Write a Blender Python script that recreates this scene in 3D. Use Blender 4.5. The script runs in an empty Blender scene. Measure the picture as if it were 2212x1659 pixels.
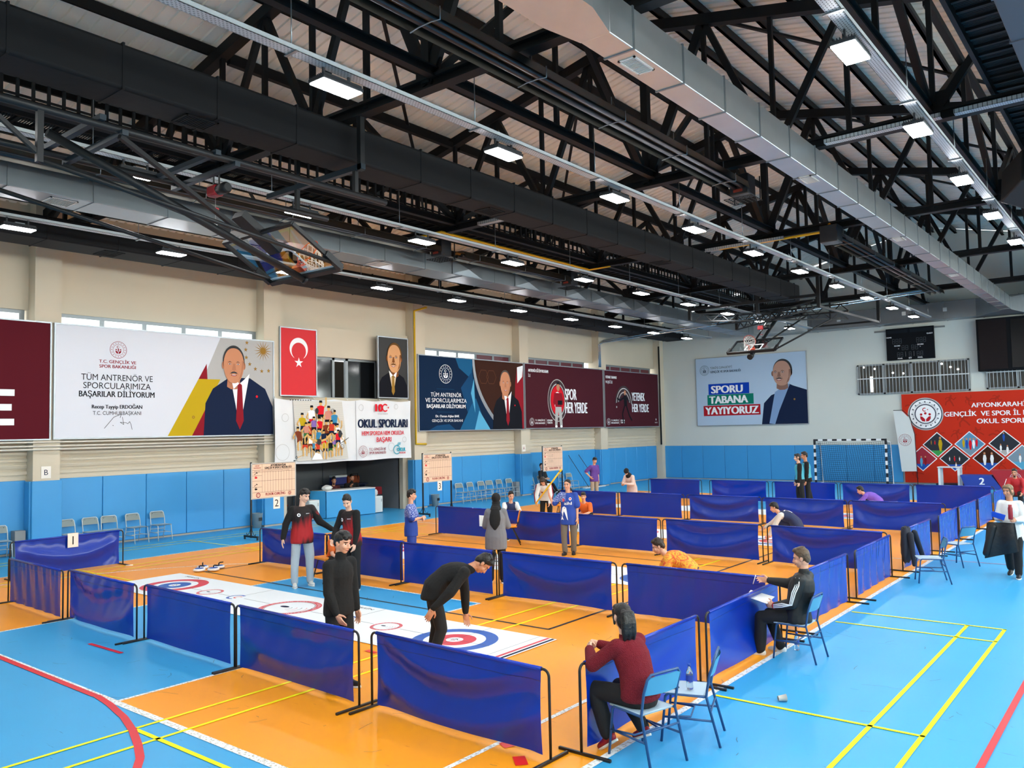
import bpy, bmesh, math, random
from mathutils import Vector as V, Matrix as M, Euler
from mathutils.bvhtree import BVHTree
random.seed(7)
C = bpy.context.scene.collection
SC = bpy.context.scene
PI = math.pi
R = math.radians

# ------------------------------------------------------------------ camera, sky, exposure
CAM_H = 2.83
YAW, PITCH, ROLL, FPX = R(-38.683), R(3.287), R(-1.177), 1766.3
_f = V((math.sin(YAW)*math.cos(PITCH), math.cos(YAW)*math.cos(PITCH), math.sin(PITCH)))
_r0 = V((math.cos(YAW), -math.sin(YAW), 0)); _u0 = _r0.cross(_f)
_r = math.cos(ROLL)*_r0 + math.sin(ROLL)*_u0
_u = -math.sin(ROLL)*_r0 + math.cos(ROLL)*_u0
cd = bpy.data.cameras.new('camera'); cam = bpy.data.objects.new('camera', cd); C.objects.link(cam)
cd.sensor_fit = 'HORIZONTAL'; cd.sensor_width = 36.0; cd.lens = FPX/2212*36.0
cd.clip_end = 200; cd.clip_start = 0.05
cam.matrix_world = M(((_r.x, _u.x, -_f.x, 0), (_r.y, _u.y, -_f.y, 0), (_r.z, _u.z, -_f.z, CAM_H), (0, 0, 0, 1)))
SC.camera = cam
SC.view_settings.view_transform = 'Standard'; SC.view_settings.look = 'None'
SC.view_settings.gamma = 1.0; SC.view_settings.use_curve_mapping = False
SC.view_settings.exposure = 0.56

w = bpy.data.worlds.new('daylight'); SC.world = w; w.use_nodes = True
bg = w.node_tree.nodes['Background']; bg.inputs[0].default_value = (0.93, 0.97, 1.0, 1); bg.inputs[1].default_value = 1.7
LAMP = 84.0        # radiance of the LED panels
WARM = (1.0, 0.985, 0.96)

# ------------------------------------------------------------------ pixel helpers (points of the room that the photo shows, 2212x1659)
def ray(px, py):
    return _r*((px-1106)/FPX) - _u*((py-829.5)/FPX) + _f
def fl(px, py, z=0.0):
    d = ray(px, py); t = (z-CAM_H)/d.z
    return V((d.x*t, d.y*t, z))
def onx(px, py, X):
    d = ray(px, py); return d*(X/d.x) + V((0, 0, CAM_H))
def ony(px, py, Y):
    d = ray(px, py); return d*(Y/d.y) + V((0, 0, CAM_H))

# ------------------------------------------------------------------ materials
def lin(h):
    h = h.lstrip('#'); o = []
    for i in (0, 2, 4):
        c = int(h[i:i+2], 16)/255
        o.append(c/12.92 if c <= 0.04045 else ((c+0.055)/1.055)**2.4)
    return (o[0], o[1], o[2], 1)
MATS = {}
def mat(name, col, rough=0.5, metal=0.0, spec=0.5, bump=0.0, bscale=60, var=0.0, vscale=4, emit=0, alpha=1.0, trans=0.0, coat=0.0):
    if name in MATS: return MATS[name]
    m = bpy.data.materials.new(name); m.use_nodes = True
    nt = m.node_tree; b = nt.nodes['Principled BSDF']
    c = lin(col) if isinstance(col, str) else (*col, 1)
    if name.startswith('print_'): spec, rough = 0.12, 0.75
    b.inputs['Base Color'].default_value = c
    b.inputs['Roughness'].default_value = rough; b.inputs['Metallic'].default_value = metal
    b.inputs['Specular IOR Level'].default_value = spec
    if coat: b.inputs['Coat Weight'].default_value = coat; b.inputs['Coat Roughness'].default_value = 0.15
    if trans: b.inputs['Transmission Weight'].default_value = trans
    if alpha < 1: b.inputs['Alpha'].default_value = alpha
    if emit:
        b.inputs['Emission Color'].default_value = c; b.inputs['Emission Strength'].default_value = emit
    if bump or var:
        tc = nt.nodes.new('ShaderNodeTexCoord')
    if bump:
        n = nt.nodes.new('ShaderNodeTexNoise'); n.inputs['Scale'].default_value = bscale; n.inputs['Detail'].default_value = 3
        nt.links.new(tc.outputs['Object'], n.inputs['Vector'])
        bp = nt.nodes.new('ShaderNodeBump'); bp.inputs['Strength'].default_value = bump; bp.inputs['Distance'].default_value = 0.02
        nt.links.new(n.outputs['Fac'], bp.inputs['Height']); nt.links.new(bp.outputs['Normal'], b.inputs['Normal'])
    if var:
        n2 = nt.nodes.new('ShaderNodeTexNoise'); n2.inputs['Scale'].default_value = vscale; n2.inputs['Detail'].default_value = 4
        nt.links.new(tc.outputs['Object'], n2.inputs['Vector'])
        mx = nt.nodes.new('ShaderNodeMix'); mx.data_type = 'RGBA'
        mx.inputs['A'].default_value = tuple(x*(1-var) for x in c[:3])+(1,); mx.inputs['B'].default_value = tuple(min(1, x*(1+var)) for x in c[:3])+(1,)
        nt.links.new(n2.outputs['Fac'], mx.inputs['Factor']); nt.links.new(mx.outputs['Result'], b.inputs['Base Color'])
    MATS[name] = m
    return m

# ------------------------------------------------------------------ mesh building
class MB:
    """one mesh in the making: boxes, bars, tubes, polygons, each with a material"""
    def __init__(s, default=None):
        s.bm = bmesh.new(); s.mats = []; s.cur = 0
        if default: s.use(default)
    def use(s, m):
        if m not in s.mats: s.mats.append(m)
        s.cur = s.mats.index(m); return s
    def _tag(s, faces, smooth=False):
        for f in faces: f.material_index = s.cur; f.smooth = smooth
    def hexa(s, p):
        v = [s.bm.verts.new(q) for q in p]
        s._tag([s.bm.faces.new([v[i] for i in ix]) for ix in ((3,2,1,0),(4,5,6,7),(0,1,5,4),(1,2,6,5),(2,3,7,6),(3,0,4,7))])
        return s
    def box(s, a, b):
        x0, y0, z0 = (min(a[i], b[i]) for i in range(3)); x1, y1, z1 = (max(a[i], b[i]) for i in range(3))
        return s.hexa([(x0,y0,z0),(x1,y0,z0),(x1,y1,z0),(x0,y1,z0),(x0,y0,z1),(x1,y0,z1),(x1,y1,z1),(x0,y1,z1)])
    def rbox(s, a, b, r=0.01, seg=2):
        n0 = len(s.bm.verts); nf = len(s.bm.faces); s.box(a, b); s.bm.verts.ensure_lookup_table()
        vs = s.bm.verts[n0:]; es = list({e for v in vs for e in v.link_edges})
        res = bmesh.ops.bevel(s.bm, geom=es, offset=r, segments=seg, affect='EDGES', profile=0.5)
        s.bm.faces.ensure_lookup_table()
        for f in res['faces']: f.material_index = s.cur; f.smooth = True
        return s
    def bar(s, p, q, w, h=None, up=(0,0,1)):
        p = V(p); q = V(q); h = h or w; d = (q-p).normalized(); up = V(up)
        if abs(d.dot(up)) > 0.98: up = V((0,1,0))
        x = d.cross(up).normalized()*(w/2); z = x.cross(d).normalized()*(h/2)
        return s.hexa([p-x-z, p+x-z, q+x-z, q-x-z, p-x+z, p+x+z, q+x+z, q-x+z])
    def tube(s, pts, r, seg=10, cap=True, smooth=True, radii=None):
        pts = [V(p) for p in pts]; n = len(pts); rings = []; prev = None
        for i, p in enumerate(pts):
            d = ((pts[min(i+1, n-1)]-p).normalized() + (p-pts[max(i-1, 0)]).normalized()).normalized()
            if d.length < 1e-6: d = V((0,0,1))
            if prev is None:
                a = V((0,0,1)) if abs(d.z) < 0.9 else V((1,0,0))
                x = d.cross(a).normalized()
            else:
                x = (prev - d*prev.dot(d)).normalized()
            prev = x; y = d.cross(x); rr = radii[i] if radii else r
            rings.append([s.bm.verts.new(p + (x*math.cos(2*PI*k/seg)+y*math.sin(2*PI*k/seg))*rr) for k in range(seg)])
        fs = []
        for a, b in zip(rings, rings[1:]):
            for k in range(seg): fs.append(s.bm.faces.new((a[k], a[(k+1)%seg], b[(k+1)%seg], b[k])))
        s._tag(fs, smooth)
        if cap: s._tag([s.bm.faces.new(rings[0][::-1]), s.bm.faces.new(rings[-1])])
        return s
    def lathe(s, prof, c=(0,0,0), seg=24, ax=None, cap=True):
        """prof: (radius, height) pairs around the axis ax (default z) at c"""
        c = V(c); a = V(ax or (0,0,1)).normalized(); t = V((1,0,0)) if abs(a.x) < 0.9 else V((0,1,0))
        x = a.cross(t).normalized(); y = a.cross(x); rings = []
        for r, h in prof:
            rings.append([s.bm.verts.new(c+a*h+(x*math.cos(2*PI*k/seg)+y*math.sin(2*PI*k/seg))*max(r, 1e-4)) for k in range(seg)])
        fs = []
        for p, q in zip(rings, rings[1:]):
            for k in range(seg): fs.append(s.bm.faces.new((p[k], p[(k+1)%seg], q[(k+1)%seg], q[k])))
        s._tag(fs, True)
        if cap: s._tag([s.bm.faces.new(rings[0][::-1]), s.bm.faces.new(rings[-1])])
        return s
    def poly(s, pts):
        s._tag([s.bm.faces.new([s.bm.verts.new(p) for p in pts])]); return s
    def ball(s, c, r, sub=2, mtx=None):
        m = M.Translation(V(c)) @ (mtx.to_4x4() if mtx else M.Identity(4)) @ M.Diagonal((r[0], r[1], r[2], 1) if not isinstance(r, (int, float)) else (r, r, r, 1))
        res = bmesh.ops.create_icosphere(s.bm, subdivisions=sub, radius=1, matrix=m)
        s._tag({f for v in res['verts'] for f in v.link_faces}, True); return s
    def cap(s, p, q, r1, r2=None, seg=10):
        """a tapered limb with round ends"""
        r2 = r1 if r2 is None else r2; p = V(p); q = V(q); d = (q-p); L = max(d.length, 1e-4); d = d/L
        pts, rad = [], []
        for k in range(4): a = PI/2*(k/4); pts.append(p-d*r1*math.cos(a)*1.0); rad.append(max(r1*math.sin(a), r1*0.05))
        pts.append(p); rad.append(r1); pts.append(q); rad.append(r2)
        for k in range(1, 5): a = PI/2*(k/4); pts.append(q+d*r2*math.sin(a)); rad.append(max(r2*math.cos(a), r2*0.05))
        return s.tube(pts, 1, seg, radii=rad)
    def loft(s, rings):
        """closed skin through rings of points"""
        vs = [[s.bm.verts.new(p) for p in ring] for ring in rings]; n = len(vs[0]); fs = []
        for a, b in zip(vs, vs[1:]):
            for k in range(n): fs.append(s.bm.faces.new((a[k], a[(k+1)%n], b[(k+1)%n], b[k])))
        s._tag(fs, True); s._tag([s.bm.faces.new(vs[0][::-1]), s.bm.faces.new(vs[-1])]); return s
    def grid(s, fn, nu, nv, smooth=True):
        vs = [[s.bm.verts.new(fn(i/nu, j/nv)) for j in range(nv+1)] for i in range(nu+1)]
        s._tag([s.bm.faces.new((vs[i][j], vs[i+1][j], vs[i+1][j+1], vs[i][j+1])) for i in range(nu) for j in range(nv)], smooth); return s
    def mesh(s, name):
        me = bpy.data.meshes.new(name)
        s.bm.normal_update(); s.bm.to_mesh(me); s.bm.free()
        for m in s.mats: me.materials.append(m)
        return me
    def build(s, name, parent=None, world=True, loc=None):
        """link as one object; world coordinates are made relative to the parent (or to the base of the mesh)"""
        if parent is not None:
            if world:
                o = V((0,0,0)); p = parent
                while p: o += p.location; p = p.parent
                bmesh.ops.translate(s.bm, verts=s.bm.verts, vec=-o)
            ob = bpy.data.objects.new(name, s.mesh(name)); C.objects.link(ob); ob.parent = parent
            if loc is not None: ob.location = loc
        else:
            if world and loc is None:
                xs = [v.co for v in s.bm.verts]
                lo = V((min(v.x for v in xs), min(v.y for v in xs), min(v.z for v in xs))); hi = V((max(v.x for v in xs), max(v.y for v in xs), max(v.z for v in xs)))
                loc = V(((lo.x+hi.x)/2, (lo.y+hi.y)/2, lo.z)); bmesh.ops.translate(s.bm, verts=s.bm.verts, vec=-loc)
            ob = bpy.data.objects.new(name, s.mesh(name)); C.objects.link(ob)
            if loc is not None: ob.location = loc
        return ob

def tag(o, label, cat, group=None, kind=None):
    o['label'] = label; o['category'] = cat
    if group: o['group'] = group
    if kind: o['kind'] = kind
    return o
def thing(name, label, cat, loc=(0,0,0), rz=0, group=None):
    o = bpy.data.objects.new(name, None); o.empty_display_size = 0.1; C.objects.link(o)
    o.location = loc; o.rotation_euler = (0, 0, rz); return tag(o, label, cat, group)
KIDS = {}
def dup(root, loc, rz=0, label=None, group=None):
    def cp(o, par):
        c = o.copy(); C.objects.link(c)
        if par: c.parent = par
        for ch in [k for k in o.children]: cp(ch, c)
        return c
    r = cp(root, None); r.location = loc; r.rotation_euler = (0, 0, rz)
    if label: r['label'] = label
    if group: r['group'] = group
    return r
def structure(o): o['kind'] = 'structure'; return o
ORD = ['zeroth','first','second','third','fourth','fifth','sixth','seventh','eighth','ninth','tenth','eleventh','twelfth','thirteenth','fourteenth','fifteenth','sixteenth','seventeenth','eighteenth','nineteenth','twentieth']

# flat artwork printed on banners, signs and boards
_TX = {}
def text_mesh(s, bold=0.0, shear=0.0):
    key = (s, bold, shear)
    if key not in _TX:
        cu = bpy.data.curves.new('t', 'FONT'); cu.body = s; cu.size = 1; cu.offset = bold; cu.shear = shear; cu.resolution_u = 3
        ob = bpy.data.objects.new('t', cu); C.objects.link(ob)
        dg = bpy.context.evaluated_depsgraph_get(); me = ob.evaluated_get(dg).to_mesh()
        vs = [(v.co.x, v.co.y) for v in me.vertices]; fs = [tuple(p.vertices) for p in me.polygons]
        ob.evaluated_get(dg).to_mesh_clear(); bpy.data.objects.remove(ob); bpy.data.curves.remove(cu)
        x0 = min(v[0] for v in vs); x1 = max(v[0] for v in vs)
        _TX[key] = ([(x-x0, y) for x, y in vs], fs, x1-x0)
    return _TX[key]
class Art(MB):
    def __init__(s, o, right, up, eps=0.0015):
        super().__init__(); s.o = V(o); s.r = V(right); s.up = V(up); s.n = s.r.cross(s.up).normalized(); s.e = eps
    def P(s, u, v, l): return s.o + s.r*u + s.up*v + s.n*(l*s.e)
    def shape(s, pts, m, l=1):
        s.use(m); f = s.bm.faces.new([s.bm.verts.new(s.P(u, v, l)) for u, v in pts]); f.material_index = s.cur
        f.normal_update()
        if f.normal.dot(s.n) < 0: f.normal_flip()
        if len(pts) > 4: bmesh.ops.triangulate(s.bm, faces=[f])
        return s
    def rect(s, u0, v0, u1, v1, m, l=1): return s.shape([(u0,v0),(u1,v0),(u1,v1),(u0,v1)], m, l)
    def oval(s, u, v, ru, rv, m, l=1, n=24, rot=0):
        c, q = math.cos(rot), math.sin(rot)
        return s.shape([(u+ru*math.cos(a)*c-rv*math.sin(a)*q, v+ru*math.cos(a)*q+rv*math.sin(a)*c) for a in (2*PI*k/n for k in range(n))], m, l)
    def ring(s, u, v, r0, r1, m, l=1, n=32, a0=0, a1=2*PI, asp=1.0):
        s.use(m)
        for k in range(n):
            a = a0+(a1-a0)*k/n; b = a0+(a1-a0)*(k+1)/n
            f = s.bm.faces.new([s.bm.verts.new(s.P(u+rr*math.cos(t), v+rr*math.sin(t)*asp, l)) for rr, t in ((r0,a),(r1,a),(r1,b),(r0,b))]); f.material_index = s.cur
            f.normal_update()
            if f.normal.dot(s.n) < 0: f.normal_flip()
        return s
    def star(s, u, v, r, m, l=1, n=5, inner=0.38, rot=0):
        return s.shape([(u+(r if k%2 == 0 else r*inner)*math.sin(rot+PI*k/n), v+(r if k%2 == 0 else r*inner)*math.cos(rot+PI*k/n)) for k in range(2*n)], m, l)
    def line(s, pts, wd, m, l=1):
        for (a, b), (c, d) in zip(pts, pts[1:]):
            L = math.hypot(c-a, d-b) or 1; nx, ny = -(d-b)/L*wd/2, (c-a)/L*wd/2
            s.shape([(a-nx,b-ny),(c-nx,d-ny),(c+nx,d+ny),(a+nx,b+ny)], m, l)
        return s
    def text(s, t, u, v, h, m, l=2, width=None, al='c', bold=0.0, shear=0.0, rot=0.0):
        """baseline at v, cap height h; fitted to width if given; u is the centre, left or right end"""
        vs, fs, w0 = text_mesh(t, 0.0, shear); k = h/0.70; kx = (width/w0) if width else k
        wd = w0*kx; off = {'c': -wd/2, 'l': 0, 'r': -wd}[al]; c, q = math.cos(rot), math.sin(rot)
        s.use(m); b_ = max(bold, .018)*1.3*k
        for j, dx in enumerate((0, -b_, b_) if bold else (0,)):       # heavier strokes: the same letters laid side by side
            pv = []
            for x, y in vs:
                a, b = off+x*kx+dx, y*k
                pv.append(s.bm.verts.new(s.P(u+a*c-b*q, v+a*q+b*c, l+.2*j)))
            for f in fs:
                try: g = s.bm.faces.new([pv[i] for i in f]); g.material_index = s.cur
                except ValueError: pass
        return s
# ------------------------------------------------------------------ palette
BLACK = mat('black_steel', '#0f1013', 0.6, spec=.3); DUCTBLK = mat('black_insulation', '#0c0d10', 0.75, spec=.25, bump=0.15, bscale=8)
def floor_mat(name, col, scuff=0.5):
    m = mat(name, col, 0.36, spec=0.28); nt = m.node_tree; b = nt.nodes['Principled BSDF']
    tc = nt.nodes.new('ShaderNodeTexCoord'); mp = nt.nodes.new('ShaderNodeMapping'); mp.inputs['Rotation'].default_value = (0, 0, 0.5); mp.inputs['Scale'].default_value = (0.8, 9, 1)
    nt.links.new(tc.outputs['Object'], mp.inputs['Vector'])
    n = nt.nodes.new('ShaderNodeTexNoise'); n.inputs['Scale'].default_value = 3.2; n.inputs['Detail'].default_value = 6; n.inputs['Roughness'].default_value = 0.65
    nt.links.new(mp.outputs['Vector'], n.inputs['Vector'])
    r = nt.nodes.new('ShaderNodeValToRGB'); r.color_ramp.elements[0].position = 0.29; r.color_ramp.elements[1].position = 0.345
    c = lin(col); r.color_ramp.elements[0].color = tuple(x*(1-scuff) for x in c[:3])+(1,); r.color_ramp.elements[1].color = (1, 1, 1, 1)
    nt.links.new(n.outputs['Fac'], r.inputs['Fac'])
    n2 = nt.nodes.new('ShaderNodeTexNoise'); n2.inputs['Scale'].default_value = 0.7; n2.inputs['Detail'].default_value = 5
    nt.links.new(tc.outputs['Object'], n2.inputs['Vector'])
    mx = nt.nodes.new('ShaderNodeMix'); mx.data_type = 'RGBA'; mx.inputs['A'].default_value = tuple(x*0.90 for x in c[:3])+(1,); mx.inputs['B'].default_value = tuple(min(1, x*1.1) for x in c[:3])+(1,)
    nt.links.new(n2.outputs['Fac'], mx.inputs['Factor'])
    ml = nt.nodes.new('ShaderNodeMix'); ml.data_type = 'RGBA'; ml.blend_type = 'MULTIPLY'; ml.inputs['Factor'].default_value = 0.75
    nt.links.new(mx.outputs['Result'], ml.inputs['A']); nt.links.new(r.outputs['Color'], ml.inputs['B'])
    nt.links.new(ml.outputs['Result'], b.inputs['Base Color'])
    return m
FBLUE = floor_mat('blue_sports_floor', '#3ba1d8', 0.45); FORANGE = floor_mat('orange_sports_floor', '#f79d10', 0.5)
def worn(name, col, dirt, amt=0.44):
    m = mat(name, col, 0.5, spec=.25); nt = m.node_tree; b = nt.nodes['Principled BSDF']
    tc = nt.nodes.new('ShaderNodeTexCoord'); n = nt.nodes.new('ShaderNodeTexNoise'); n.inputs['Scale'].default_value = 34; n.inputs['Detail'].default_value = 5
    nt.links.new(tc.outputs['Object'], n.inputs['Vector'])
    r = nt.nodes.new('ShaderNodeValToRGB'); r.color_ramp.elements[0].position = amt-0.03; r.color_ramp.elements[1].position = amt+0.03
    r.color_ramp.elements[0].color = lin(dirt); r.color_ramp.elements[1].color = lin(col)
    nt.links.new(n.outputs['Fac'], r.inputs['Fac']); nt.links.new(r.outputs['Color'], b.inputs['Base Color']); return m
LWHITE = worn('white_line', '#e6ebec', '#b9b2a4'); LYEL = worn('yellow_line', '#f6ea00', '#d8c010', 0.32); LRED = mat('red_line', '#d3202c', 0.4); LBLK = mat('black_line', '#161a20', 0.45); LTAPE = mat('red_tape', '#df2318', 0.4)

# ------------------------------------------------------------------ floor and its painted courts
YE, YC, YF = 4.30, 18.5, 32.7
a = Art((0,0,0), (1,0,0), (0,1,0), 0.0008)
a.rect(-22.6, -4, 6.2, 41.5, FBLUE, 0); a.rect(-25.9, 16.2, -22.55, 21.6, FBLUE, 0)
a.rect(-19.1, YE, -3.95, YF, FORANGE, 1)
for s in (1, -1):
    m = (lambda y: y) if s > 0 else (lambda y: 2*YC-y)
    a.rect(-13.72, min(m(YE), m(10.3)), -9.02, max(m(YE), m(10.3)), FBLUE, 2)
    def wl(x0, y0, x1, y1, wd, mm, l=4): a.line([(x0, m(y0)), (x1, m(y1))], wd, mm, l)
    wl(-13.72, YE, -13.72, 10.32, .05, LWHITE); wl(-9.02, YE, -9.02, 10.32, .05, LWHITE); wl(-13.72, 10.3, -9.02, 10.3, .05, LWHITE)
    arc = [(-11.42+6.72*math.cos(t), m(5.9+6.72*math.sin(t))) for t in (PI*k/60 for k in range(33, 61))]
    a.line([(-18.14, m(YE))]+arc[::-1], .05, LWHITE, 4)
a.line([(-19.1, YE), (-3.95, YE)], .085, LWHITE, 5); a.line([(-19.1, YF), (-3.95, YF)], .07, LWHITE, 5)
a.line([(-3.95, -4), (-3.95, 41)], .075, LWHITE, 5); a.line([(-19.1, YE), (-19.1, YF)], .06, LWHITE, 5); a.line([(-19.1, YC), (-3.95, YC)], .05, LWHITE, 4)
a.line([(-4.9, YE), (-4.9, 8.2)], .055, LWHITE, 5); a.line([(-8.5, -4), (-8.5, 3.0)], .06, LWHITE, 5)
# volleyball court, black
a.line([(-16, 9.5), (-7.03, 9.5)], .05, LBLK, 6); a.line([(-16, 27.5), (-7.03, 27.5)], .05, LBLK, 6)
for x in (-16, -7.03): a.line([(x, 9.48), (x, 27.52)], .05, LBLK, 6)
for y in (15.67, 18.5, 21.33): a.line([(-16, y), (-7.03, y)], .04, LBLK, 6)
# badminton courts, yellow
for x in (-8.03, -7.58, -2.33, -1.88, -18.3, -17.85, -20.8, -21.25):
    y0, y1 = (-1, 16.4) if x > -17 and x < -5 else ((3, 12.95) if x > -5 else (6.0, 18))
    a.line([(x, y0), (x, y1)], .045, LYEL, 7)
a.line([(-8.05, 4.02), (-3.98, 4.04)], .05, LYEL, 7)
for y in (8.17, 12.16, 12.93): a.line([(-3.88, y), (-1.86, y)], .045, LYEL, 7)
for y in (8.1, 12.12, 16.4): a.line([(-21.25, y), (-16.2, y)], .04, LYEL, 7)
# handball lines, red and dashes
a.line([(-20, 4.27), (-9.4, 4.27)], .075, LRED, 8); a.line([(-9.4+.0, 4.28), (-9.0, 4.23), (-8.44, 4.12), (-8.0, 3.99), (-7.6, 3.84), (-7.26, 3.69), (-7.0, 3.52), (-6.8, 3.3), (-6.65, 3.0), (-6.6, 2.6), (-6.6, -3)], .075, LRED, 8)
a.line([(-11.84, 5.29), (-10.95, 5.31)], .06, LRED, 8); a.line([(-1.35, -2), (-1.35, 18.7)], .06, LRED, 8); a.line([(-3.8, 18.75), (6, 18.75)], .03, LRED, 8)
a.line([(-4.87, 5.86), (-4.75, 5.80)], .11, LTAPE, 8); a.line([(-4.56, 5.68), (-4.42, 5.55)], .11, LTAPE, 8); a.line([(-8.34, 7.26), (-8.14, 7.24)], .08, LTAPE, 8)
rnd = random.Random(3); SC1 = mat('rubber_scuff', '#4a4a4c', 0.6)
for k in range(190):
    x = rnd.uniform(-13, 1); y = rnd.uniform(3.5, 12); t = rnd.uniform(0, PI); L = rnd.uniform(.03, .22)*(2 if k % 23 == 0 else 1); c = rnd.uniform(-.3, .3)
    a.line([(x, y), (x+L*math.cos(t)*.5, y+L*math.sin(t)*.5), (x+L*math.cos(t+c), y+L*math.sin(t+c))], .0045, SC1, 9)
o = a.build('floor', loc=(0,0,0)); structure(o)

# ------------------------------------------------------------------ walls
PLAST = mat('cream_plaster', '#cfc4ae', 0.85, bump=0.05, bscale=12, var=0.05, vscale=0.6); PLASTW = mat('white_plaster', '#cdd2cb', 0.85, bump=0.05, bscale=12, var=0.04, vscale=0.5)
GREYW = mat('grey_wall', '#75777a', 0.8, var=0.05); ALU = mat('grey_aluminium', '#8b9295', 0.4, 0.3)
XW = -22.55; COLY = [8.8, 15.5, 22.05, 28.55, 35.0, 41.3]
m = MB(PLAST)
m.box((XW-.25, -4, 6.16), (XW, 41.4, 9.2))                                   # above the windows
m.box((XW-.25, -4, 2.8), (XW, 16.3, 4.9)); m.box((XW-.25, 21.5, 2.8), (XW, 41.4, 4.9))
m.box((XW-.25, -4, 0), (XW, 16.3, 2.8)); m.box((XW-.25, 21.5, 0), (XW, 41.4, 2.8))
m.box((XW-.25, 16.3, 2.0), (XW, 21.5, 4.05)); m.box((XW-.25, 16.3, 5.5), (XW, 21.5, 6.3)); m.box((XW-.02, 15.8, 5.5), (XW+.12, 21.7, 6.52)); m.box((XW-.02, 15.8, 3.95), (XW+.1, 21.7, 4.1))
m.box((XW-.25, 16.3, 4.05), (XW, 17.2, 5.5)); m.box((XW-.25, 20.2, 4.05), (XW, 21.5, 5.5))
for y in COLY: m.box((XW-.25, y-.32, 0), (XW+.4, y+.32, 9.0))
m.box((XW-.25, -4, 4.9), (XW, 3, 6.2))
for z in (1.98, 2.14, 2.3, 2.46, 2.62):
    for y0, y1 in ((3, 8.48), (9.12, 15.18), (22.4, 28.2), (28.9, 34.7), (35.3, 41)): m.box((XW, y0, z), (XW+.035, y1, z+.09))
structure(m.build('wall_left', loc=(0,0,0), world=False))
m = MB(GREYW); m.box((-25.95, 16.1, 0), (-25.8, 21.7, 2.6)); m.box((-25.9, 16.15, 0), (XW-.2, 16.3, 2.6)); m.box((-25.9, 21.5, 0), (XW-.2, 21.65, 2.6)); m.box((-25.9, 16.1, 2.45), (XW-.2, 21.7, 2.6))
for y in (16.9, 18.9, 20.3): m.box((-25.8, y, 0), (-25.76, y+.06, 2.45))
structure(m.build('wall_recess', loc=(0,0,0), world=False))
m = MB(mat('door_grey', '#b4bdc0', 0.5)); m.box((-25.8, 17.25, 1.05), (-25.74, 18.35, 2.3)); m.use(mat('door_grey_low', '#9aa3a7', 0.5)).box((-25.8, 17.25, .05), (-25.74, 18.35, 1.02)); m.use(ALU)
for y in (17.18, 18.35): m.box((-25.82, y, 0), (-25.72, y+.07, 2.4))
m.box((-25.72, 18.22, .95), (-25.68, 18.28, 1.15)); structure(m.build('door_1', loc=(0,0,0), world=False))
YW = 41.4
m = MB(PLASTW); m.hexa([(-22.8, YW, 0), (6.2, YW, 0), (6.2, YW+.25, 0), (-22.8, YW+.25, 0), (-22.8, YW, 8.6), (6.2, YW, 8.6), (6.2, YW+.25, 8.6), (-22.8, YW+.25, 8.6)])
m.bm.faces.ensure_lookup_table()
for y in (YW, YW+.25): m.poly([(-22.8, y, 8.6), (6.2, y, 8.6), (-8.5, y, 11.9)])
structure(m.build('wall_back', loc=(0,0,0), world=False))
# the two walls outside the frame: near end wall and right wall, open for an added window band
m = MB(PLAST); m.box((-22.8, -4.3, 0), (6.4, -4.05, 12)); structure(m.build('wall_front', loc=(0,0,0), world=False))
m = MB(PLAST); m.box((6.2, -4.2, 0), (6.45, 41.6, 4.9)); m.box((6.2, -4.2, 6.3), (6.45, 41.6, 9.2)); structure(m.build('wall_right', loc=(0,0,0), world=False))
# windows of the left wall, each with its frame and panes
PANE = mat('bright_pane', '#eef6f2', 0.3, emit=1.3); PANEM = mat('maroon_backed_pane', '#5a2730', 0.3, emit=0.12)
MEST = [(7.3, 8.35, 1, 0), (9.17, 15.12, 5, 0), (22.4, 28.1, 5, 3), (28.95, 33.95, 5, 0), (35.4, 40.6, 5, 0)]
for i, (y0, y1, n, mar) in enumerate(MEST):
    m = MB(ALU); x = XW-.1
    m.box((x-.05, y0-.06, 6.07), (x+.05, y1+.06, 6.17)); m.box((x-.05, y0, 4.9), (x+.05, y1, 5.0))
    wds = (y1-y0)/n
    for k in range(n+1): m.box((x-.045, y0+k*wds-.06, 5.0), (x+.045, y0+k*wds+.06, 6.07))
    wo = m.build('window_%d' % (i+1), loc=(0,0,0), world=False); structure(wo)
    for k in range(n):
        pm = PANEM if (i >= 3 or (mar and k >= mar)) else PANE
        q = MB(pm); q.box((x-.015, y0+k*wds+.06, 5.0), (x+.015, y0+(k+1)*wds-.06, 6.07)); q.use(ALU)
        q.build('pane', wo)
m = MB(ALU)
for k in range(26): m.box((6.25, -4+1.78*k, 4.9), (6.35, -3.9+1.78*k, 6.3))
wo = m.build('window_9', loc=(0,0,0), world=False); structure(wo)
ADDED_DAY = mat('added_daylight_pane', '#eef6f2', 0.3, emit=16)  # unseen glowing panes, added to brighten the hall and its roof
for k in range(25): q = MB(ADDED_DAY); q.box((6.3, -3.9+1.78*k, 4.9), (6.33, -4+1.78*(k+1), 6.3)); q.build('pane', wo)
# the office window over the recess
m = MB(ALU); x = XW-.05
for y0, y1, z0, z1 in ((17.15,20.25,5.42,5.5),(17.15,20.25,4.05,4.12),(17.15,17.22,4.05,5.5),(18.2,18.3,4.05,5.5),(18.78,18.9,4.05,5.5),(20.18,20.25,4.05,5.5)): m.box((x-.04, y0, z0), (x+.05, y1, z1))
wo = m.build('window_6', loc=(0,0,0), world=False); structure(wo)
GLD = mat('dark_office_glass', '#15181b', 0.08, spec=0.6)
for y0, y1 in ((17.2, 18.22), (18.85, 20.2)): q = MB(GLD); q.box((x-.01, y0, 4.1), (x+.01, y1, 5.45)); q.build('pane', wo)
m = MB(mat('office_dark', '#1a1511', 0.9)); m.box((XW-1.2, 17.2, 4.05), (XW-1.1, 20.2, 5.5)); structure(m.build('wall_office', loc=(0,0,0), world=False))
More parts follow.
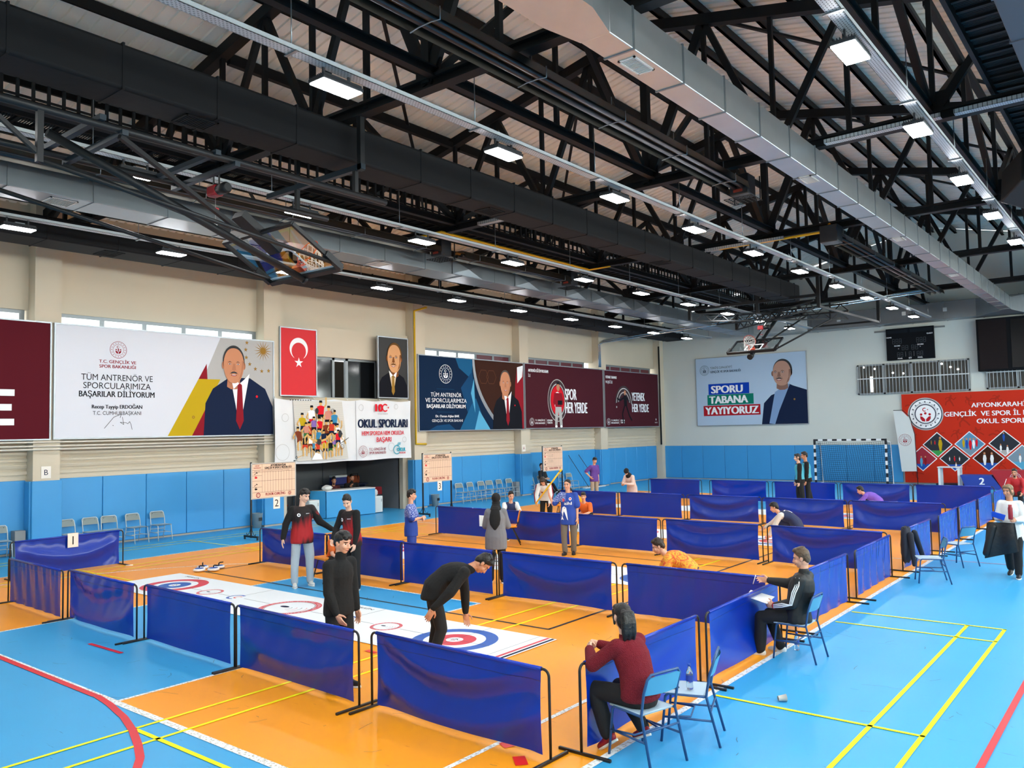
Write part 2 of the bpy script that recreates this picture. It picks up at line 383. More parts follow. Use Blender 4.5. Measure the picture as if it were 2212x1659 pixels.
# barred windows of the back wall
DARKR = mat('dark_hall_behind', '#4b4740', 0.8); BARM = mat('white_bars', '#c9d0d0', 0.5, 0.2)
for i, (x0, x1, z0, z1, n) in enumerate(((-11.65, -6.84, 4.22, 5.66, 4), (-6.2, -1.4, 4.24, 5.68, 4))):
    m = MB(DARKR); m.box((x0, YW-.02, z0), (x1, YW+.05, z1)); m.use(ALU)
    for a0, b0, a1, b1 in ((x0, z0, x1, z0+.07), (x0, z1-.07, x1, z1), (x0, z0, x0+.07, z1), (x1-.07, z0, x1, z1)): m.box((a0, YW-.1, b0), (a1, YW, b1))
    for k in range(1, n): xx = x0+(x1-x0)*k/n; m.box((xx-.05, YW-.1, z0), (xx+.05, YW, z1))
    wo = m.build('window_%d' % (7+i), loc=(0,0,0), world=False); structure(wo)
    g = MB(BARM)
    for k in range(1, 33): xx = x0+(x1-x0)*k/33; g.tube([(xx, YW-.16, z0), (xx, YW-.16, z1)], .012, 6)
    g.box((x0, YW-.17, 4.95), (x1, YW-.15, 5.0)); g.build('window_grille', wo)
    if i == 0:
        g = MB(mat('lit_lamp', '#ffffff', emit=3)); g.box((x0+.58, YW-.05, z0+.12), (x0+.70, YW-.03, z0+.86)); g.build('lit_tube', wo)
        for xx, zz in ((.3,1.32),(.8,1.22),(1.2,1.08),(1.6,.98),(2.05,.93),(3.7,1.27),(4.05,1.1),(4.35,.98)):
            g = MB(MATS['lit_lamp']); g.lathe([(.045,0),(.045,.02)], (x0+xx, YW-.04, z0+zz), 10, (0,-1,0)); g.build('lit_spot', wo)
m = MB(BLACK); m.tube([(-22.15, 40.9, 1.9), (-22.15, 40.9, 7.4)], .045); tag(m.build('downpipe'), 'thin dark downpipe in the corner where the two walls meet', 'pipe')

# ------------------------------------------------------------------ wall pads
PADB = mat('blue_vinyl_pad', '#3b98d4', 0.45, bump=0.03, bscale=3, var=0.04, vscale=1.5)
def pad(a, b, label):
    m = MB(PADB); m.rbox(a, b, 0.018, 2); tag(m.build('wall_pad'), label, 'wall pad', 'blue wall pads')
ZP = 1.84
rows = [(9.14, 15.17, 5), (22.4, 28.2, 5), (28.9, 34.65, 5), (35.35, 40.9, 5)]
for bi, (y0, y1, n) in enumerate(rows):
    ww = (y1-y0)/n
    for k in range(n): pad((XW, y0+k*ww+.006, .06), (XW+.09, y0+(k+1)*ww-.006, ZP), 'blue wall pad on the left wall, %s after the %s pillar' % (ORD[k+1], ORD[(1,3,4,5)[bi]]))
pad((XW, 7.0, .06), (XW+.09, 8.44, ZP), 'blue wall pad before the nearest pillar of the left wall')
for i, y in enumerate(COLY[:5]):
    pad((XW+.3, y-.36, .06), (XW+.47, y+.36, ZP-.02), 'blue pad around the %s pillar of the left wall' % ORD[i+1])
    pad((XW+.1, y-.40, .06), (XW+.4, y-.33, ZP-.02), 'narrow blue pad on the near flank of the %s pillar' % ORD[i+1])
for k in range(10):
    pad((-22.4+1.26*k+.006, YW-.09, .06), (-22.4+1.26*(k+1)-.006, YW, 1.82), 'blue wall pad on the back wall, %s from the corner' % ORD[k+1])
for y in (8.41, 28.16): 
    m = MB(mat('grey_box', '#85898a', 0.6)); m.box((XW+.11, y-.30, 0.0), (XW+.36, y-.06, .62)); tag(m.build('junction_box'), 'grey box standing in the corner of the %s pillar' % ('first' if y < 10 else 'fourth'), 'box')

# ------------------------------------------------------------------ roof
XR, ZR, SL = -8.5, 11.54, 0.216
def zr(x): return ZR - SL*abs(x-XR)
SHEET = mat('cream_roof_sheet', '#faf3e6', 0.6, var=0.05, vscale=0.35)
m = MB(SHEET)
for s in (1, -1):
    x1 = XR + s*14.4
    P = 0.25; y = -3.5; prof = []
    while y < 41.5:
        prof += [(y, 0), (y+.16, 0), (y+.175, .035), (y+.235, .035)]; y += P
    for (ya, da), (yb, db) in zip(prof, prof[1:]):
        m.poly([(XR, ya, ZR+.36+da), (x1, ya, zr(x1)+.36+da), (x1, yb, zr(x1)+.36+db), (XR, yb, ZR+.36+db)])
structure(m.build('ceiling', loc=(0,0,0), world=False))
for s in (-1, 1):
    for k in range(15):
        x = XR + s*(0.45+0.92*k); m = MB(BLACK); z = zr(x)+.24
        m.box((x-.035, -3, z-.1), (x+.035, 41.4, z+.1)); m.box((x-.035, -3, z-.1), (x+.035+.04*s, 41.4, z-.085))
        tag(m.build('roof_purlin'), 'black roof purlin, %s down from the ridge on the %s slope' % (ORD[k+1], 'left' if s < 0 else 'right'), 'purlin', 'roof purlins')
TRY = [8.74, 15.44, 22.14, 28.8, 35.4]
ZC = 8.11
def truss(y, lab):
    t = thing('roof_truss', lab, 'truss', (XR, y, ZC), 0, 'roof trusses')
    m = MB(BLACK); m.bar((XR-14, y, ZC+.07), (XR+14, y, ZC+.07), .2, .05); m.bar((XR-14, y, ZC-.09), (XR+14, y, ZC-.09), .2, .03); m.bar((XR-14, y, ZC), (XR+14, y, ZC), .03, .2); m.build('bottom_chord', t)
    for s in (-1, 1): m = MB(BLACK); m.bar((XR, y, ZR), (XR+s*14, y, zr(XR+14)), .2, .22); m.build('top_chord', t)
    for k in range(-9, 10):
        x = XR+1.4*k; m = MB(BLACK); w_ = .16 if k == 0 else .085
        m.bar((x, y, ZC), (x, y, zr(x)), w_, w_, (0,1,0)); m.build('post', t)
    for k in range(-10, 10):
        a, b = (k, k+1) if k % 2 == 0 else (k+1, k)
        if k < 0: a, b = (k, k+1) if k % 2 == 0 else (k+1, k)
        xa, xb = XR+1.4*a, XR+1.4*b; w_ = .19 if k in (-1, 0) else .13
        m = MB(BLACK); m.bar((xa, y, ZC), (xb, y, zr(xb)), w_, .1, (0,1,0)); m.build('diagonal', t)
    for k in (-6, -4, -2, 0, 2, 4, 6):
        x = XR+1.4*k; m = MB(BLACK); m.box((x-.26, y-.012, ZC), (x+.26, y+.012, ZC+.42)); m.build('gusset_plate', t)
TL = ['nearest of the five black roof trusses'] + ['%s black roof truss from the near end' % ORD[k] for k in (2, 3, 4)] + ['black roof truss closest to the back wall']
for y, l in zip(TRY, TL): truss(y, l)
# longitudinal beams and braces in the planes between the trusses
BL = {-14.1: 'left of the dark duct', -8.34: 'under the ridge', -2.95: 'by the rightmost lamps', -19.6: 'beside the left wall'}
for x, l in BL.items():
    m = MB(BLACK)
    for dz in (-.07, .07): m.bar((x, -2, ZC+.12+dz), (x, 41.3, ZC+.12+dz), .13, .025)
    m.bar((x, -2, ZC+.12), (x, 41.3, ZC+.12), .02, .16); tag(m.build('tie_beam'), 'long black beam running the length of the roof '+l, 'beam')
n = 0
for x in (-14.1, -8.5, -2.95):
    for i, y in enumerate(TRY[:-1]+[TRY[-1]]):
        y1 = (TRY+[41.3])[i+1]; yb = (y+y1)/2
        t = thing('sway_brace', 'black V brace in the %s truss bay, %s' % (ORD[i+1], {-14.1: 'left of the dark duct', -8.5: 'under the ridge', -2.95: 'by the rightmost lamps'}[x]), 'brace', (x, y, ZC), 0, 'sway braces')
        zt = zr(x)-.1
        for p, q in (((x, y+.13, ZC+.2), (x, yb-.02, zt-.1)), ((x, y1-.13, ZC+.2), (x, yb+.02, zt-.1))): m = MB(BLACK); m.bar(p, q, .12, .12); m.build('brace_bar', t)
        m = MB(BLACK); m.bar((x, yb, ZC+.2), (x, yb, zt), .08); m.build('post', t)
        m = MB(BLACK); m.bar((x, y+.13, zt), (x, y1-.13, zt), .12, .14); m.build('ridge_rail', t)
# slender tie rods and flat braces under the sheet
for i, y in enumerate(TRY[:-1]):
    for s in (-1, 1):
        for (xa, xb, q) in ((1.5, 7, 0), (7, 13, 1)):
            m = MB(BLACK); y1 = TRY[i+1]; A = (XR+s*xa, y, zr(XR+xa)+.05); B = (XR+s*xb, y1, zr(XR+xb)+.05); m.bar(A, B, .07, .05)
            tag(m.build('roof_brace'), 'thin diagonal roof brace, %s bay, %s slope, %s part' % (ORD[i+1], 'left' if s < 0 else 'right', 'upper' if q == 0 else 'lower'), 'brace', 'diagonal roof braces')
# ------------------------------------------------------------------ ducts
GALV = mat('galvanised_sheet', '#c3c7c9', 0.34, 0.9, bump=0.04, bscale=4, var=0.1, vscale=2.5); GALVD = mat('dull_galvanised_sheet', '#8b9297', 0.36, 0.85, var=0.06, vscale=2); GRI = mat('grille_slats', '#c8c8c4', 0.5); GDK = mat('grille_dark', '#15161a', 0.8)
def duct(name, label, x0, x1, z0, z1, y0, y1, mt, pitch, grilles=(), gm=None, bandm=None):
    t = thing(name, label, 'duct', ((x0+x1)/2, y0, z0))
    m = MB(mt); m.rbox((x0, y0, z0), (x1, y1, z1), 0.05 if mt is DUCTBLK else 0.012, 2); m.build('duct_body', t)
    y = y0+pitch*.4
    while y < y1-.2:
        m = MB(bandm or mt); g = .008 if mt is DUCTBLK else .014; wd = .03
        m.box((x0-g, y, z0-g), (x1+g, y+wd, z1+g)); m.build('joint_band', t); y += pitch
    for gy in grilles:
        m = MB(gm or GRI); gx0, gx1 = x0+(x1-x0)*.2, x1-(x1-x0)*.2; z = z0-.014
        for (a0, b0, a1, b1) in ((gx0, gy, gx1, gy+.03), (gx0, gy+.47, gx1, gy+.5), (gx0, gy, gx0+.025, gy+.5), (gx1-.025, gy, gx1, gy+.5)): m.box((a0, b0, z), (a1, b1, z0+.005))
        for k in range(12): m.box((gx0, gy+.05+k*.035, z+.002), (gx1, gy+.065+k*.035, z+.012))
        m.use(GDK).box((gx0, gy, z0-.003), (gx1, gy+.5, z0-.001)); m.build('air_grille', t)
    return t
duct('insulated_duct', 'big black insulated duct crossing the hall below the trusses', -10.95, -10.28, 7.33, 7.94, -1, 29.8, DUCTBLK, 1.35, (5.9, 12.4, 19.6), DUCTBLK)
duct('insulated_duct', 'black insulated duct hanging along the left wall', -20.35, -19.35, 7.33, 7.86, -1, 38.5, DUCTBLK, 1.6, (9.0, 22.5, 29), DUCTBLK)
duct('insulated_duct', 'dark duct with smooth underside at the top right beside a walkway', -1.24, -.25, 7.35, 7.95, -1, 40, mat('dark_grey_duct', '#3a3f4a', 0.6), 1.3)
D4 = duct('metal_duct', 'big shiny galvanised duct with air grilles running to the back wall', -5.18, -4.78, 7.38, 7.90, 7.9, 38.9, GALV, 1.3, (8.6, 14.9, 21.4, 28.0), GRI, GALVD)
m = MB(GALV); m.hexa([(-5.3, -1, 7.38), (-4.62, -1, 7.38), (-4.62, 7.3, 7.38), (-5.3, 7.3, 7.38), (-5.3, -1, 7.98), (-4.62, -1, 7.98), (-4.62, 7.3, 7.98), (-5.3, 7.3, 7.98)])
m.hexa([(-5.3, 7.3, 7.38), (-4.62, 7.3, 7.38), (-4.78, 7.9, 7.38), (-5.18, 7.9, 7.38), (-5.3, 7.3, 7.98), (-4.62, 7.3, 7.98), (-4.78, 7.9, 7.9), (-5.18, 7.9, 7.9)]); m.build('wide_section', D4)
m = MB(GALV); m.hexa([(-5.18, 38.8, 7.38), (-4.78, 38.8, 7.38), (-4.5, 40.3, 7.38), (-6.3, 40.3, 7.38), (-5.18, 38.8, 7.9), (-4.78, 38.8, 7.9), (-4.5, 40.3, 8.15), (-6.3, 40.3, 8.15)]); m.build('flared_end', D4)
D2 = duct('metal_duct', 'dull grey galvanised duct with pyramid creased sides near the left wall', -16.75, -15.9, 7.38, 7.83, -1, 39.2, GALVD, 1.5, (6.4, 14.5, 23.0), GRI)
for y in (17.2, 20.1, 22.9, 24.5, 26, 27.5):
    m = MB(GALVD); b = [(-15.88, y, 7.40), (-15.88, y+1.3, 7.40), (-15.88, y+1.3, 7.81), (-15.88, y, 7.81)]; c = (-15.83, y+.65, 7.6)
    for i in range(4): m.poly([b[i], b[(i+1) % 4], c])
    m.build('creased_panel', D2)
t = thing('metal_duct', 'grey cross duct running along the top of the back wall', 'duct', (-8, 40.4, 7.4))
m = MB(GALVD); m.rbox((-15.6, 40.35, 7.42), (3, 41.2, 8.2), .012); m.hexa([(-16.75, 39.2, 7.38), (-15.9, 39.2, 7.38), (-13.6, 40.3, 7.42), (-15.6, 41.2, 7.42), (-16.75, 39.2, 7.83), (-15.9, 39.2, 7.83), (-13.6, 40.3, 8.2), (-15.6, 41.2, 8.2)]); m.build('duct_body', t)
for k in range(12):
    m = MB(GALVD); x = -13.4+1.45*k; m.box((x, 40.33, 7.40), (x+.04, 41.2, 8.22)); m.build('joint_band', t)
for x in (-12.2, -9.3, -7.6): m = MB(GRI); m.box((x, 40.32, 7.75), (x+.16, 40.35, 7.92)); m.build('switch_plate', t)
# ------------------------------------------------------------------ lamps on cable trays
TRAY = mat('perforated_tray', '#b8bdc0', 0.45, 0.4)
def perforate():
    nt = TRAY.node_tree; b = nt.nodes['Principled BSDF']; tc = nt.nodes.new('ShaderNodeTexCoord'); mp = nt.nodes.new('ShaderNodeMapping'); mp.inputs['Rotation'].default_value = (0, 0, PI/2)
    br = nt.nodes.new('ShaderNodeTexBrick'); br.inputs['Scale'].default_value = 1.0; br.inputs['Brick Width'].default_value = 0.05; br.inputs['Row Height'].default_value = 0.034; br.inputs['Mortar Size'].default_value = 0.013; br.inputs['Mortar Smooth'].default_value = 0.1
    br.inputs['Color1'].default_value = br.inputs['Color2'].default_value = (0.02, 0.02, 0.025, 1); br.inputs['Mortar'].default_value = lin('#b4babd')
    nt.links.new(tc.outputs['Object'], mp.inputs['Vector']); nt.links.new(mp.outputs['Vector'], br.inputs['Vector']); nt.links.new(br.outputs['Color'], b.inputs['Base Color'])
perforate()
LX = [-18.15, -13.05, -7.93, -2.68]; ZL = 7.15
LN = ['the left wall row', 'the row beside the grey duct', 'the row beside the dark duct', 'the rightmost row']
LED = mat('led_panel', (1, 1, 1), emit=LAMP); LHO = mat('lamp_housing', '#202328', 0.45)
def make_lamp(label, loc):
    t = thing('led_light', label, 'lamp', loc, 0, 'LED hall lamps')
    m = MB(LHO); m.rbox((-.15, -.32, .02), (.15, .32, .07), .012); 
    for k in range(9): m.box((-.13+.0325*k-.004, -.3, .07), (-.13+.0325*k+.004, .3, .10))
    m.build('housing', t, False)
    m = MB(LED); m.box((-.135, -.30, .005), (.135, .30, .02)); m.build('diffuser', t, False)
    for y in (-.2, .2):
        m = MB(LHO); m.box((-.012, y-.015, .09), (.012, y+.015, .24)); m.build('bracket', t, False)
    m = MB(GALVD); m.box((-.05, -.06, .10), (.05, .12, .14)); m.build('driver_box', t, False)
    return t
lamp0 = None
for i, x in enumerate(LX+[2.55]):  # last row is unseen, added to brighten the near part of the hall
    for k in range(-2, 10):  # the two nearest lamps of every row are unseen, added for light
        y = 6.5+3.31*k + (0 if i else .1)
        lab = 'white LED lamp, %s from the near end of %s' % (ORD[k+3], (LN+['the added row right of all walkways'])[i])
        if lamp0 is None: lamp0 = make_lamp(lab, (x, y, ZL))
        else: dup(lamp0, (x, y, ZL), 0, lab)
for i, x in enumerate(LX):
    t = thing('cable_tray', 'perforated steel cable tray carrying the lamps of '+LN[i], 'cable tray', (x+.09, 0, ZL+.2))
    m = MB(TRAY); m.box((x-.05, -1, ZL+.22), (x+.12, 39, ZL+.226)); m.box((x-.05, -1, ZL+.22), (x-.044, 39, ZL+.28)); m.box((x+.114, -1, ZL+.22), (x+.12, 39, ZL+.28)); m.build('tray_channel', t)
    for k in range(12):
        m = MB(GALVD); y = 2.5+3.3*k; m.tube([(x+.035, y, ZL+.2), (x+.035, y, ZC+.1)], .008, 6); m.box((x-.08, y-.02, ZL+.2), (x+.15, y+.02, ZL+.215)); m.build('hanger_rod', t)
for k, (x0, x1, y) in enumerate(((-4.6, -2.7, 14.9), (-2.5, 1.5, 14.9), (-13.0, -11.0, 15.0), (-10.2, -7.9, 21.8))):
    m = MB(TRAY); m.box((x0, y, 7.9), (x1, y+.16, 7.906)); m.box((x0, y, 7.9), (x1, y+.006, 7.97)); tag(m.build('cable_tray'), 'short cross cable tray beneath the %s truss, %s' % ('third' if k == 3 else 'second', ['right of the shiny duct', 'at the far right', 'left of the dark duct', 'right of the dark duct'][k]), 'cable tray')
# ------------------------------------------------------------------ walkways with slatted rails
def walkway(x0, x1, label, s):
    z = 8.42; t = thing('service_walkway', label, 'walkway', ((x0+x1)/2, 0, z))
    m = MB(BLACK)
    for x in (x0, x1): m.box((x-.03, -1, z-.16), (x+.03, 41, z))
    y = -1
    while y < 41: m.box((x0, y, z-.05), (x1, y+.06, z)); y += .34
    m.build('deck_frame', t)
    m = MB(mat('walkway_mesh', '#25282d', 0.6, 0.4)); y = -1
    while y < 41: m.box((x0+.03, y, z-.012), (x1-.03, y+.018, z)); y += .045
    m.build('deck_grating', t)
    for i, y0 in enumerate([2.1]+TRY):
        y1 = (TRY+[41.2])[i]
        for x in (x0, x1):
            m = MB(BLACK); m.bar((x, y0, z+1.0), (x, y1, z+1.0), .05); m.bar((x, y0, z+.5), (x, y1, z+.5), .04); m.bar((x, y0, z+.1), (x, y1, z+.1), .05)
            n = int((y1-y0)/.24)
            for k in range(n if (x == x1) == (s < 0) else 0): yy = y0+(y1-y0)*k/n; m.box((x-.02, yy, z), (x+.02, yy+.05, z+1.0))
            m.build('slatted_rail', t)
walkway(-15.5, -14.72, 'black service walkway with slatted rails high under the left roof slope', -1)
walkway(-2.0, -1.3, 'black service walkway with slatted rails at the right under the roof', 1)
# ------------------------------------------------------------------ radiant heaters
REFL = mat('brushed_reflector', '#5a5650', 0.3, 0.95); HT = mat('burnt_tube', '#3a3a3d', 0.35, 0.8)
def heater(x, y0, y1, label, burner=True, z=7.72):
    t = thing('radiant_heater', label, 'heater', (x, y0, z))
    m = MB(REFL); pr = [(-.24, -.05), (-.2, .1), (-.1, .16), (.1, .16), (.2, .1), (.24, -.05)]
    for (a0, b0), (a1, b1) in zip(pr, pr[1:]): m.poly([(x+a0, y0, z+b0), (x+a1, y0, z+b1), (x+a1, y1, z+b1), (x+a0, y1, z+b0)]); m.poly([(x+a0*1.03, y0, z+b0+.008), (x+a0*1.03, y1, z+b0+.008), (x+a1*1.03, y1, z+b1+.008), (x+a1*1.03, y0, z+b1+.008)])
    m.build('reflector', t)
    for dx in (-.09, .09): m = MB(HT); m.tube([(x+dx, y0, z+.03), (x+dx, y1, z+.03)], .05, 10); m.build('heat_tube', t)
    k = y0+.6
    while k < y1:
        m = MB(GALVD); m.tube([(x-.25, k, z-.06), (x-.1, k, z-.04), (x+.1, k, z-.04), (x+.25, k, z-.06), (x+.25, k, z+.1)], .009, 6); m.tube([(x, k, z+.16), (x, k, ZC)], .008, 5); m.build('bracket', t); k += 2.1
    if burner:
        m = MB(LHO); m.rbox((x-.2, y1+.02, z-.12), (x+.2, y1+.42, z+.3), .02); m.build('burner_box', t)
        m = MB(BLACK)
        for k in range(7): m.bar((x-.3+.1*k, y1-.05, z-.2), (x-.3+.1*k, y1+.5, z-.2), .012); m.bar((x-.3, y1-.05+.09*k, z-.2), (x+.3, y1-.05+.09*k, z-.2), .012)
        for dx in (-.28, .28): m.bar((x+dx, y1+.45, z-.2), (x+dx, y1+.45, z+.3), .02)
        m.build('guard_cage', t)
        m = MB(mat('burner_label', '#8a3020', 0.5)); m.box((x-.12, y1+.015, z-.07), (x+.08, y1+.02, z-.01)); m.build('name_plate', t)
heater(-6.66, 2, 15.9, 'long radiant tube heater above the middle of the hall, nearer one'); heater(-6.6, 22.1, 34.2, 'long radiant tube heater above the middle of the hall, farther one', False)
m = MB(LHO); m.rbox((-6.85, 21.5, 7.55), (-6.4, 21.95, 8.0), .02); tag(m.build('burner_box'), 'dark burner box at the near end of the farther middle heater', 'burner')
heater(-15.2, 2, 15.8, 'long radiant tube heater beside the grey duct, nearer one'); heater(-15.25, 16.8, 22.0, 'short radiant tube heater beside the grey duct, farther one')
# gas pipes
GASY = mat('yellow_gas_pipe', '#e0b414', 0.4)
def pipe(pts, r, mt, name, label, cat='pipe'):
    m = MB(mt); m.tube(pts, r, 10); return tag(m.build(name), label, cat)
pipe([(-15.6, 15.2, 8.0), (-15.0, 15.2, 8.0), (-14.4, 15.2, 8.0), (-14.4, 22.1, 8.0), (-13.6, 22.1, 8.0)], .035, GASY, 'gas_pipe', 'yellow gas pipe with two bends below the left walkway')
pipe([(-9.8, 21.9, 7.92), (-6.9, 21.9, 7.92), (-6.7, 21.9, 8.1), (-6.65, 21.8, 8.0)], .035, GASY, 'gas_pipe', 'yellow gas pipe leading to the middle heater burner')
pipe([(-21.4, 21.7, 7.5), (-22.10, 21.76, 7.45), (-22.10, 21.76, 2.42), (-22.10, 22.3, 2.40)], .04, GASY, 'gas_pipe', 'yellow gas pipe running down the left wall beside the portrait')
STEEL = mat('bright_steel_pipe', '#b4bcc0', 0.25, 0.9)
for k, z in enumerate((7.12, 7.22)):
    pipe([(-21.9, 34.3+.12*k, 5.9), (-21.9, 34.3+.12*k, z-.1), (-21.7, 34.35+.1*k, z), (-6.6, 34.35+.1*k, z+.75)][:4], .04, STEEL, 'exhaust_pipe', '%s bright exhaust pipe crossing below the roof near the back wall' % ('lower' if k == 0 else 'upper'))
for k, z in enumerate((2.60, 2.68, 2.78)):
    pipe([(-22.06, 3, z+.02), (-22.06, 15.7, z)], .022, mat('cream_pipe', '#d8d2c4', 0.5), 'heating_pipe', '%s of the three thin cream pipes below the big white banner' % ('lowest', 'middle', 'topmost')[k])
# loudspeaker
t = thing('loudspeaker', 'large black loudspeaker hung below the roof at the right', 'loudspeaker', (-1.95, 19.1, 7.4))
m = MB(mat('speaker_black', '#1c1a1b', 0.7)); m.rbox((-.42, -.35, -.1), (.42, .35, .75), .03); b = m.build('cabinet', t, False, (0.05, 0, -.05)); b.rotation_euler = (R(-24), R(18), R(35))
m = MB(mat('speaker_grey', '#3c4046', 0.6)); m.lathe([(.3, 0), (.3, .05)], (0, 0, 0), 8); b = m.build('mount_plate', t, False, (.42, .1, -.18)); b.rotation_euler = (R(-15), R(20), 0)
m = MB(MATS['speaker_grey']); m.tube([(0, 0, .6), (0, 0, 1.05)], .03); m.build('hanger', t, False)
# ------------------------------------------------------------------ banners, flag and portraits of the left wall
PW = mat('print_white', '#d9dde6', 0.6); PWH = mat('print_bright_white', '#f2f4f6', 0.6); PMAR = mat('print_maroon', '#57131f', 0.6); PNAVY = mat('print_navy', '#16233f', 0.6); PDK = mat('print_dark', '#14151c', 0.6)
PYEL = mat('print_mustard', '#c2a41c', 0.6); PGREY = mat('print_grey', '#b4b4b2', 0.6); PRED = mat('print_red', '#d61a2a', 0.6); PDR = mat('print_dark_red', '#8e1b28', 0.6); PSK = mat('print_skin', '#c88a68', 0.6); PSK2 = mat('print_skin_shade', '#b57a5c', 0.6); PHG = mat('print_grey_hair', '#3c3c3e', 0.6)
PGOLD = mat('print_gold', '#9a7430', 0.6); PTEAL = mat('print_teal', '#1b5c86', 0.6); PDB = mat('print_deep_blue', '#0c2440', 0.6); PLB = mat('print_light_blue', '#58a8cf', 0.6); PBR = mat('print_brown', '#3b2118', 0.6); PCYAN = mat('print_cyan', '#2aa0b4', 0.6)
FRA = mat('silver_frame', '#a6adb3', 0.35, 0.6)
def emblem(a, u, v, r, m, l=3, stars=False, bgm=None):
    if bgm: a.oval(u, v, r, r, bgm, l-1, 40)
    a.ring(u, v, r*.95, r, m, l, 40); a.ring(u, v, r*.62, r*.655, m, l, 40)
    for k in range(16):
        t = 2*PI*k/16
        if stars: a.star(u+r*.8*math.sin(t), v+r*.8*math.cos(t), r*.075, m, l)
        else: a.oval(u+r*.8*math.sin(t), v+r*.8*math.cos(t), r*.05, r*.05, m, l, 6)
    a.ring(u-r*.04, v+r*.33, r*.09, r*.15, m, l, 16, R(50), R(310)); a.star(u+r*.13, v+r*.33, r*.06, m, l)
    for dx, dz, q in ((0, .05, .09), (-.26, .02, .085), (.26, .02, .085)): a.oval(u+r*dx, v+r*dz, r*q, r*q, m, l, 12)
    a.shape([(u-r*.12, v-r*.06), (u+r*.12, v-r*.06), (u+r*.05, v-r*.2), (u-r*.05, v-r*.2)], m, l)
    for s in (-1, 1): a.shape([(u+s*r*.34, v-r*.1), (u+s*r*.2, v-r*.12), (u+s*r*.02, v-r*.3), (u+s*r*.04, v-r*.46), (u+s*r*.2, v-r*.42), (u+s*r*.33, v-r*.26)], m, l)
def bust(a, u, v, rw, rh, hair, skin, shade, mous, l=12, turn=0.0, bald=0.25):
    """a plain generic portrait head: ears, face, hair, brows, eyes, nose, mouth"""
    a.shape([(u-rw*.55, v-rh*.45), (u+rw*.55, v-rh*.45), (u+rw*.6, v-rh*1.2), (u+rw*.25, v-rh*1.32), (u-rw*.25, v-rh*1.32), (u-rw*.6, v-rh*1.2)], shade, l-8)
    for s in (-1, 1): a.oval(u+s*rw*.96, v-rh*.06, rw*.13, rh*.2, shade, l, 14)
    a.oval(u-turn*rw*.3, v+rh*.16, rw*1.0, rh*.86, hair, l, 32)
    def jaw(q): return (u+rw*.93*math.copysign(abs(math.cos(q))**.85, math.cos(q)), v+(rh*(.62+bald)*math.sin(q) if math.sin(q) > 0 else rh*1.0*math.sin(q)))
    a.shape([jaw(2*PI*k/36) for k in range(36)], skin, l+1)
    t = rw*turn
    for s in (-1, 1): a.shape([(u+s*rw*.95, v+rh*.25), (u+s*rw*.74, v+rh*.2), (u+s*rw*.70, v-rh*.35), (u+s*rw*.42, v-rh*.86), (u+s*rw*.72, v-rh*.62)], shade, l+2) if s*(turn-.01) <= 0 else None
    for s in (-1, 1):
        a.shape([(u+t+s*rw*.16, v+rh*.1), (u+t+s*rw*.36, v+rh*.17), (u+t+s*rw*.62, v+rh*.1), (u+t+s*rw*.36, v+rh*.13)], hair, l+3); a.oval(u+t+s*rw*.38, v+rh*.03, rw*.2, rh*.06, shade, l+2, 12); a.oval(u+t+s*rw*.38, v+rh*.02, rw*.12, rh*.03, PWH, l+3, 12); a.oval(u+t+s*rw*.38, v+rh*.02, rw*.055, rh*.032, PDK, l+4, 10)
        a.line([(u+t+s*rw*.24, v-rh*.3), (u+t+s*rw*.42, v-rh*.55)], rw*.03, shade, l+3)
    a.shape([(u+t-rw*.06, v+rh*.05), (u+t+rw*.1, v+rh*.05), (u+t+rw*.2, v-rh*.28), (u+t+rw*.1, v-rh*.34), (u+t-rw*.14, v-rh*.33), (u+t-rw*.18, v-rh*.27)], shade, l+3)
    if mous: a.shape([(u+t-rw*.36, v-rh*.5), (u+t-rw*.2, v-rh*.40), (u+t, v-rh*.37), (u+t+rw*.2, v-rh*.40), (u+t+rw*.36, v-rh*.5), (u+t, v-rh*.46)], mous, l+4)
    a.oval(u+t, v-rh*.57, rw*.27, rh*.045, PDR, l+3, 14); a.oval(u+t, v-rh*.56, rw*.2, rh*.018, PWH, l+4, 12)
def suit(a, u, v0, v1, w, jacket, shirt, tie, l=2, pin=True):
    h = v1-v0
    a.shape([(u-w, v0), (u-w*.95, v0+h*.55), (u-w*.75, v0+h*.8), (u-w*.3, v1), (u+w*.3, v1), (u+w*.75, v0+h*.82), (u+w*.98, v0+h*.5), (u+w, v0)], jacket, l)
    a.shape([(u-w*.28, v1+h*.06), (u, v0+h*.12), (u+w*.28, v1+h*.06), (u, v1-h*.1)], shirt, l+1)
    if tie: a.shape([(u-w*.06, v1-h*.1), (u+w*.06, v1-h*.1), (u+w*.11, v0+h*.25), (u, v0+h*.1), (u-w*.11, v0+h*.25)], tie, l+4)
    for s in (-1, 1): a.shape([(u+s*w*.28, v1+h*.08), (u+s*w*.02, v1-h*.1), (u+s*w*.18, v1-h*.2)], PWH, l+5)
    if pin: a.oval(u+w*.5, v0+h*.68, w*.035, w*.035, PRED, l+2, 8)
def banner(name, label, cat, y0, y1, z0, z1, base, x=-22.09, fr=.035):
    t = thing(name, label, cat, (x, (y0+y1)/2, z0))
    m = MB(FRA)
    for a0, b0, a1, b1 in ((y0, z0, y1, z0+fr), (y0, z1-fr, y1, z1), (y0, z0+fr, y0+fr, z1-fr), (y1-fr, z0+fr, y1, z1-fr)): m.box((x-.05, a0, b0), (x+.02, a1, b1))
    m.build('frame', t)
    a = Art((x, 0, 0), (0,1,0), (0,0,1)); a.use(base).box((x-.04, y0+.01, z0+.01), (x, y1-.01, z1-.01)); return t, a
LF = [-22.09]
t, a = banner('wall_banner', 'maroon banner with white letter strokes at the left end of the wall', 'banner', 2.3, 8.86, 2.84, 5.84, PMAR)
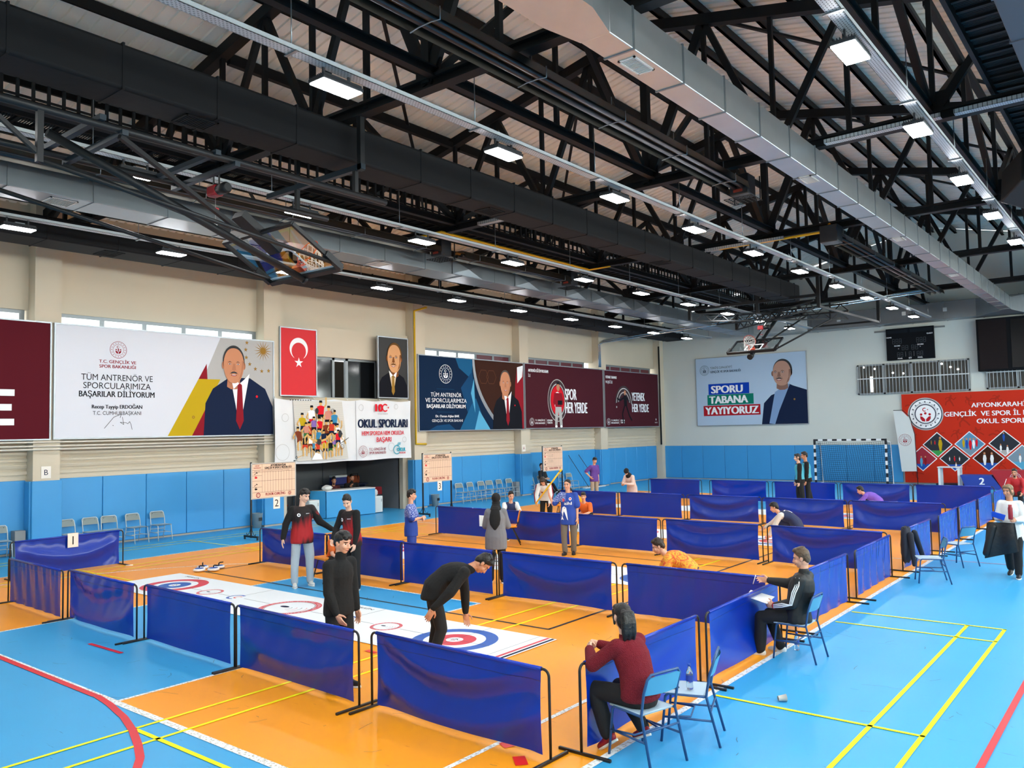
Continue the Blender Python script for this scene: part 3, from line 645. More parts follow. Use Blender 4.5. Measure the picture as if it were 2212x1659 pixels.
for z, u1 in ((4.02, 8.02), (3.66, 7.96), (3.3, 8.02)): a.rect(6.6, z-.08, u1, z+.08, PWH, 1)
a.rect(6.6, 3.2, 6.85, 4.1, PWH, 1); a.build('printed_panel', t)
t, a = banner('wall_banner', 'wide white banner with a smiling man in navy suit, red tie and mustard stripe', 'banner', 8.92, 15.5, 2.85, 5.84, PW)
a.shape([(13.63, 5.82), (15.48, 5.82), (15.48, 2.87), (12.55, 2.87), (12.5, 3.3)], PGREY, 1)
a.shape([(12.9, 4.52), (13.17, 5.0), (13.2, 4.5)], PDR, 2); a.shape([(12.68, 2.87), (13.1, 2.87), (13.16, 3.9)], PDR, 2)
a.shape([(11.96, 2.87), (12.91, 4.54), (13.62, 4.55), (12.7, 2.87)], PYEL, 3); a.ring(12.75, 3.42, .02, .045, PGOLD, 4, 12)
suit(a, 14.27, 2.87, 4.62, 1.2, PNAVY, PWH, PDR, 4); bust(a, 14.06, 5.02, .37, .57, PHG, PSK, PSK2, PHG, 14)
for k in range(16):
    q = 2*PI*k/16; a.star(15.1, 5.5, .33, PGOLD, 4, 16, .28) if k == 0 else None
for u, v in ((14.52, 5.72), (14.48, 5.5), (14.5, 5.26), (14.62, 5.06), (14.82, 4.92), (15.05, 4.86), (15.3, 4.88)): a.star(u, v, .075, PGOLD, 5)
emblem(a, 10.56, 5.24, .23, PDR)
a.text('T.C. GENÇLİK VE', 10.55, 4.87, .085, PDR, 3, 1.0, bold=.015); a.text('SPOR BAKANLIĞI', 10.55, 4.74, .085, PDR, 3, .98, bold=.015)
a.text('TÜM ANTRENÖR VE', 10.56, 4.40, .165, PDK, 3, 1.93); a.text('SPORCULARIMIZA', 10.56, 4.18, .165, PDK, 3, 1.82); a.text('BAŞARILAR DİLİYORUM', 10.56, 3.96, .155, PDK, 3, 2.03, bold=.012)
a.text('Recep Tayyip ERDOĞAN', 10.55, 3.65, .1, PDK, 3, 1.35, bold=.025); a.text('T.C. CUMHURBAŞKANI', 10.55, 3.48, .1, PDK, 3, 1.3)
a.line([(10.2, 3.12), (10.45, 3.42), (10.65, 3.5), (10.62, 3.4)], .012, PDK, 3); a.line([(10.42, 3.2), (10.44, 3.19)], .015, PDK, 3); a.line([(10.68, 3.42), (10.72, 3.22), (10.62, 3.28), (10.78, 3.27), (10.83, 3.24), (10.88, 3.3), (10.92, 3.22), (10.95, 3.08)], .011, PDK, 3)
a.build('printed_panel', t)
# the flag
t, a = banner('flag_panel', 'red flag panel with white crescent and star', 'flag', 15.72, 17.18, 4.10, 6.34, mat('flag_red', '#d3101f', 0.6))
for k in range(36):
    t0 = R(-60)+R(300)*k/36; t1 = R(-60)+R(300)*(k+1)/36
    def pt(tt, ou):
        if ou: return (16.46+.36*math.cos(tt), 5.66+.36*math.sin(tt))
        s_ = (tt-R(90))/R(150); q = R(90)+s_*R(139); return (16.46+.285*math.cos(q), 5.575+.285*math.sin(q))
    a.shape([pt(t0, 0), pt(t1, 0), pt(t1, 1), pt(t0, 1)], PWH, 1)
a.star(16.46, 5.2, .175, PWH, 1); a.build('printed_panel', t)
t, a = banner('framed_portrait', 'tall dark portrait of a fair haired man with moustache and striped tie', 'portrait', 19.88, 21.38, 4.11, 6.36, mat('portrait_black', '#18140f', 0.5))
suit(a, 20.62, 4.13, 5.05, .72, PDK, mat('print_cream', '#d8c3a0', .6), PGOLD, 1, False); bust(a, 20.68, 5.6, .36, .55, mat('print_fair_hair', '#6b4a24', .6), mat('print_warm_skin', '#d8a070', .6), mat('print_warm_shade', '#7c4a26', .6), mat('print_moustache', '#5b3a1e', .6), 12, -.15); a.build('printed_panel', t)
# blue banner with the second man
t, a = banner('wall_banner', 'dark blue banner with white lettering and a grey haired man before a flag', 'banner', 21.9, 28.4, 2.88, 5.82, PDB)
LYR = .6
for p, mm in (([(24.0, 5.8), (25.1, 5.8), (24.9, 5.0), (24.2, 5.4)], PTEAL), ([(24.3, 4.6), (25.0, 5.3), (25.2, 4.0), (24.7, 3.6)], mat('print_mid_blue', '#14456d', .6)), ([(24.2, 2.9), (25.9, 2.9), (25.2, 4.2), (24.9, 3.9)], PTEAL), ([(25.1, 2.9), (26.1, 2.9), (25.4, 3.7)], PLB), ([(22.4, 2.9), (24.0, 2.9), (23.6, 3.15), (22.9, 3.1)], MATS['print_mid_blue']), ([(24.9, 4.4), (25.1, 5.0), (25.15, 3.6)], PLB)): LYR = LYR+.4; a.shape(p, mm, LYR)
right = [(25.02, 5.8), (28.38, 5.8), (28.38, 2.9), (26.75, 2.9)]; cv = [(25.02+.1*0+1.75*(k/12)**2.2, 5.8-2.9*k/12) for k in range(13)]
a.shape([(28.38, 2.9), (28.38, 5.8)]+cv, PBR, 4)
for k in range(12): (u0, v0), (u1, v1) = cv[k], cv[k+1]; a.shape([(u0, v0), (u1, v1), (u1+.12+.012*(k+1), v1), (u0+.12+.012*k, v0)], FRA, 5)
for u in (25.7, 26.2): a.ring(u, 5.1, .3, .33, mat('print_bronze', '#5b3826', .6), 5+u-25.7, 6)
a.shape([(27.7, 2.9), (28.38, 2.9), (28.38, 5.7), (27.95, 5.6), (27.8, 4.9)], PDR, 5); a.shape([(27.95, 4.9), (28.3, 5.2), (28.38, 5.7), (27.95, 5.6)], PWH, 6)
suit(a, 27.25, 2.9, 4.42, 1.0, mat('print_black_suit', '#15171f', .6), PWH, PDR, 7); bust(a, 27.1, 4.88, .36, .55, mat('print_silver_hair', '#57524e', .6), PSK, PSK2, None, 17)
emblem(a, 23.42, 5.12, .37, PWH, 3, True); a.rect(22.9, 4.52, 23.9, 4.527, PTEAL, 2); a.rect(22.9, 3.62, 23.9, 3.627, PTEAL, 2)
a.text('TÜM ANTRENÖR', 23.45, 4.22, .16, PWH, 3, 1.75); a.text('VE SPORCULARIMIZA', 23.45, 4.0, .16, PWH, 3, 2.35); a.text('BAŞARILAR DİLİYORUM', 23.45, 3.78, .145, PWH, 3, 2.2, bold=.012)
a.text('Dr. Osman Aşkın BAK', 23.5, 3.42, .09, PWH, 3, 1.35, bold=.025); a.text('GENÇLİK VE SPOR BAKANI', 23.5, 3.24, .1, PWH, 3, 1.75); a.build('printed_panel', t)
def small_logo(a, u, v):
    emblem(a, u, v, .17, PWH); a.text('T.C. GENÇLİK VE', u+.24, v+.03, .075, PWH, 3, .72, 'l', .012); a.text('SPOR BAKANLIĞI', u+.24, v-.1, .075, PWH, 3, .72, 'l', .012); a.rect(u+1.05, v-.16, u+1.06, v+.14, PWH, 3); a.text('SPORUN', u+1.15, v+.02, .08, PWH, 3, .4, 'l', .012); a.text('TÜRKİYE', u+1.15, v-.09, .08, PWH, 3, .4, 'l', .012)
t, a = banner('wall_banner', 'maroon banner with a man standing inside oval rings and SPOR HER YERDE', 'banner', 28.46, 34.9, 2.91, 5.83, mat('print_plum', '#471a24', .6))
a.text('ANTRENÖR EĞİTİM PROGRAMI', 28.75, 5.45, .13, PWH, 3, 1.5, 'l', .015); a.text('İLE', 28.75, 5.22, .13, PWH, 3, .16, 'l')
for k, (r0, r1, mm) in enumerate(((.86, .9, PGREY), (.76, .82, PHG), (.66, .72, PGREY), (.36, .62, PRED), (.3, .36, PWH), (.0, .26, PDR))): a.ring(30.95, 4.2, r0*.86, r1*.86, mm, 2, 40, asp=1.28)
a.shape([(30.7, 4.55), (31.3, 4.55), (31.25, 3.9), (30.75, 3.9)], PDR, 5); a.shape([(30.76, 3.9), (31.24, 3.9), (31.3, 3.05), (31.1, 3.05), (31.0, 3.7), (30.88, 3.05), (30.7, 3.05)], PGREY, 5)
for s in (-1, 1): a.shape([(31+s*.3, 4.55), (31+s*.42, 4.1), (31+s*.3, 3.95), (31+s*.22, 4.2)], PDR, 6); a.oval(31+s*.2, 3.0, .1, .06, PWH, 6, 10)
a.oval(31, 4.82, .13, .19, PSK, 6, 16); a.shape([(30.86, 4.88), (30.9, 5.05), (31.1, 5.06), (31.14, 4.88), (31.05, 4.96), (30.95, 4.96)], PDK, 7); a.rect(30.95, 4.0, 31.3, 4.2, PDK, 7)
a.text('SPOR', 31.55, 4.25, .52, PWH, 7, .95, 'l', .015); a.text('HER YERDE', 31.55, 3.62, .52, PWH, 7, 1.85, 'l', .015); small_logo(a, 28.95, 3.22); a.build('printed_panel', t)
t, a = banner('wall_banner', 'maroon banner with grey arcs over a running player and YETENEK HER YERDE', 'banner', 35.0, 40.6, 2.9, 5.82, MATS['print_plum'])
a.text('YETENEK TARAMASI', 35.15, 5.4, .13, PWH, 3, 1.05, 'l', .015); a.text('PROJESİ İLE', 35.15, 5.15, .13, PWH, 3, .65, 'l')
for k in range(5): a.ring(36.9, 4.05, .82-.09*k, .875-.09*k, PGREY if k % 2 else PHG, 2, 30, R(0+4*k), R(175-3*k), 1.15)
a.oval(37.0, 4.7, .1, .13, PSK, 5, 12); a.shape([(36.85, 4.55), (37.15, 4.55), (37.2, 4.0), (36.9, 4.0)], PDK, 5)
for p in (((36.95, 4.05), (36.7, 3.6), (36.8, 3.1)), ((37.1, 4.05), (37.4, 3.5), (37.65, 3.25)), ((36.9, 4.45), (36.5, 4.3), (36.2, 4.4)), ((37.15, 4.45), (37.4, 4.25))): a.line(p, .1, PDK, 6)
a.oval(36.15, 3.95, .05, .05, PGREY, 4, 10); a.text('YETENEK', 37.7, 4.3, .44, PWH, 7, 1.35, 'l', .015); a.text('HER YERDE', 37.7, 3.7, .44, PWH, 7, 1.75, 'l', .015); small_logo(a, 35.35, 3.2); a.star(40.25, 3.3, .08, PWH, 3); a.text('TÜRKİYE', 40.25, 3.1, .06, PWH, 3, .3); a.build('printed_panel', t)

# cloth banner over the recess
def wavy(y0, y1, ztl, ztr, zbl, zbr, x):
    def fn(u, v):
        y = y0+(y1-y0)*u; zt = ztl+(ztr-ztl)*u - .05*abs(math.sin(PI*u*5)); zb = zbl+(zbr-zbl)*u+.012*math.sin(u*17)
        return (x+.035*math.sin(u*23+v*2)*math.sin(PI*v)+.02*math.sin(u*60)*(1-v)**3, y, zt+(zb-zt)*v)
    return fn
t = thing('cloth_banner', 'white cloth banner with a crowd of drawn athletes and OKUL SPORLARI', 'banner', (-21.95, 18.4, 1.9))
m = MB(mat('banner_cloth', '#dfe2e4', 0.7, bump=0.05, bscale=4)); m.grid(wavy(15.43, 21.38, 4.02, 4.03, 1.90, 1.93, -21.97), 60, 16); m.build('cloth', t)
for y in (15.5, 17.0, 18.4, 19.9, 21.3): m = MB(PWH); m.tube([(-21.97, y, 4.0), (-22.12, y, 4.12)], .008, 5); m.build('tie_cord', t)
a = Art((-21.925, 0, 0), (0,1,0), (0,0,1), 0.0003)
a.shape([(16.1, 3.95), (18.1, 3.95), (18.35, 2.0), (16.25, 2.0)], mat('print_paper', '#cfcdc4', .7), 0)
for k in range(30): z = 3.86-.062*k; a.line([(16.12+.004*k, z-.06), (18.1+.008*k, z+.02)], .006, PGREY, 1)
for k in range(9): a.oval(16.0+.1*k, 3.97, .018, .022, PDK, 1, 8)
a.line([(18.7, 3.98), (18.72, 1.94)], .012, PHG, 1)
cols = [mat('print_orange_red', '#c8402a', .6), PRED, mat('print_sky', '#3a86b0', .6), PDK, mat('print_salmon', '#d08a78', .6), PWH, PYEL, mat('print_lilac', '#8a6ab0', .6), mat('print_forest', '#35703a', .6), PNAVY, mat('print_rust', '#7a3a22', .6)]
SKI = mat('print_peach', '#d8ac6a', .6)
def athlete(u, v, h, top, bot, lean=0, l=3, armu=0):
    """a small generic drawn sportsman: legs, shorts, vest, arms, head and hair"""
    for s in (-1, 1): a.line([(u+s*.05*h, v+.45*h), (u+s*.1*h+lean*.0, v+.22*h), (u+s*.08*h, v)], .075*h, SKI, l); a.line([(u+lean*h+s*.13*h, v+.74*h), (u+lean*h+s*.24*h, v+(.55+.3*armu*(s > 0))*h), (u+lean*h+s*(.16 if s < 0 else .24)*h, v+(.5+.62*armu*(s > 0))*h)], .065*h, SKI, l)
    a.shape([(u-.13*h, v+.52*h), (u+.13*h, v+.52*h), (u+.15*h, v+.32*h), (u+.01*h, v+.42*h), (u-.15*h, v+.32*h)], bot, l+1)
    a.shape([(u-.13*h, v+.5*h), (u+.13*h, v+.5*h), (u+lean*h+.16*h, v+.78*h), (u+lean*h+.05*h, v+.82*h), (u+lean*h-.05*h, v+.82*h), (u+lean*h-.16*h, v+.78*h)], top, l+2)
    a.oval(u+lean*h, v+.9*h, .065*h, .09*h, SKI, l+3, 12); a.shape([(u+lean*h-.075*h, v+.92*h), (u+lean*h-.06*h, v+1.0*h), (u+lean*h+.06*h, v+1.0*h), (u+lean*h+.075*h, v+.92*h)], PDK, l+4)
spec = [(17.2, 3.12, .72, 1, 3, 0, 1), (16.85, 2.98, .7, 5, 1, -.02, 0), (17.5, 2.95, .72, 4, 3, .03, 0), (17.75, 2.86, .68, 2, 9, .02, 0), (16.5, 2.78, .66, 6, 9, -.06, 0), (17.15, 2.72, .6, 1, 3, 0, 0), (16.72, 2.5, .66, 0, 3, 0, 0), (17.42, 2.5, .7, 10, 3, 0, 0), (17.85, 2.5, .6, 5, 8, .05, 1), (16.35, 2.4, .6, 10, 10, -.1, 0), (17.1, 2.4, .55, 2, 8, 0, 0), (16.55, 2.15, .58, 3, 0, .04, 0), (17.75, 2.1, .62, 7, 8, .04, 0), (18.0, 2.12, .6, 5, 5, .05, 0), (17.35, 2.03, .55, 6, 9, 0, 0), (17.05, 2.05, .48, 0, 3, 0, 0), (16.85, 2.1, .45, 2, 3, 0, 0), (17.58, 2.08, .46, 3, 8, 0, 0)]
spec = [(u, v-.1*h*(v > 2.2), h*1.28, a1, b1, c1, d1) for u, v, h, a1, b1, c1, d1 in spec]+[(16.9, 2.74, .7, 7, 3, 0, 0), (17.3, 2.3, .7, 9, 1, 0, 0), (17.9, 2.3, .7, 1, 9, 0, 0), (16.75, 2.25, .6, 5, 10, 0, 0), (16.6, 2.55, .7, 4, 8, -.03, 0), (17.62, 2.6, .72, 0, 9, 0, 0)]
for i, (u, v, h, c1, c2, ln, au) in enumerate(spec): athlete(u, v, h, cols[c1], cols[c2], ln, 3+5*i, au)
L0 = 3+5*len(spec)
for s in (-1, 1): a.line([(17.1+s*.05, 2.62), (17.1+s*.28, 2.68), (17.1+s*.5, 2.86)], .07, SKI, L0)
a.oval(17.1, 2.6, .09, .1, PHG, L0+1, 14); a.oval(17.02, 3.62, .07, .1, PHG, L0, 14); a.line([(17.02, 3.52), (16.98, 3.25)], .02, PHG, L0); a.oval(17.98, 2.85, .08, .13, PHG, L0, 14)
for u, v in ((17.68, 3.62), (18.06, 2.42)): a.ring(u, v, .07, .082, PDK, L0, 18); a.star(u, v, .05, PGREY, L0)
a.line([(17.95, 2.5), (18.35, 2.72)], .018, PDK, L0); a.ring(16.2, 2.12, .03, .045, PDK, L0, 12); a.line([(16.24, 2.12), (16.5, 2.2)], .02, SKI, L0)
a.shape([(16.8, 2.02), (17.25, 2.02), (17.15, 2.2), (16.95, 2.25)], PWH, L0)
a.text('10', 19.62, 3.62, .27, PRED, 1, .32, 'l', .05); a.ring(20.07, 3.755, .1, .145, PRED, 1, 24, R(40), R(320)); a.star(20.22, 3.76, .05, PRED, 1); a.text('YÜZ YILLIK CUMHURİYET', 19.95, 3.52, .03, PDK, 1, .5)
a.text('OKUL SPORLARI', 19.98, 3.05, .30, PNAVY, 1, 2.35, bold=.035); a.text('HEM SPORDA HEM OKULDA', 19.98, 2.78, .15, PRED, 1, 2.0, bold=.012); a.text('BAŞARI', 20.0, 2.54, .17, PRED, 1, .7, bold=.012)
emblem(a, 19.02, 2.22, .2, PDR); a.text('T.C. GENÇLİK VE', 19.3, 2.25, .085, PDR, 1, .78, 'l', .015); a.text('SPOR BAKANLIĞI', 19.3, 2.12, .085, PDR, 1, .78, 'l', .015)
a.ring(20.62, 2.24, .14, .17, PCYAN, 1, 20, R(20), R(330)); a.text('OKUL', 20.62, 2.18, .13, PCYAN, 2, .44, 'l', .05); a.text('SPORLARI', 20.74, 2.09, .06, PRED, 3, .3, 'l', .015)
for k in range(3): a.line([(20.66+.05*k, 2.4), (20.7+.05*k, 2.5)], .03, PCYAN, 1)
for u, v, r_ in ((15.7, 2.3, .25), (18.95, 3.75, .1), (19.0, 3.3, .07), (20.6, 3.8, .08), (21.1, 3.2, .1), (21.0, 2.6, .09), (15.8, 3.4, .12), (20.35, 2.35, .14)): a.ring(u, v, r_, r_+.012, PGREY, 0, 20)
a.build('printed_design', t)

# ------------------------------------------------------------------ back wall: poster, scoreboard, screen, big red banner
def fbanner(name, label, cat, x0, x1, z0, z1, base, y=41.33, fr=.03, frame=True):
    t = thing(name, label, cat, ((x0+x1)/2, y, z0))
    if frame:
        m = MB(FRA)
        for a0, b0, a1, b1 in ((x0, z0, x1, z0+fr), (x0, z1-fr, x1, z1), (x0, z0+fr, x0+fr, z1-fr), (x1-fr, z0+fr, x1, z1-fr)): m.box((a0, y-.02, b0), (a1, y+.05, b1))
        m.build('frame', t)
    a = Art((0, y, 0), (1,0,0), (0,0,1)); a.use(base).box((x0+.01, y, z0+.01), (x1-.01, y+.04, z1-.01)); return t, a
t, a = fbanner('wall_poster', 'pale blue poster with a suited man looking left and SPORU TABANA YAYIYORUZ', 'poster', -20.15, -14.07, 2.88, 6.58, mat('print_pale_blue', '#b3c9de', .6))
a.shape([(-16.5, 2.9), (-16.35, 4.0), (-15.95, 4.4), (-15.4, 4.6), (-15.0, 4.95), (-14.8, 4.85), (-14.1, 4.6), (-14.1, 2.9)], PNAVY, 1)
a.shape([(-16.1, 2.95), (-15.75, 4.55), (-15.2, 4.9), (-14.95, 4.95), (-15.55, 3.6), (-15.8, 2.9)], mat('print_shirt_blue', '#7f9dc4', .6), 2); a.oval(-14.75, 4.15, .05, .05, PGOLD, 3, 8)
bust(a, -15.35, 5.55, .5, .68, PHG, mat('print_pale_skin', '#b98f7c', .6), mat('print_pale_shade', '#8a675a', .6), PHG, 12, -.3)
emblem(a, -19.62, 5.9, .27, PDB); a.text('TÜRKİYE CUMHURİYETİ', -19.28, 5.95, .12, PHG, 3, 1.25, 'l'); a.text('GENÇLİK VE SPOR BAKANLIĞI', -19.28, 5.74, .12, PDB, 3, 1.72, 'l', .012)
for z0, z1, x0, x1, mm, s, w_ in ((4.56, 5.14, -19.42, -17.12, mat('print_royal', '#0b3fae', .6), 'SPORU', 1.75), (4.0, 4.55, -19.5, -16.9, mat('print_green', '#0f7a66', .6), 'TABANA', 2.15), (3.42, 3.97, -19.74, -16.55, mat('print_crimson', '#b01f2a', .6), 'YAYIYORUZ', 2.95)): a.rect(x0, z0, x1, z1, mm, 1); a.text(s, (x0+x1)/2-(.1 if s != 'YAYIYORUZ' else -.0), z0+.08, .40, PWH, 3, w_, bold=.04)
a.build('printed_panel', t)
SEG = mat('unlit_segment', '#2c333b', .5); BRD = mat('scoreboard_black', '#090c11', .7, spec=.15)
t, a = fbanner('scoreboard', 'black electronic scoreboard with unlit digits', 'scoreboard', -10.25, -8.2, 5.78, 7.27, BRD, 41.22, frame=False)
def digit(u, v, w_, h):
    for p in (((u, v), (u+w_, v)), ((u, v+h/2), (u+w_, v+h/2)), ((u, v+h), (u+w_, v+h)), ((u, v), (u, v+h)), ((u+w_, v), (u+w_, v+h))): a.line(p, .02, SEG, 1)
for u in (-9.97, -9.82, -9.67, -8.93, -8.78, -8.63): digit(u, 6.55, .09, .22)
for u in (-9.57, -9.41, -9.15, -8.99): digit(u, 6.24, .1, .2)
for u in (-9.78, -9.63, -9.27, -8.93, -8.78): digit(u, 5.93, .09, .2)
for s, u, v in (('HOME', -10.12, 6.83), ('GUEST', -8.36, 6.9), ('SCORE', -9.77, 6.42), ('SCORE', -8.77, 6.42), ('FOUL', -9.66, 5.82), ('SET', -9.23, 5.82), ('FOUL', -8.8, 5.82)): a.text(s, u, v, .06, PWH, 1, bold=.012)
a.text('<', -9.72, 6.28, .06, PWH, 1); a.text('>', -8.78, 6.32, .06, PWH, 1)
for u in (-9.42, -9.06): [a.oval(u, 5.95+.06*k, .01, .015, PGREY, 1, 6) for k in range(4)]
a.rect(-10.2, 7.04, -9.3, 7.2, mat('scoreboard_grey', '#14191f', .7, spec=.15), 1); a.rect(-9.2, 7.04, -8.26, 7.2, MATS['scoreboard_grey'], 1); a.build('display_face', t)
m = MB(BRD); m.box((-10.25, 41.23, 5.78), (-8.2, 41.38, 7.27)); m.build('housing', t); m = MB(mat('rail_grey', '#8a8e8e', .4, .6)); m.box((-10.8, 41.36, 7.16), (-7.75, 41.4, 7.24)); m.build('mount_rail', t)
t = thing('led_screen', 'big dark LED screen high on the back wall at the right', 'screen', (-4.6, 41.0, 5.03))
SCN = mat('screen_dark', '#12080a', .6, spec=.2); m = MB(BRD); m.box((-6.43, 40.9, 5.03), (-2.0, 41.35, 7.32)); m.build('cabinet', t)
m = MB(SCN); m.box((-6.35, 40.88, 5.1), (-5.28, 40.9, 7.25)); 
for k in range(1, 12): m.box((-6.35, 40.875, 5.1+.18*k), (-5.28, 40.88, 5.105+.18*k))
m.build('side_panel', t); m = MB(mat('screen_glass', '#07090d', .25, spec=.3)); m.box((-5.12, 40.88, 5.12), (-2.1, 40.9, 7.2)); m.build('glass_face', t)
ORR = mat('print_banner_red', '#c3301c', .6); ORD_ = mat('print_banner_dark', '#a32c1b', .6)
t, a = fbanner('backdrop_banner', 'huge orange red backdrop banner with round emblem and diamond photographs', 'banner', -9.72, -1.0, .06, 4.17, ORR, 41.28, frame=False)
a.oval(-8.72, 3.22, .75, .75, PGREY, 1, 48); emblem(a, -8.72, 3.22, .7, PNAVY, 4, True, PWH)
crest = mat('print_emblem_red', '#b5202c', .6)
a.oval(-8.72, 3.22, .42, .42, PWH, 5, 40); a.ring(-8.72, 3.22, .41, .43, PNAVY, 6, 40)
u, v, r_ = -8.72, 3.15, .62
a.ring(u-.03, v+.27, .055, .09, crest, 7, 16, R(50), R(310)); a.star(u+.1, v+.27, .04, crest, 7)
for dx, dz in ((0, .1), (-.18, .05), (.18, .05)): a.oval(u+dx, v+dz, .055, .055, crest, 7, 12)
for s in (-1, 1): a.shape([(u+s*.22, v-.02), (u+s*.13, v-.05), (u+s*.02, v-.17), (u+s*.02, v-.28), (u+s*.14, v-.26), (u+s*.22, v-.14)], crest, 7)
for k, ch in enumerate('TÜRKİYE CUMHURİYETİ GENÇLİK VE SPOR BAKANLIĞI'):
    q = R(200)-R(315)*k/44
    if ch != ' ': a.text(ch, -8.72+.49*math.cos(q), 3.22+.49*math.sin(q), .055, PNAVY, 6, rot=q-PI/2)
a.text('AFYONKARAHİSAR', -6.83, 3.46, .20, PWH, 3, 2.6, 'l', .02); a.text('GENÇLİK  VE SPOR İL MÜDÜRLÜĞÜ', -7.93, 3.08, .21, PWH, 3, 4.9, 'l', .02); a.text('OKUL SPORLARI', -6.65, 2.74, .21, PWH, 3, 2.35, 'l', .02)
for (u, v, s_, k) in ((-9.3, 3.6, .5, 0), (-7.7, 3.8, .5, 1), (-6.9, 3.75, .45, 2), (-5.9, 3.8, .45, 3), (-7.2, 2.9, .6, 4), (-8.2, 2.3, .4, 5), (-7.5, 2.3, .45, 6), (-6.65, 2.35, .45, 7), (-5.9, 2.2, .6, 8), (-9.35, 2.2, .4, 9), (-9.2, .5, .5, 10), (-7.2, .9, .4, 11), (-5.8, .9, .4, 12), (-4.6, 2.3, .5, 13), (-3, 3.8, .5, 14)):
    q = (k*.9) % 2.4-1.2; c_, n_ = math.cos(q), math.sin(q); f = lambda x, y: (u+s_*(x*c_-y*n_), v+s_*(x*n_+y*c_))
    a.oval(*f(0, .45), .09*s_, .09*s_, ORD_, 0.55+.06*k, 10); a.line([f(0, .38), f(0, 0)], .2*s_, ORD_, 0.60+.06*k); a.line([f(0, .05), f(-.22, -.2), f(-.2, -.5)], .11*s_, ORD_, 0.65+.06*k); a.line([f(0, .05), f(.25, -.15), f(.45, -.4)], .11*s_, ORD_, 0.70+.06*k); a.line([f(0, .3), f(.3, .15), f(.45, .4)], .08*s_, ORD_, 0.75+.06*k); a.line([f(0, .3), f(-.3, .2), f(-.35, 0)], .08*s_, ORD_, 0.80+.06*k)
def diamond(u, v, g, sky, ground, figs):
    r_ = .62; a.shape([(u-r_, v), (u, v-r_*.93), (u+r_, v), (u, v+r_*.93)], PWH, 2); q = .57
    a.shape([(u-q, v), (u, v-q*.93), (u+q, v), (u, v+q*.93)], sky, 3); a.shape([(u-q*g, v-q*.93*(1-g)), (u, v-q*.93), (u+q*g, v-q*.93*(1-g))], ground, 4)
    for i, (dx, dz, h, mm) in enumerate(figs): a.shape([(u+dx-.05*h, v+dz), (u+dx+.05*h, v+dz), (u+dx+.12*h, v+dz+.5*h), (u+dx+.07*h, v+dz+.75*h), (u+dx-.07*h, v+dz+.75*h), (u+dx-.12*h, v+dz+.45*h)], mm, 5+i); a.oval(u+dx, v+dz+.86*h, .07*h, .09*h, PSK, 5+i, 10)
GRN = mat('print_grass', '#3f9a52', .6); MBL = mat('print_mat_blue', '#2455b0', .6); TRK = mat('print_track', '#7d95a8', .6); HAL = mat('print_hall', '#30343c', .6)
diamond(-8.28, 1.81, .5, HAL, GRN, [(.12, -.3, .7, PYEL), (-.25, 0, .2, PGOLD), (-.1, 0, .2, PRED)])
diamond(-6.97, 1.83, .6, mat('print_arena', '#5b8fb4', .6), TRK, [(-.25, -.15, .45, PYEL), (-.12, -.2, .5, MBL), (.02, -.25, .55, PRED), (.15, -.2, .5, PWH), (.27, -.12, .42, PRED)])
diamond(-5.63, 1.85, .45, HAL, PGREY, [(-.02, .1, .4, MBL), (.1, -.45, .4, PWH), (-.15, -.35, .35, PWH)])
diamond(-8.93, 1.17, .55, mat('print_red_hall', '#a03040', .6), MBL, [(-.05, -.35, .5, PLB), (.12, -.3, .45, PDR)])
diamond(-7.61, 1.18, .5, HAL, MBL, [(-.2, -.1, .2, PWH), (0, -.12, .25, PRED), (.2, -.1, .2, PWH), (.05, -.45, .3, PWH)])
diamond(-6.28, 1.2, .62, PBR, MBL, [(-.14, -.3, .6, PWH), (.14, -.3, .6, PWH)])
diamond(-4.98, 1.22, .7, TRK, PLB, [(-.1, -.2, .4, PWH), (.15, -.1, .35, GRN)]); diamond(-4.3, 1.87, .5, HAL, GRN, [(0, -.2, .5, PRED)]); a.build('printed_sheet', t)
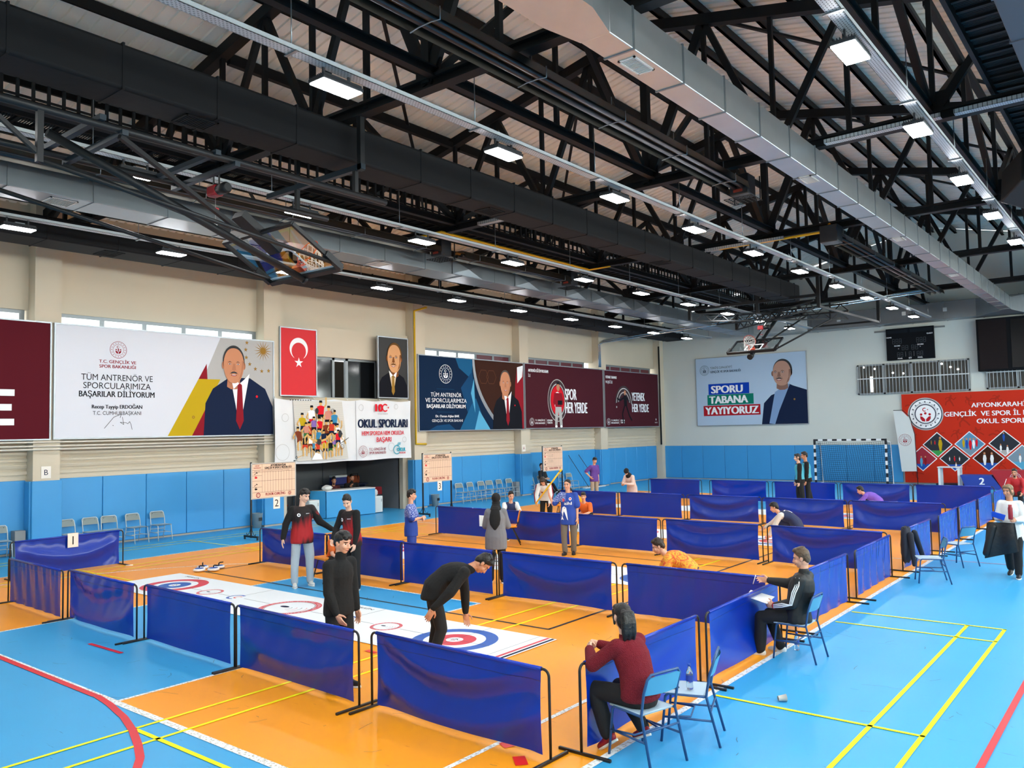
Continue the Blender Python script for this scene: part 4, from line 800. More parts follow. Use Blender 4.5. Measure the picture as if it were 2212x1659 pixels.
# ------------------------------------------------------------------ court barriers
VINYL = mat('blue_vinyl', '#0430a4', 0.24, spec=0.42); HEMB = mat('blue_vinyl_seam', '#061c5c', 0.5)
BFR = mat('barrier_black_tube', '#121316', 0.4)
BL_, BH = 2.33, 0.77
def cloth_fn(style, seed):
    q = random.Random(seed); sk = q.uniform(-.12, .12); s1 = q.uniform(.42, .7); fr = q.uniform(.75, 1.15); ph = q.uniform(0, 6); A = q.uniform(.026, .038); n1 = q.uniform(4, 7)
    hem = q.uniform(.0, .02)
    def fn(u, v):
        uu = min(1, max(0, u+sk*math.sin(PI*u))); bow = 4*uu*(1-uu)
        edge = min(1, u/.06, (1-u)/.06); y = 0
        if style == 'swag':
            g = v*1.35+.12-s1*bow
            y = A*1.25*(math.sin(2*PI*fr*g+ph)+.14*math.sin(2*PI*fr*2.3*g+2*ph))*edge*(.25+.75*min(1, v*3))*(.5+.5*math.sin(PI*min(1, v*1.05)))
            y += .007*math.sin(2*PI*(n1*u+.8*v))*(1-v)*edge+.010*math.exp(-((u-v*.22)/.03)**2)*v*(1-v)*4+.010*math.exp(-((1-u-v*.25)/.03)**2)*v*(1-v)*4
            y += -.05*math.sin(PI*u)*math.sin(PI*v)*.4
        elif style == 'fold':
            y = .011*math.sin(2*PI*(n1*u+.25*math.sin(2.5*v+ph)))*(.35+.65*v)*edge + .007*math.sin(2*PI*(2.3*n1*u+ph))*(1-v)**2*edge+.02*math.sin(PI*u)*math.sin(PI*v)
        elif style == 'belly':
            y = .07*math.sin(PI*u)**1.2*math.sin(PI*v**.8)+A*.7*math.sin(2*PI*fr*(v*1.3-s1*bow)+ph)*edge*v
        else:
            y = .006*math.sin(2*PI*(1.5*u+.5*v)+ph)*edge + .004*math.sin(2*PI*n1*u+3*v)*edge*(1-v)+.015*math.sin(PI*u)*math.sin(PI*v)
        x = -BL_/2+.085+(BL_-.17)*(u + .012*math.sin(PI*v)*(.5-u))
        return (x, y-.003, BH-.008-(BH-.05)*v+.018*math.sin(PI*u)*hem*50*v*.5)
    return fn
def make_barrier(style, seed):
    t = thing('court_barrier', 'x', 'barrier', (0,0,0))
    m = MB(VINYL); f = cloth_fn(style, seed); m.grid(f, 56, 26); c = m.build('vinyl_sheet', t, False)
    m = MB(VINYL); m.tube([(-BL_/2+.08, 0, BH), (BL_/2-.08, 0, BH)], .019, 10); m.build('sheet_sleeve', c, False)
    m = MB(HEMB)
    for s in (-1, 1): m.grid(lambda u, v: (lambda p: (p[0], p[1]+s*.0022, p[2]))(f(u, .135+.006*v)), 40, 1)
    m.build('hem_seam', c, False)
    m = MB(BFR); r = .06; pts = [(-BL_/2, 0, .012)]+[(-BL_/2+r-r*math.cos(q), 0, BH-r+r*math.sin(q)) for q in (PI/2*k/6 for k in range(7))]
    pts += [(-p[0], 0, p[2]) for p in pts[::-1]]; m.tube(pts, .0125, 10); m.build('tube_frame', t, False)
    for s in (-1, 1): m = MB(BFR); m.rbox((s*BL_/2-.014, -.30, 0), (s*BL_/2+.014, .24, .026), .004, 1); m.build('foot_bar', t, False)
    return t
PROTO = {}
def barrier(key, x, y, rz, label, group):
    if key not in PROTO:
        PROTO[key] = make_barrier(*key); o = PROTO[key]; o.location = (x, y, 0); o.rotation_euler = (0, 0, rz); o['label'] = label; o['group'] = group
    else: o = dup(PROTO[key], (x, y, 0), rz, label, group)
    return o
G0 = 'blue court barriers'
rowlab = ['front row', 'second row', 'third row', 'fourth row', 'fifth row']
RX = {0: [-14.90, -12.60, -10.23, -7.86, -5.43], 1: [-14.85, -12.55, -10.28, -7.90, -5.47], 2: [-14.97, -12.62, -10.22, -7.87, -5.42], 3: [-15.25, -12.92, -10.48, -8.07, -5.68], 4: [-15.45, -12.8, -10.3, -7.9, -5.55]}
RY = [5.78, 10.87, 16.58, 23.0, 29.5]
ST = {0: [('fold', 1), ('swag', 2), ('flat', 3), ('swag', 4), ('swag', 5)], 1: [('swag', 6), ('flat', 7), ('flat', 3), ('swag', 8), ('fold', 9)], 2: [('flat', 7), ('swag', 8), ('flat', 3), ('swag', 6), ('swag', 2)], 3: [('swag', 4), ('flat', 3), ('swag', 5), ('swag', 8), ('swag', 2)], 4: [('flat', 7), ('swag', 6), ('flat', 3), ('swag', 8), ('flat', 7)]}
for r_ in range(5):
    for k in range(5):
        barrier(ST[r_][k], RX[r_][k], RY[r_]+(.03*((k*7+r_) % 3-1)), 0.012*((k*5+r_*3) % 5-2), 'blue vinyl barrier in the %s of barriers, %s from its left end' % (rowlab[r_], ORD[k+1]), G0)
SY = [7.2, 9.63, 12.42, 15.07, 18.12, 21.1, 23.36, 25.8, 28.2]
SS = [('belly', 11), ('belly', 12), ('fold', 13), ('fold', 14), ('fold', 15), ('fold', 13), ('fold', 14), ('flat', 3), ('fold', 15)]
SLAB = ['under the arms of the girl in red', 'under the arm of the pointing boy', 'behind the pointing boy', 'fourth from the near corner', 'with a dark jacket hung on it', 'sixth from the near corner', 'seventh from the near corner', 'eighth from the near corner', 'farthest of all']
for k, y in enumerate(SY): barrier(SS[k], -4.14+.012*k*(1 if k < 8 else .9), y, PI/2+(.0, .02, -.01, .015, -.012, .02, .0, .01, .01)[k], 'blue barrier of the right side row, '+SLAB[k], G0)
barrier(('swag', 16), -18.55, 7.85, PI/2+.02, 'blue vinyl barrier at the far left with the paper number 1', G0)
def paper(o, u, v, w_, h, txt, name, label, size=.6, lab='sign', col=None):
    a = Art(o, u, v); 
    a.rect(-w_/2, -h/2, w_/2, h/2, MATS['paper_white'], 1); a.text(txt, 0, -h*size/2, h*size, col or PDK, 2)
    tag(a.build(name), label, lab)
mat('paper_white', '#efe8de', .7)
paper((-18.55+.05, 7.9, .68), (0,1,0), (0,0,1), .22, .30, '1', 'paper_sign', 'white paper with number 1 pinned to the far left barrier', .6)
paper((-22.145, 8.79, 2.03), (0,1,0), (0,0,1), .23, .30, 'B', 'paper_sign', 'white paper with letter B on the pillar below the white banner', .45, col=PNAVY)
paper((-22.145, 28.40, 2.07), (0,1,0), (0,0,1), .24, .30, 'A', 'paper_sign', 'white paper with letter A on the pillar of the left wall', .45, col=PDR)

# ------------------------------------------------------------------ curling mats
MATW = mat('white_curling_mat', '#e9f1f4', .4); 
def curl_mat(yc, label):
    a = Art((-11.42, yc, .010), (1,0,0), (0,1,0), .0006); a.use(MATW).rbox((-16.26, yc-.81, .008), (-6.59, yc+.79, .0105), .001, 1)
    B1 = mat('mat_blue', '#0e56b0', .4); R1 = mat('mat_red', '#d42a3c', .4)
    def ring(u, r0, r1, m_, l): a.ring(u, -.0, r0, r1, m_, l, 40)
    ring(-3.62, .43, .62, R1, 1); ring(-3.62, .11, .30, B1, 1); ring(3.68, .43, .60, B1, 1); ring(3.68, .12, .30, R1, 1)
    for u in (-3.62, 3.68):
        a.line([(u-.06, .02), (u, .05), (u+.06, .0)], .012, LBLK, 2); a.line([(u-.05, -.02), (u+.05, -.04)], .012, R1, 2)
    for u, q in ((-2.38, .24), (0.0, .52), (2.32, .24)):
        ring(u, q*.82, q, R1, 1); ring(u, q*.78, q*.8, LBLK, 1)
        for k in range(5): a.ring(u+q*.1*k-.05*q, -.1*q, q*(.18+.09*k), q*(.2+.09*k), R1 if k % 2 else SC1, 2, 14, R(-50), R(50))
        a.oval(u-.25*q, 0, .2*q, .1*q, PNAVY, 2, 12)
        s = 'TURKISH CURLING FEDERATION ' * (2 if q > .3 else 1)
        if q > .3 or True:
            for k, ch in enumerate(s):
                t = -2*PI*k/len(s)
                if ch != ' ': a.text(ch, u+q*.865*math.cos(t), q*.865*math.sin(t), q*.09, MATW, 3, rot=t-PI/2)
    for u in (-1.55, 1.45): a.ring(u, 0, .12, .17, B1, 1, 14, R(60), R(300)); a.ring(u+.06, 0, .05, .08, R1, 1, 14, R(60), R(300)); a.line([(u, -.79), (u, -.2)], .012, SC1, 1); a.line([(u, .2), (u, .78)], .012, SC1, 1)
    for x0, x1 in ((-3.2, -2.64), (-2.1, -1.75), (-1.3, -.55), (.55, 1.2), (1.65, 2.05), (2.6, 3.2)): a.line([(x0, 0), (x1, 0)], .012, SC1, 1)
    for u in (3.68, 4.55, -3.62): a.line([(u, -.79), (u, .78)], .008, SC1, 3)
    a.line([(3.1, 0), (4.3, 0)], .008, SC1, 3); a.line([(4.70, -.80), (4.70, .78)], .05, R1, 1); a.line([(4.78, -.80), (4.78, .78)], .045, PNAVY, 1)
    a.shape([(3.95, -.72), (4.62, -.72), (4.66, -.66), (4.62, -.6), (3.95, -.6)], R1, 2); a.text('START', 4.3, -.70, .08, MATW, 3, .42)
    for u in (1.05, -4.1): a.text('MERSİN', u, .62, .07, LBLK, 2, .5, bold=.02)
    tag(a.build('curling_mat'), label, 'mat', 'floor curling mats')
for i, y in enumerate((8.3, 13.75, 19.7, 26.2)): curl_mat(y, 'white floor curling mat with printed target rings in the %s court from the front' % ORD[i+1])
def stone(x, y, rz, label, col):
    t = thing('curling_stone', label, 'curling stone', (x, y, .0), rz, 'curling stones')
    m = MB(mat('stone_white', '#eef0f0', .35)); m.lathe([(.02, .012), (.1, .012), (.125, .03), (.125, .05), (.1, .066), (.02, .07)], (0,0,0), 22); m.build('stone_body', t, False)
    m = MB(col); m.lathe([(.02, .07), (.092, .068), (.08, .078), (.02, .082)], (0,0,0), 20); m.build('coloured_cap', t, False)
    m = MB(BFR); m.tube([(0, 0, .08), (0, .005, .115), (.0, .03, .125), (.0, .13, .12)], .013, 8); m.build('handle', t, False)
CB = mat('stone_blue', '#3f6cc0', .4); CR = mat('stone_red', '#c8283a', .4)
for k, (x, y, r_) in enumerate(((-16.13, 9.45, -1.2), (-16.37, 9.67, 1.0), (-15.93, 9.66, -1.1), (-16.12, 9.9, .3))): stone(x, y, r_, 'white curling stone with blue top, %s of the four on the floor by the mat' % ['nearest', 'leftmost', 'rightmost', 'farthest'][k], CB)
stone(-7.9, 19.9, .4, 'white curling stone held by the crouching boy in navy jersey', CR); stone(-9.6, 13.7, .4, 'curling stone on the second mat in front of the boy in yellow', CB)

# ------------------------------------------------------------------ chairs
def school_chair(seatm, backm, frm, label, cat='chair', wide=.38, thick=.012):
    t = thing('school_chair', label, cat, (0,0,0)); w_ = wide/2
    m = MB(seatm); m.grid(lambda u, v: ((u-.5)*2*w_*(1.0-.08*v*0), -.19+.39*v, .435-.012*math.sin(PI*u)*math.sin(PI*v)), 10, 10); m.grid(lambda u, v: ((u-.5)*2*w_, .2-.39*v, .423-.012*math.sin(PI*u)*math.sin(PI*v)), 10, 10)
    m.tube([(-w_, -.18, .43), (-w_, .19, .43), (w_, .19, .43), (w_, -.18, .43), (-w_, -.18, .43)], .0085, 8); m.build('seat', t, False)
    m = MB(backm)
    for e in (0, .012): m.grid(lambda u, v: ((u-.5)*(wide+.0)*(1-.0*v), -.225-.05*v-.03*math.sin(PI*u)-e, .60+.165*v-.02*(abs(2*u-1)**4)*v), 12, 6)
    b = m.build('backrest', t, False)
    for x in (-.13, .13):
        m = MB(BFR); m.lathe([(.008, 0), (.008, .006)], (x, -.262, .73), 8, (0, -1, .3)); m.build('bolt', b, False)
    m = MB(frm)
    pb = [(-w_-.025, -.31, 0), (-w_-.012, -.2, .43), (-w_-.012, -.235, .62), (-w_-.005, -.275, .74), (-w_+.03, -.285, .778)]
    m.tube(pb+[(-p[0], p[1], p[2]) for p in pb[::-1]], thick, 8); m.build('back_leg_frame', t, False)
    for s in (-1, 1):
        m = MB(frm); m.tube([(s*(w_+.012), .21, 0), (s*w_, .165, .40), (s*w_, .14, .425), (s*(w_+.01), -.2, .425)], thick, 8); m.build('leg', t, False)
        m = MB(frm); m.tube([(s*(w_+.006), .19, .22), (s*(w_+.018), -.255, .22)], thick*.85, 8); m.build('stretcher', t, False)
    m = MB(frm); m.tube([(-w_, .12, .222), (-w_+.05, -.05, .222), (w_-.05, -.05, .222), (w_, .12, .222)], thick*.8, 8); m.tube([(-w_-.016, -.235, .30), (w_+.016, -.235, .30)], thick*.8, 8); m.build('cross_stretcher', t, False)
    return t
CHS = mat('pale_blue_seat', '#a9c3d6', .4); CHB = mat('light_blue_back', '#4f97ba', .4); CHF = mat('navy_tube', '#274e7e', .4); CHG = mat('grey_back', '#7f8c8a', .45); CHW = mat('white_tube', '#c2c9c8', .4); CHSG = mat('pale_grey_seat', '#a3b6bd', .4)
def face(dx, dy): return math.atan2(-dx, dy)
c0 = school_chair(CHS, CHB, CHF, 'pale blue school chair with navy legs on which the girl in the red sweater sits')
c0.location = (-3.70, 6.33, 0); c0.rotation_euler = (0, 0, face(-.435, .12)); c0['group'] = 'pale blue school chairs'
for x, y, d, l in ((-3.60, 6.98, (-.43, -.15), 'carrying the water bottle and phone'), (-3.70, 10.08, (-1, .0), 'on which the boy in the striped tracksuit sits'), (-3.46, 16.1, (-.44, -.17), 'standing empty beside the barrier with the jacket'), (-3.40, 18.25, (-.86, .5), 'turned away, farthest of those along the right barriers')):
    dup(c0, (x, y, 0), face(*d), 'pale blue school chair with navy legs '+l, 'pale blue school chairs')
w0 = None
ys = [7.75, 9.38, 9.95, 10.42, 11.1, 11.78]; ys2 = [24.3, 25.0, 25.66, 26.16, 26.85, 27.5, 29.0, 29.75, 31.35, 32.0]
for i, y in enumerate(ys+ys2):
    lab = 'grey school chair by the left wall, %s of the row %s' % (ORD[(i if i < 6 else i-6)+1], 'below the white banner' if i < 6 else 'around the letter A')
    rz = -PI/2+.08*((i*5) % 3-1)
    if w0 is None: w0 = school_chair(CHSG, CHG, CHW, lab); w0.location = (-22.05, y, 0); w0.rotation_euler = (0, 0, rz); w0['group'] = 'grey chairs along the left wall'
    else: dup(w0, (-22.05, y, 0), rz, lab, 'grey chairs along the left wall')
ORAN = mat('orange_plastic', '#f09018', .4); REDF = mat('red_fabric', '#8d1420', .8); ORF = mat('rust_fabric', '#a0401c', .8)
def office_chair(x, y, d, label, fab, arm=False):
    t = thing('visitor_chair', label, 'chair', (x, y, 0), face(*d), 'visitor chairs')
    m = MB(fab); m.rbox((-.22, -.2, .43), (.22, .22, .48), .02); m.build('seat', t, False)
    m = MB(fab); m.hexa([(-.22, -.235, .56), (.22, -.235, .56), (.22, -.2, .56), (-.22, -.2, .56), (-.21, -.30, .84), (.21, -.30, .84), (.21, -.265, .84), (-.21, -.265, .84)]); bmesh.ops.bevel(m.bm, geom=m.bm.edges[:], offset=.012, segments=2, affect='EDGES'); m.build('backrest', t, False)
    for s in (-1, 1):
        m = MB(BFR); m.tube([(s*.22, .24, 0), (s*.2, .12, .42), (s*.2, -.15, .42), (s*.215, -.24, .55), (s*.205, -.285, .82)], .012, 8); m.build('leg', t, False)
        m = MB(BFR); m.tube([(s*.22, -.28, 0), (s*.2, -.08, .42)], .012, 8); m.build('leg', t, False)
    if arm: m = MB(BFR); m.tube([(.22, .15, .45), (.24, .15, .66), (.24, -.2, .68), (.22, -.25, .6)], .014, 8); m.build('armrest', t, False)
    return t
p = fl(1106, 1172); office_chair(p.x+.12, p.y-.25, (-.75, -.6), 'orange plastic visitor chair behind the woman with the black headscarf', ORAN)
office_chair(-12.85, 10.25, (-.2, -1), 'orange visitor chair behind the boys in red and black', ORAN)
office_chair(-15.0, 21.3, (-.2, -1), 'orange visitor chair beside the bending person with long hair', ORAN)
p = fl(846, 1100); office_chair(-23.2, 20.75, (.75, -.6), 'red visitor chair inside the recess beside the desk', REDF, True)
office_chair(-23.6, 16.75, (.9, .4), 'rust coloured visitor chair inside the recess near the pillar', ORF, True)

# ------------------------------------------------------------------ score boards on stands
PAP = mat('score_paper', '#e9c9b0', .6); WOOD = mat('board_grey', '#b5b7b4', .5)
def score_stand(x, y, w_, z0, z1, txt, label, written=False, rz=0, num=True):
    t = thing('score_stand', label, 'score board', (x, y, 0), rz, 'score boards on stands')
    for k in (0, 1):
        yy = k*w_; m = MB(BFR); m.box((-.02, yy-.02, .05), (.02, yy+.02, z1+.03)); m.build('post', t, False)
        m = MB(BFR); m.box((-.32, yy-.025, .06), (.32, yy+.025, .11)); m.box((-.32, yy-.02, 0), (-.28, yy+.02, .06)); m.box((.28, yy-.02, 0), (.32, yy+.02, .06))
        for s in (-1, 1): m.tube([(s*.02, yy, .38), (s*.05, yy, .25), (s*.12, yy, .14), (s*.2, yy, .12), (s*.22, yy, .17)], .008, 6)
        m.build('foot', t, False)
    m = MB(WOOD); m.box((.02, -.02, z0), (.035, w_+.02, z1)); m.build('board', t, False)
    a = Art((.036, .02, z0+.03), (0,1,0), (0,0,1), .001); W = w_-.04; H = z1-z0-.06
    a.rect(0, 0, W, H, PAP, 0)
    for v in (.16, .32, .50, .66, .76, .82, 1): a.line([(0, H*v), (W if v not in (.32, .66) else W*.22, H*v)], .006, PDK, 1)
    for k in range(12): a.line([(W*(.22+.064*k), H*.16 if k else H*.16), (W*(.22+.064*k), H*(.82 if k else 1))], .006, PDK, 1)
    a.text('AFYONKARAHİSAR', W*.6, H*.92, .06, PDK, 2, W*.36, bold=.03); a.text('GENÇLİK VE SPOR İL MÜDÜRLÜĞÜ', W*.6, H*.845, .06, PDK, 2, W*.64, bold=.03); a.text('HEDEF', W*.11, H*.93, .035, PDR, 2, W*.1, bold=.02); a.text('NUMARASI', W*.11, H*.87, .035, PDR, 2, W*.16, bold=.02); a.text('SIRALAMA', W*.11, H*.775, .025, PDK, 2, W*.14)
    for k in range(10): a.text(str(k+1), W*(.25+.064*k), H*.775, .03, PDK, 2)
    for v, mm in ((.60, PRED), (.26, PDK)): a.oval(W*.08, H*v, .045, .025, mm, 2, 12); a.line([(W*.06, H*v+.02), (W*.07, H*v+.05), (W*.1, H*v+.05)], .012, mm, 2); a.line([(W*.04, H*(v+.09)), (W*.1, H*(v+.15))], .014, PDK, 2); a.line([(W*.085, H*(v+.155)), (W*.115, H*(v+.13))], .022, PDK, 2)
    a.text('FLOOR CURLİNG', W*.53, H*.055, .07, PDR, 2, W*.46, bold=.03); a.ring(W*.13, H*.08, .05, .07, PDR, 2, 20); a.ring(W*.13, H*.08, .02, .03, PDR, 2, 12, 0, R(270)); a.ring(W*.87, H*.08, .055, .062, PDR, 2, 20); a.ring(W*.87, H*.08, .02, .04, PDR, 2, 12)
    if written:
        q = random.Random(4)
        for v in (.6, .36):
            for r2 in range(2):
                for k in range(9): a.line([(W*(.25+.03*k), H*(v+.06*r2)), (W*(.262+.03*k), H*(v+.06*r2)+.03*q.random()), (W*(.275+.03*k), H*(v+.06*r2))], .006, SC1, 3)
    a.build('score_sheet', t, False)
    if num:
        s = (num if isinstance(num, tuple) else (w_/2, z0))
        a = Art((.05, w_*.55, z0-.15), (0,1,0), (0,0,1), .001); a.rect(-.11, -.16, .11, .17, MATS['paper_white'], 0); a.text(txt, 0, -.1, .2, PDK, 1); a.build('number_sheet', t, False)
P1 = fl(542.5, 1166); X1 = P1.x; y1 = onx(636.5, 1030, X1).y
score_stand(X1, P1.y, y1-P1.y, onx(545, 1079, X1).z, onx(545, 1001, X1).z, '2', 'score board on a black stand, with the paper number 2')
P1 = fl(914.4, 1115.5); X1 = P1.x; y1 = onx(974, 1010, X1).y
score_stand(X1, P1.y, y1-P1.y, onx(915.5, 1042.8, X1).z, onx(915.5, 980.7, X1).z, '3', 'score board on a black stand, with the paper number 3')
X1 = -20.7; pa = onx(1171.6, 965.5, X1); pb = onx(1212.8, 964.4, X1); pc = onx(1172, 1019, X1)
score_stand(X1, pa.y, pb.y-pa.y, pc.z, pa.z, '', 'score board with handwriting, in front of the man in black by the wall', True, 0, False)
# ------------------------------------------------------------------ recess furniture
DB = mat('desk_blue', '#3d9fd6', .45); DWH = mat('desk_white', '#dfe4e2', .5)
t = thing('scorer_desk', 'long light blue desk panel before the two seated officials', 'desk', (-22.25, 18.7, 0))
m = MB(DB); m.hexa([(-22.35, 17.75, .02), (-22.12, 19.72, .02), (-22.16, 19.73, .02), (-22.4, 17.76, .02), (-22.35, 17.75, .93), (-22.12, 19.72, .93), (-22.16, 19.73, .93), (-22.4, 17.76, .93)]); m.build('front_panel', t)
m = MB(DB); m.hexa([(-22.4, 17.72, .02), (-22.36, 17.72, .02), (-22.9, 17.5, .02), (-22.94, 17.5, .02), (-22.4, 17.72, .93), (-22.36, 17.72, .93), (-22.9, 17.5, .93), (-22.94, 17.5, .93)]); m.build('side_panel', t)
m = MB(DWH); m.hexa([(-22.3, 17.75, .9), (-22.1, 19.72, .9), (-22.75, 19.8, .9), (-22.95, 17.6, .9), (-22.3, 17.75, .935), (-22.1, 19.72, .935), (-22.75, 19.8, .935), (-22.95, 17.6, .935)]); m.build('desk_top', t)
for nm, lab, a_, b_ in (('low_cabinet', 'low white cabinet at the right end of the blue desk', (-22.8, 19.78, 0), (-22.2, 20.15, .6)), ('low_cabinet', 'low white cabinet at the left end of the blue desk', (-22.75, 17.0, 0), (-22.3, 17.42, .66))):
    t = thing(nm, lab, 'cabinet', ((a_[0]+b_[0])/2, (a_[1]+b_[1])/2, 0)); m = MB(DWH); m.rbox((a_[0], a_[1], .03), b_, .008, 1); m.build('carcass', t); m = MB(mat('cabinet_door', '#cfd6d3', .5)); m.box((b_[0], a_[1]+.02, .06), (b_[0]+.012, b_[1]-.02, b_[2]-.03)); d = m.build('door', t)
    m = MB(ALU); m.box((b_[0]+.012, b_[1]-.08, b_[2]-.2), (b_[0]+.02, b_[1]-.06, b_[2]-.1)); m.build('handle', d)
CRM = mat('crumpled_bag', '#d9dcd8', .5)
def lump(name, label, cat, c, r, mt, seed=1, sub=3, amp=.18):
    q = random.Random(seed); m = MB(mt); m.ball(c, r, sub)
    for v in m.bm.verts:
        d = v.co-V(c); v.co = V(c)+d*(1+amp*(q.random()-.5)+amp*math.sin(d.x*40+seed)*.5)
    return tag(m.build(name), label, cat)
lump('plastic_bag', 'crumpled white plastic bag on the left end of the desk', 'bag', (-22.5, 17.9, 1.02), (.14, .2, .09), CRM, 3); lump('plastic_bag', 'white plastic bag on the cabinet right of the desk', 'bag', (-22.45, 19.97, .72), (.12, .13, .13), CRM, 5)
m = MB(mat('dark_table', '#1c2440', .6)); m.box((-24.9, 19.5, .9), (-24.3, 21.3, .95)); 
for y in (19.6, 21.2): m.box((-24.85, y-.03, 0), (-24.35, y+.03, .9))
tag(m.build('back_table'), 'dark table at the back of the recess', 'table')
t = thing('cooler_box', 'blue cooler box with white lid on the back table', 'cooler', (-24.6, 20.05, .95)); m = MB(mat('cooler_blue', '#1c2a7c', .5)); m.rbox((-24.75, 19.8, .95), (-24.4, 20.35, 1.22), .02); m.build('box', t); m = MB(DWH); m.rbox((-24.76, 19.79, 1.22), (-24.39, 20.36, 1.3), .015); m.build('lid', t)
t = thing('sports_bag', 'orange sports bag on the back table', 'bag', (-24.6, 20.75, .95)); m = MB(mat('bag_orange', '#8a3e18', .8)); m.rbox((-24.75, 20.42, .95), (-24.4, 21.0, 1.25), .06, 3); m.build('bag_body', t); m = MB(BFR); m.tube([(-24.4, 20.55, 1.1), (-24.38, 20.6, 1.32), (-24.38, 20.85, 1.32), (-24.4, 20.9, 1.1)], .015); m.build('strap', t)
for y, lab in ((14.95, 'grey waste bin beside the pillar behind score board 2'), (22.85, 'grey waste bin by the wall behind score board 3')):
    t = thing('waste_bin', lab, 'bin', (-22.2, y, 0)); m = MB(mat('bin_grey', '#8d9c9f', .5)); m.lathe([(.12, 0), (.17, .44), (.18, .45), (.165, .45), (.115, .02)], (-22.2, y, 0), 20); m.build('bucket', t); m = MB(BFR); m.box((-22.03, y-.06, .22), (-22.02, y+.06, .32)); m.build('printed_label', t)
# ------------------------------------------------------------------ floor brooms leaning on the wall
for k, (y0, y1) in enumerate(((32.1, 33.25), (32.95, 34.2))):
    t = thing('floor_mop', 'wide flat floor mop, %s of the two leaning on the left wall' % ('left' if k == 0 else 'right'), 'mop', (-22.1, y1, 0)); m = MB(mat('mop_handle', '#2a2f3a', .5)); m.tube([(-22.0, y1, .05), (-22.35, y0, 1.62)], .014); m.build('handle', t); m = MB(mat('mop_white', '#cfd8d8', .8)); m.rbox((-22.1, y1-.4, 0), (-21.92, y1+.45, .05), .015); m.build('mop_head', t)
# ------------------------------------------------------------------ handball goal
t = thing('handball_goal', 'handball goal with black and white striped posts and dark net', 'goal', (-11.7, 39.9, 0))
GB = mat('goal_black', '#15161a', .5); GW = mat('goal_white', '#e8eaea', .5)
def striped(p, q, n):
    p, q = V(p), V(q)
    m = MB(GB)
    for k in range(n): m.use(GB if k % 2 == 0 else GW); m.bar(p+(q-p)*k/n, p+(q-p)*(k+1)/n, .085)
    return m
X0, X1, YG, ZG = -13.36, -10.14, 39.9, 2.05
striped((X0, YG, ZG), (X0, YG, 0), 11).build('post', t); striped((X1, YG, ZG), (X1, YG, 0), 11).build('post', t); striped((X0-.04, YG, ZG+.04), (X1+.04, YG, ZG+.04), 15).build('crossbar', t)
m = MB(GW)
for x in (X0, X1): m.tube([(x, YG, ZG), (x, YG+.8, ZG-.1), (x, YG+1.05, 0), (x, YG, .03)], .02, 8)
m.build('net_frame', t)
NETM = mat('net_cord', '#0c1a26', .8); m = MB(NETM)
def gp(u, v): 
    bow = math.sin(PI*u)*.1; return V((X0+.04+(X1-X0-.08)*u, YG+.35+.75*v+.06*math.sin(9*u+5*v), ZG*(1-v)*(.98-.05*math.sin(PI*u))+.02))
for k in range(33): m.tube([gp(k/32, v/12) for v in range(13)], .006, 3, False)
for k in range(21): m.tube([gp(u/16, k/20) for u in range(17)], .006, 3, False)
for sx in (X0, X1):
    for k in range(8): y = YG+.1+.12*k; m.tube([(sx, y, ZG-.1), (sx, y, 0)], .005, 3, False)
    for k in range(16): z = .1+.12*k; m.tube([(sx, YG, z), (sx, YG+1.0-.12*z, z)], .005, 3, False)
o = m.build('net', t)
# feather flag, podium, white table
t = thing('feather_flag', 'tall white feather flag with red round emblem before the red backdrop', 'flag', (-9.2, 40.7, 0)); m = MB(BFR); m.tube([(-9.05, 40.7, 0), (-9.08, 40.7, 2.3), (-9.25, 40.7, 3.1), (-9.55, 40.7, 3.42), (-9.95, 40.7, 3.42)], .015); m.box((-9.25, 40.5, 0), (-8.85, 40.9, .02)); m.build('pole', t)
a = Art((0, 40.69, 0), (1,0,0), (0,0,1), .002); e = [(-9.95, 3.4), (-9.55, 3.36), (-9.28, 3.05), (-9.1, 2.3), (-9.06, .62), (-9.7, .6), (-9.78, 1.6), (-9.9, 2.8)]; a.shape(e, mat('flag_cloth', '#cfd4d2', .7), 0); emblem(a, -9.5, 2.05, .27, PDR); a.build('flag_cloth', t)
t = thing('white_table', 'white plastic table standing before the red backdrop', 'table', (-7.3, 39.6, 0)); TWM = mat('table_white', '#dfe6e6', .4); m = MB(TWM); m.rbox((-7.95, 39.3, .86), (-7.06, 39.95, .9), .012); m.build('table_top', t)
for x in (-7.88, -7.13):
    for y in (39.38, 39.88): m = MB(TWM); m.box((x-.045, y-.04, 0), (x+.045, y+.04, .86)); m.build('leg', t)
t = thing('award_podium', 'blue and red award podium with the number 2', 'podium', (-5.9, 39.3, 0)); PB = mat('podium_blue', '#1c3c9a', .5); PR = mat('podium_red', '#a81626', .5)
m = MB(PB); m.hexa([(-6.80, 38.9, 0), (-5.45, 38.9, 0), (-5.45, 39.8, 0), (-6.85, 39.8, 0), (-7.0, 38.9, .58), (-5.85, 38.9, .58), (-5.85, 39.8, .58), (-7.0, 39.8, .58)])
ar = Art((0, 38.895, 0), (1,0,0), (0,0,1), .002); m.build('blue_step', t); ar.text('2', -6.2, .2, .28, PWH, 1, bold=.03); ar.build('number', t)
m = MB(PR); m.hexa([(-5.45, 38.88, 0), (-3.8, 38.88, 0), (-3.8, 39.8, 0), (-5.45, 39.8, 0), (-5.88, 38.88, .80), (-3.8, 38.88, .80), (-3.8, 39.8, .80), (-5.88, 39.8, .80)]); m.build('red_step', t)
ar = Art((0, 38.87, 0), (1,0,0), (0,0,1), .002); emblem(ar, -4.98, .5, .2, PWH); ar.text('GENÇLİK VE SPOR İL MÜDÜRLÜĞÜ', -5.0, .12, .05, PWH, 1, .9); ar.build('emblem_print', t)
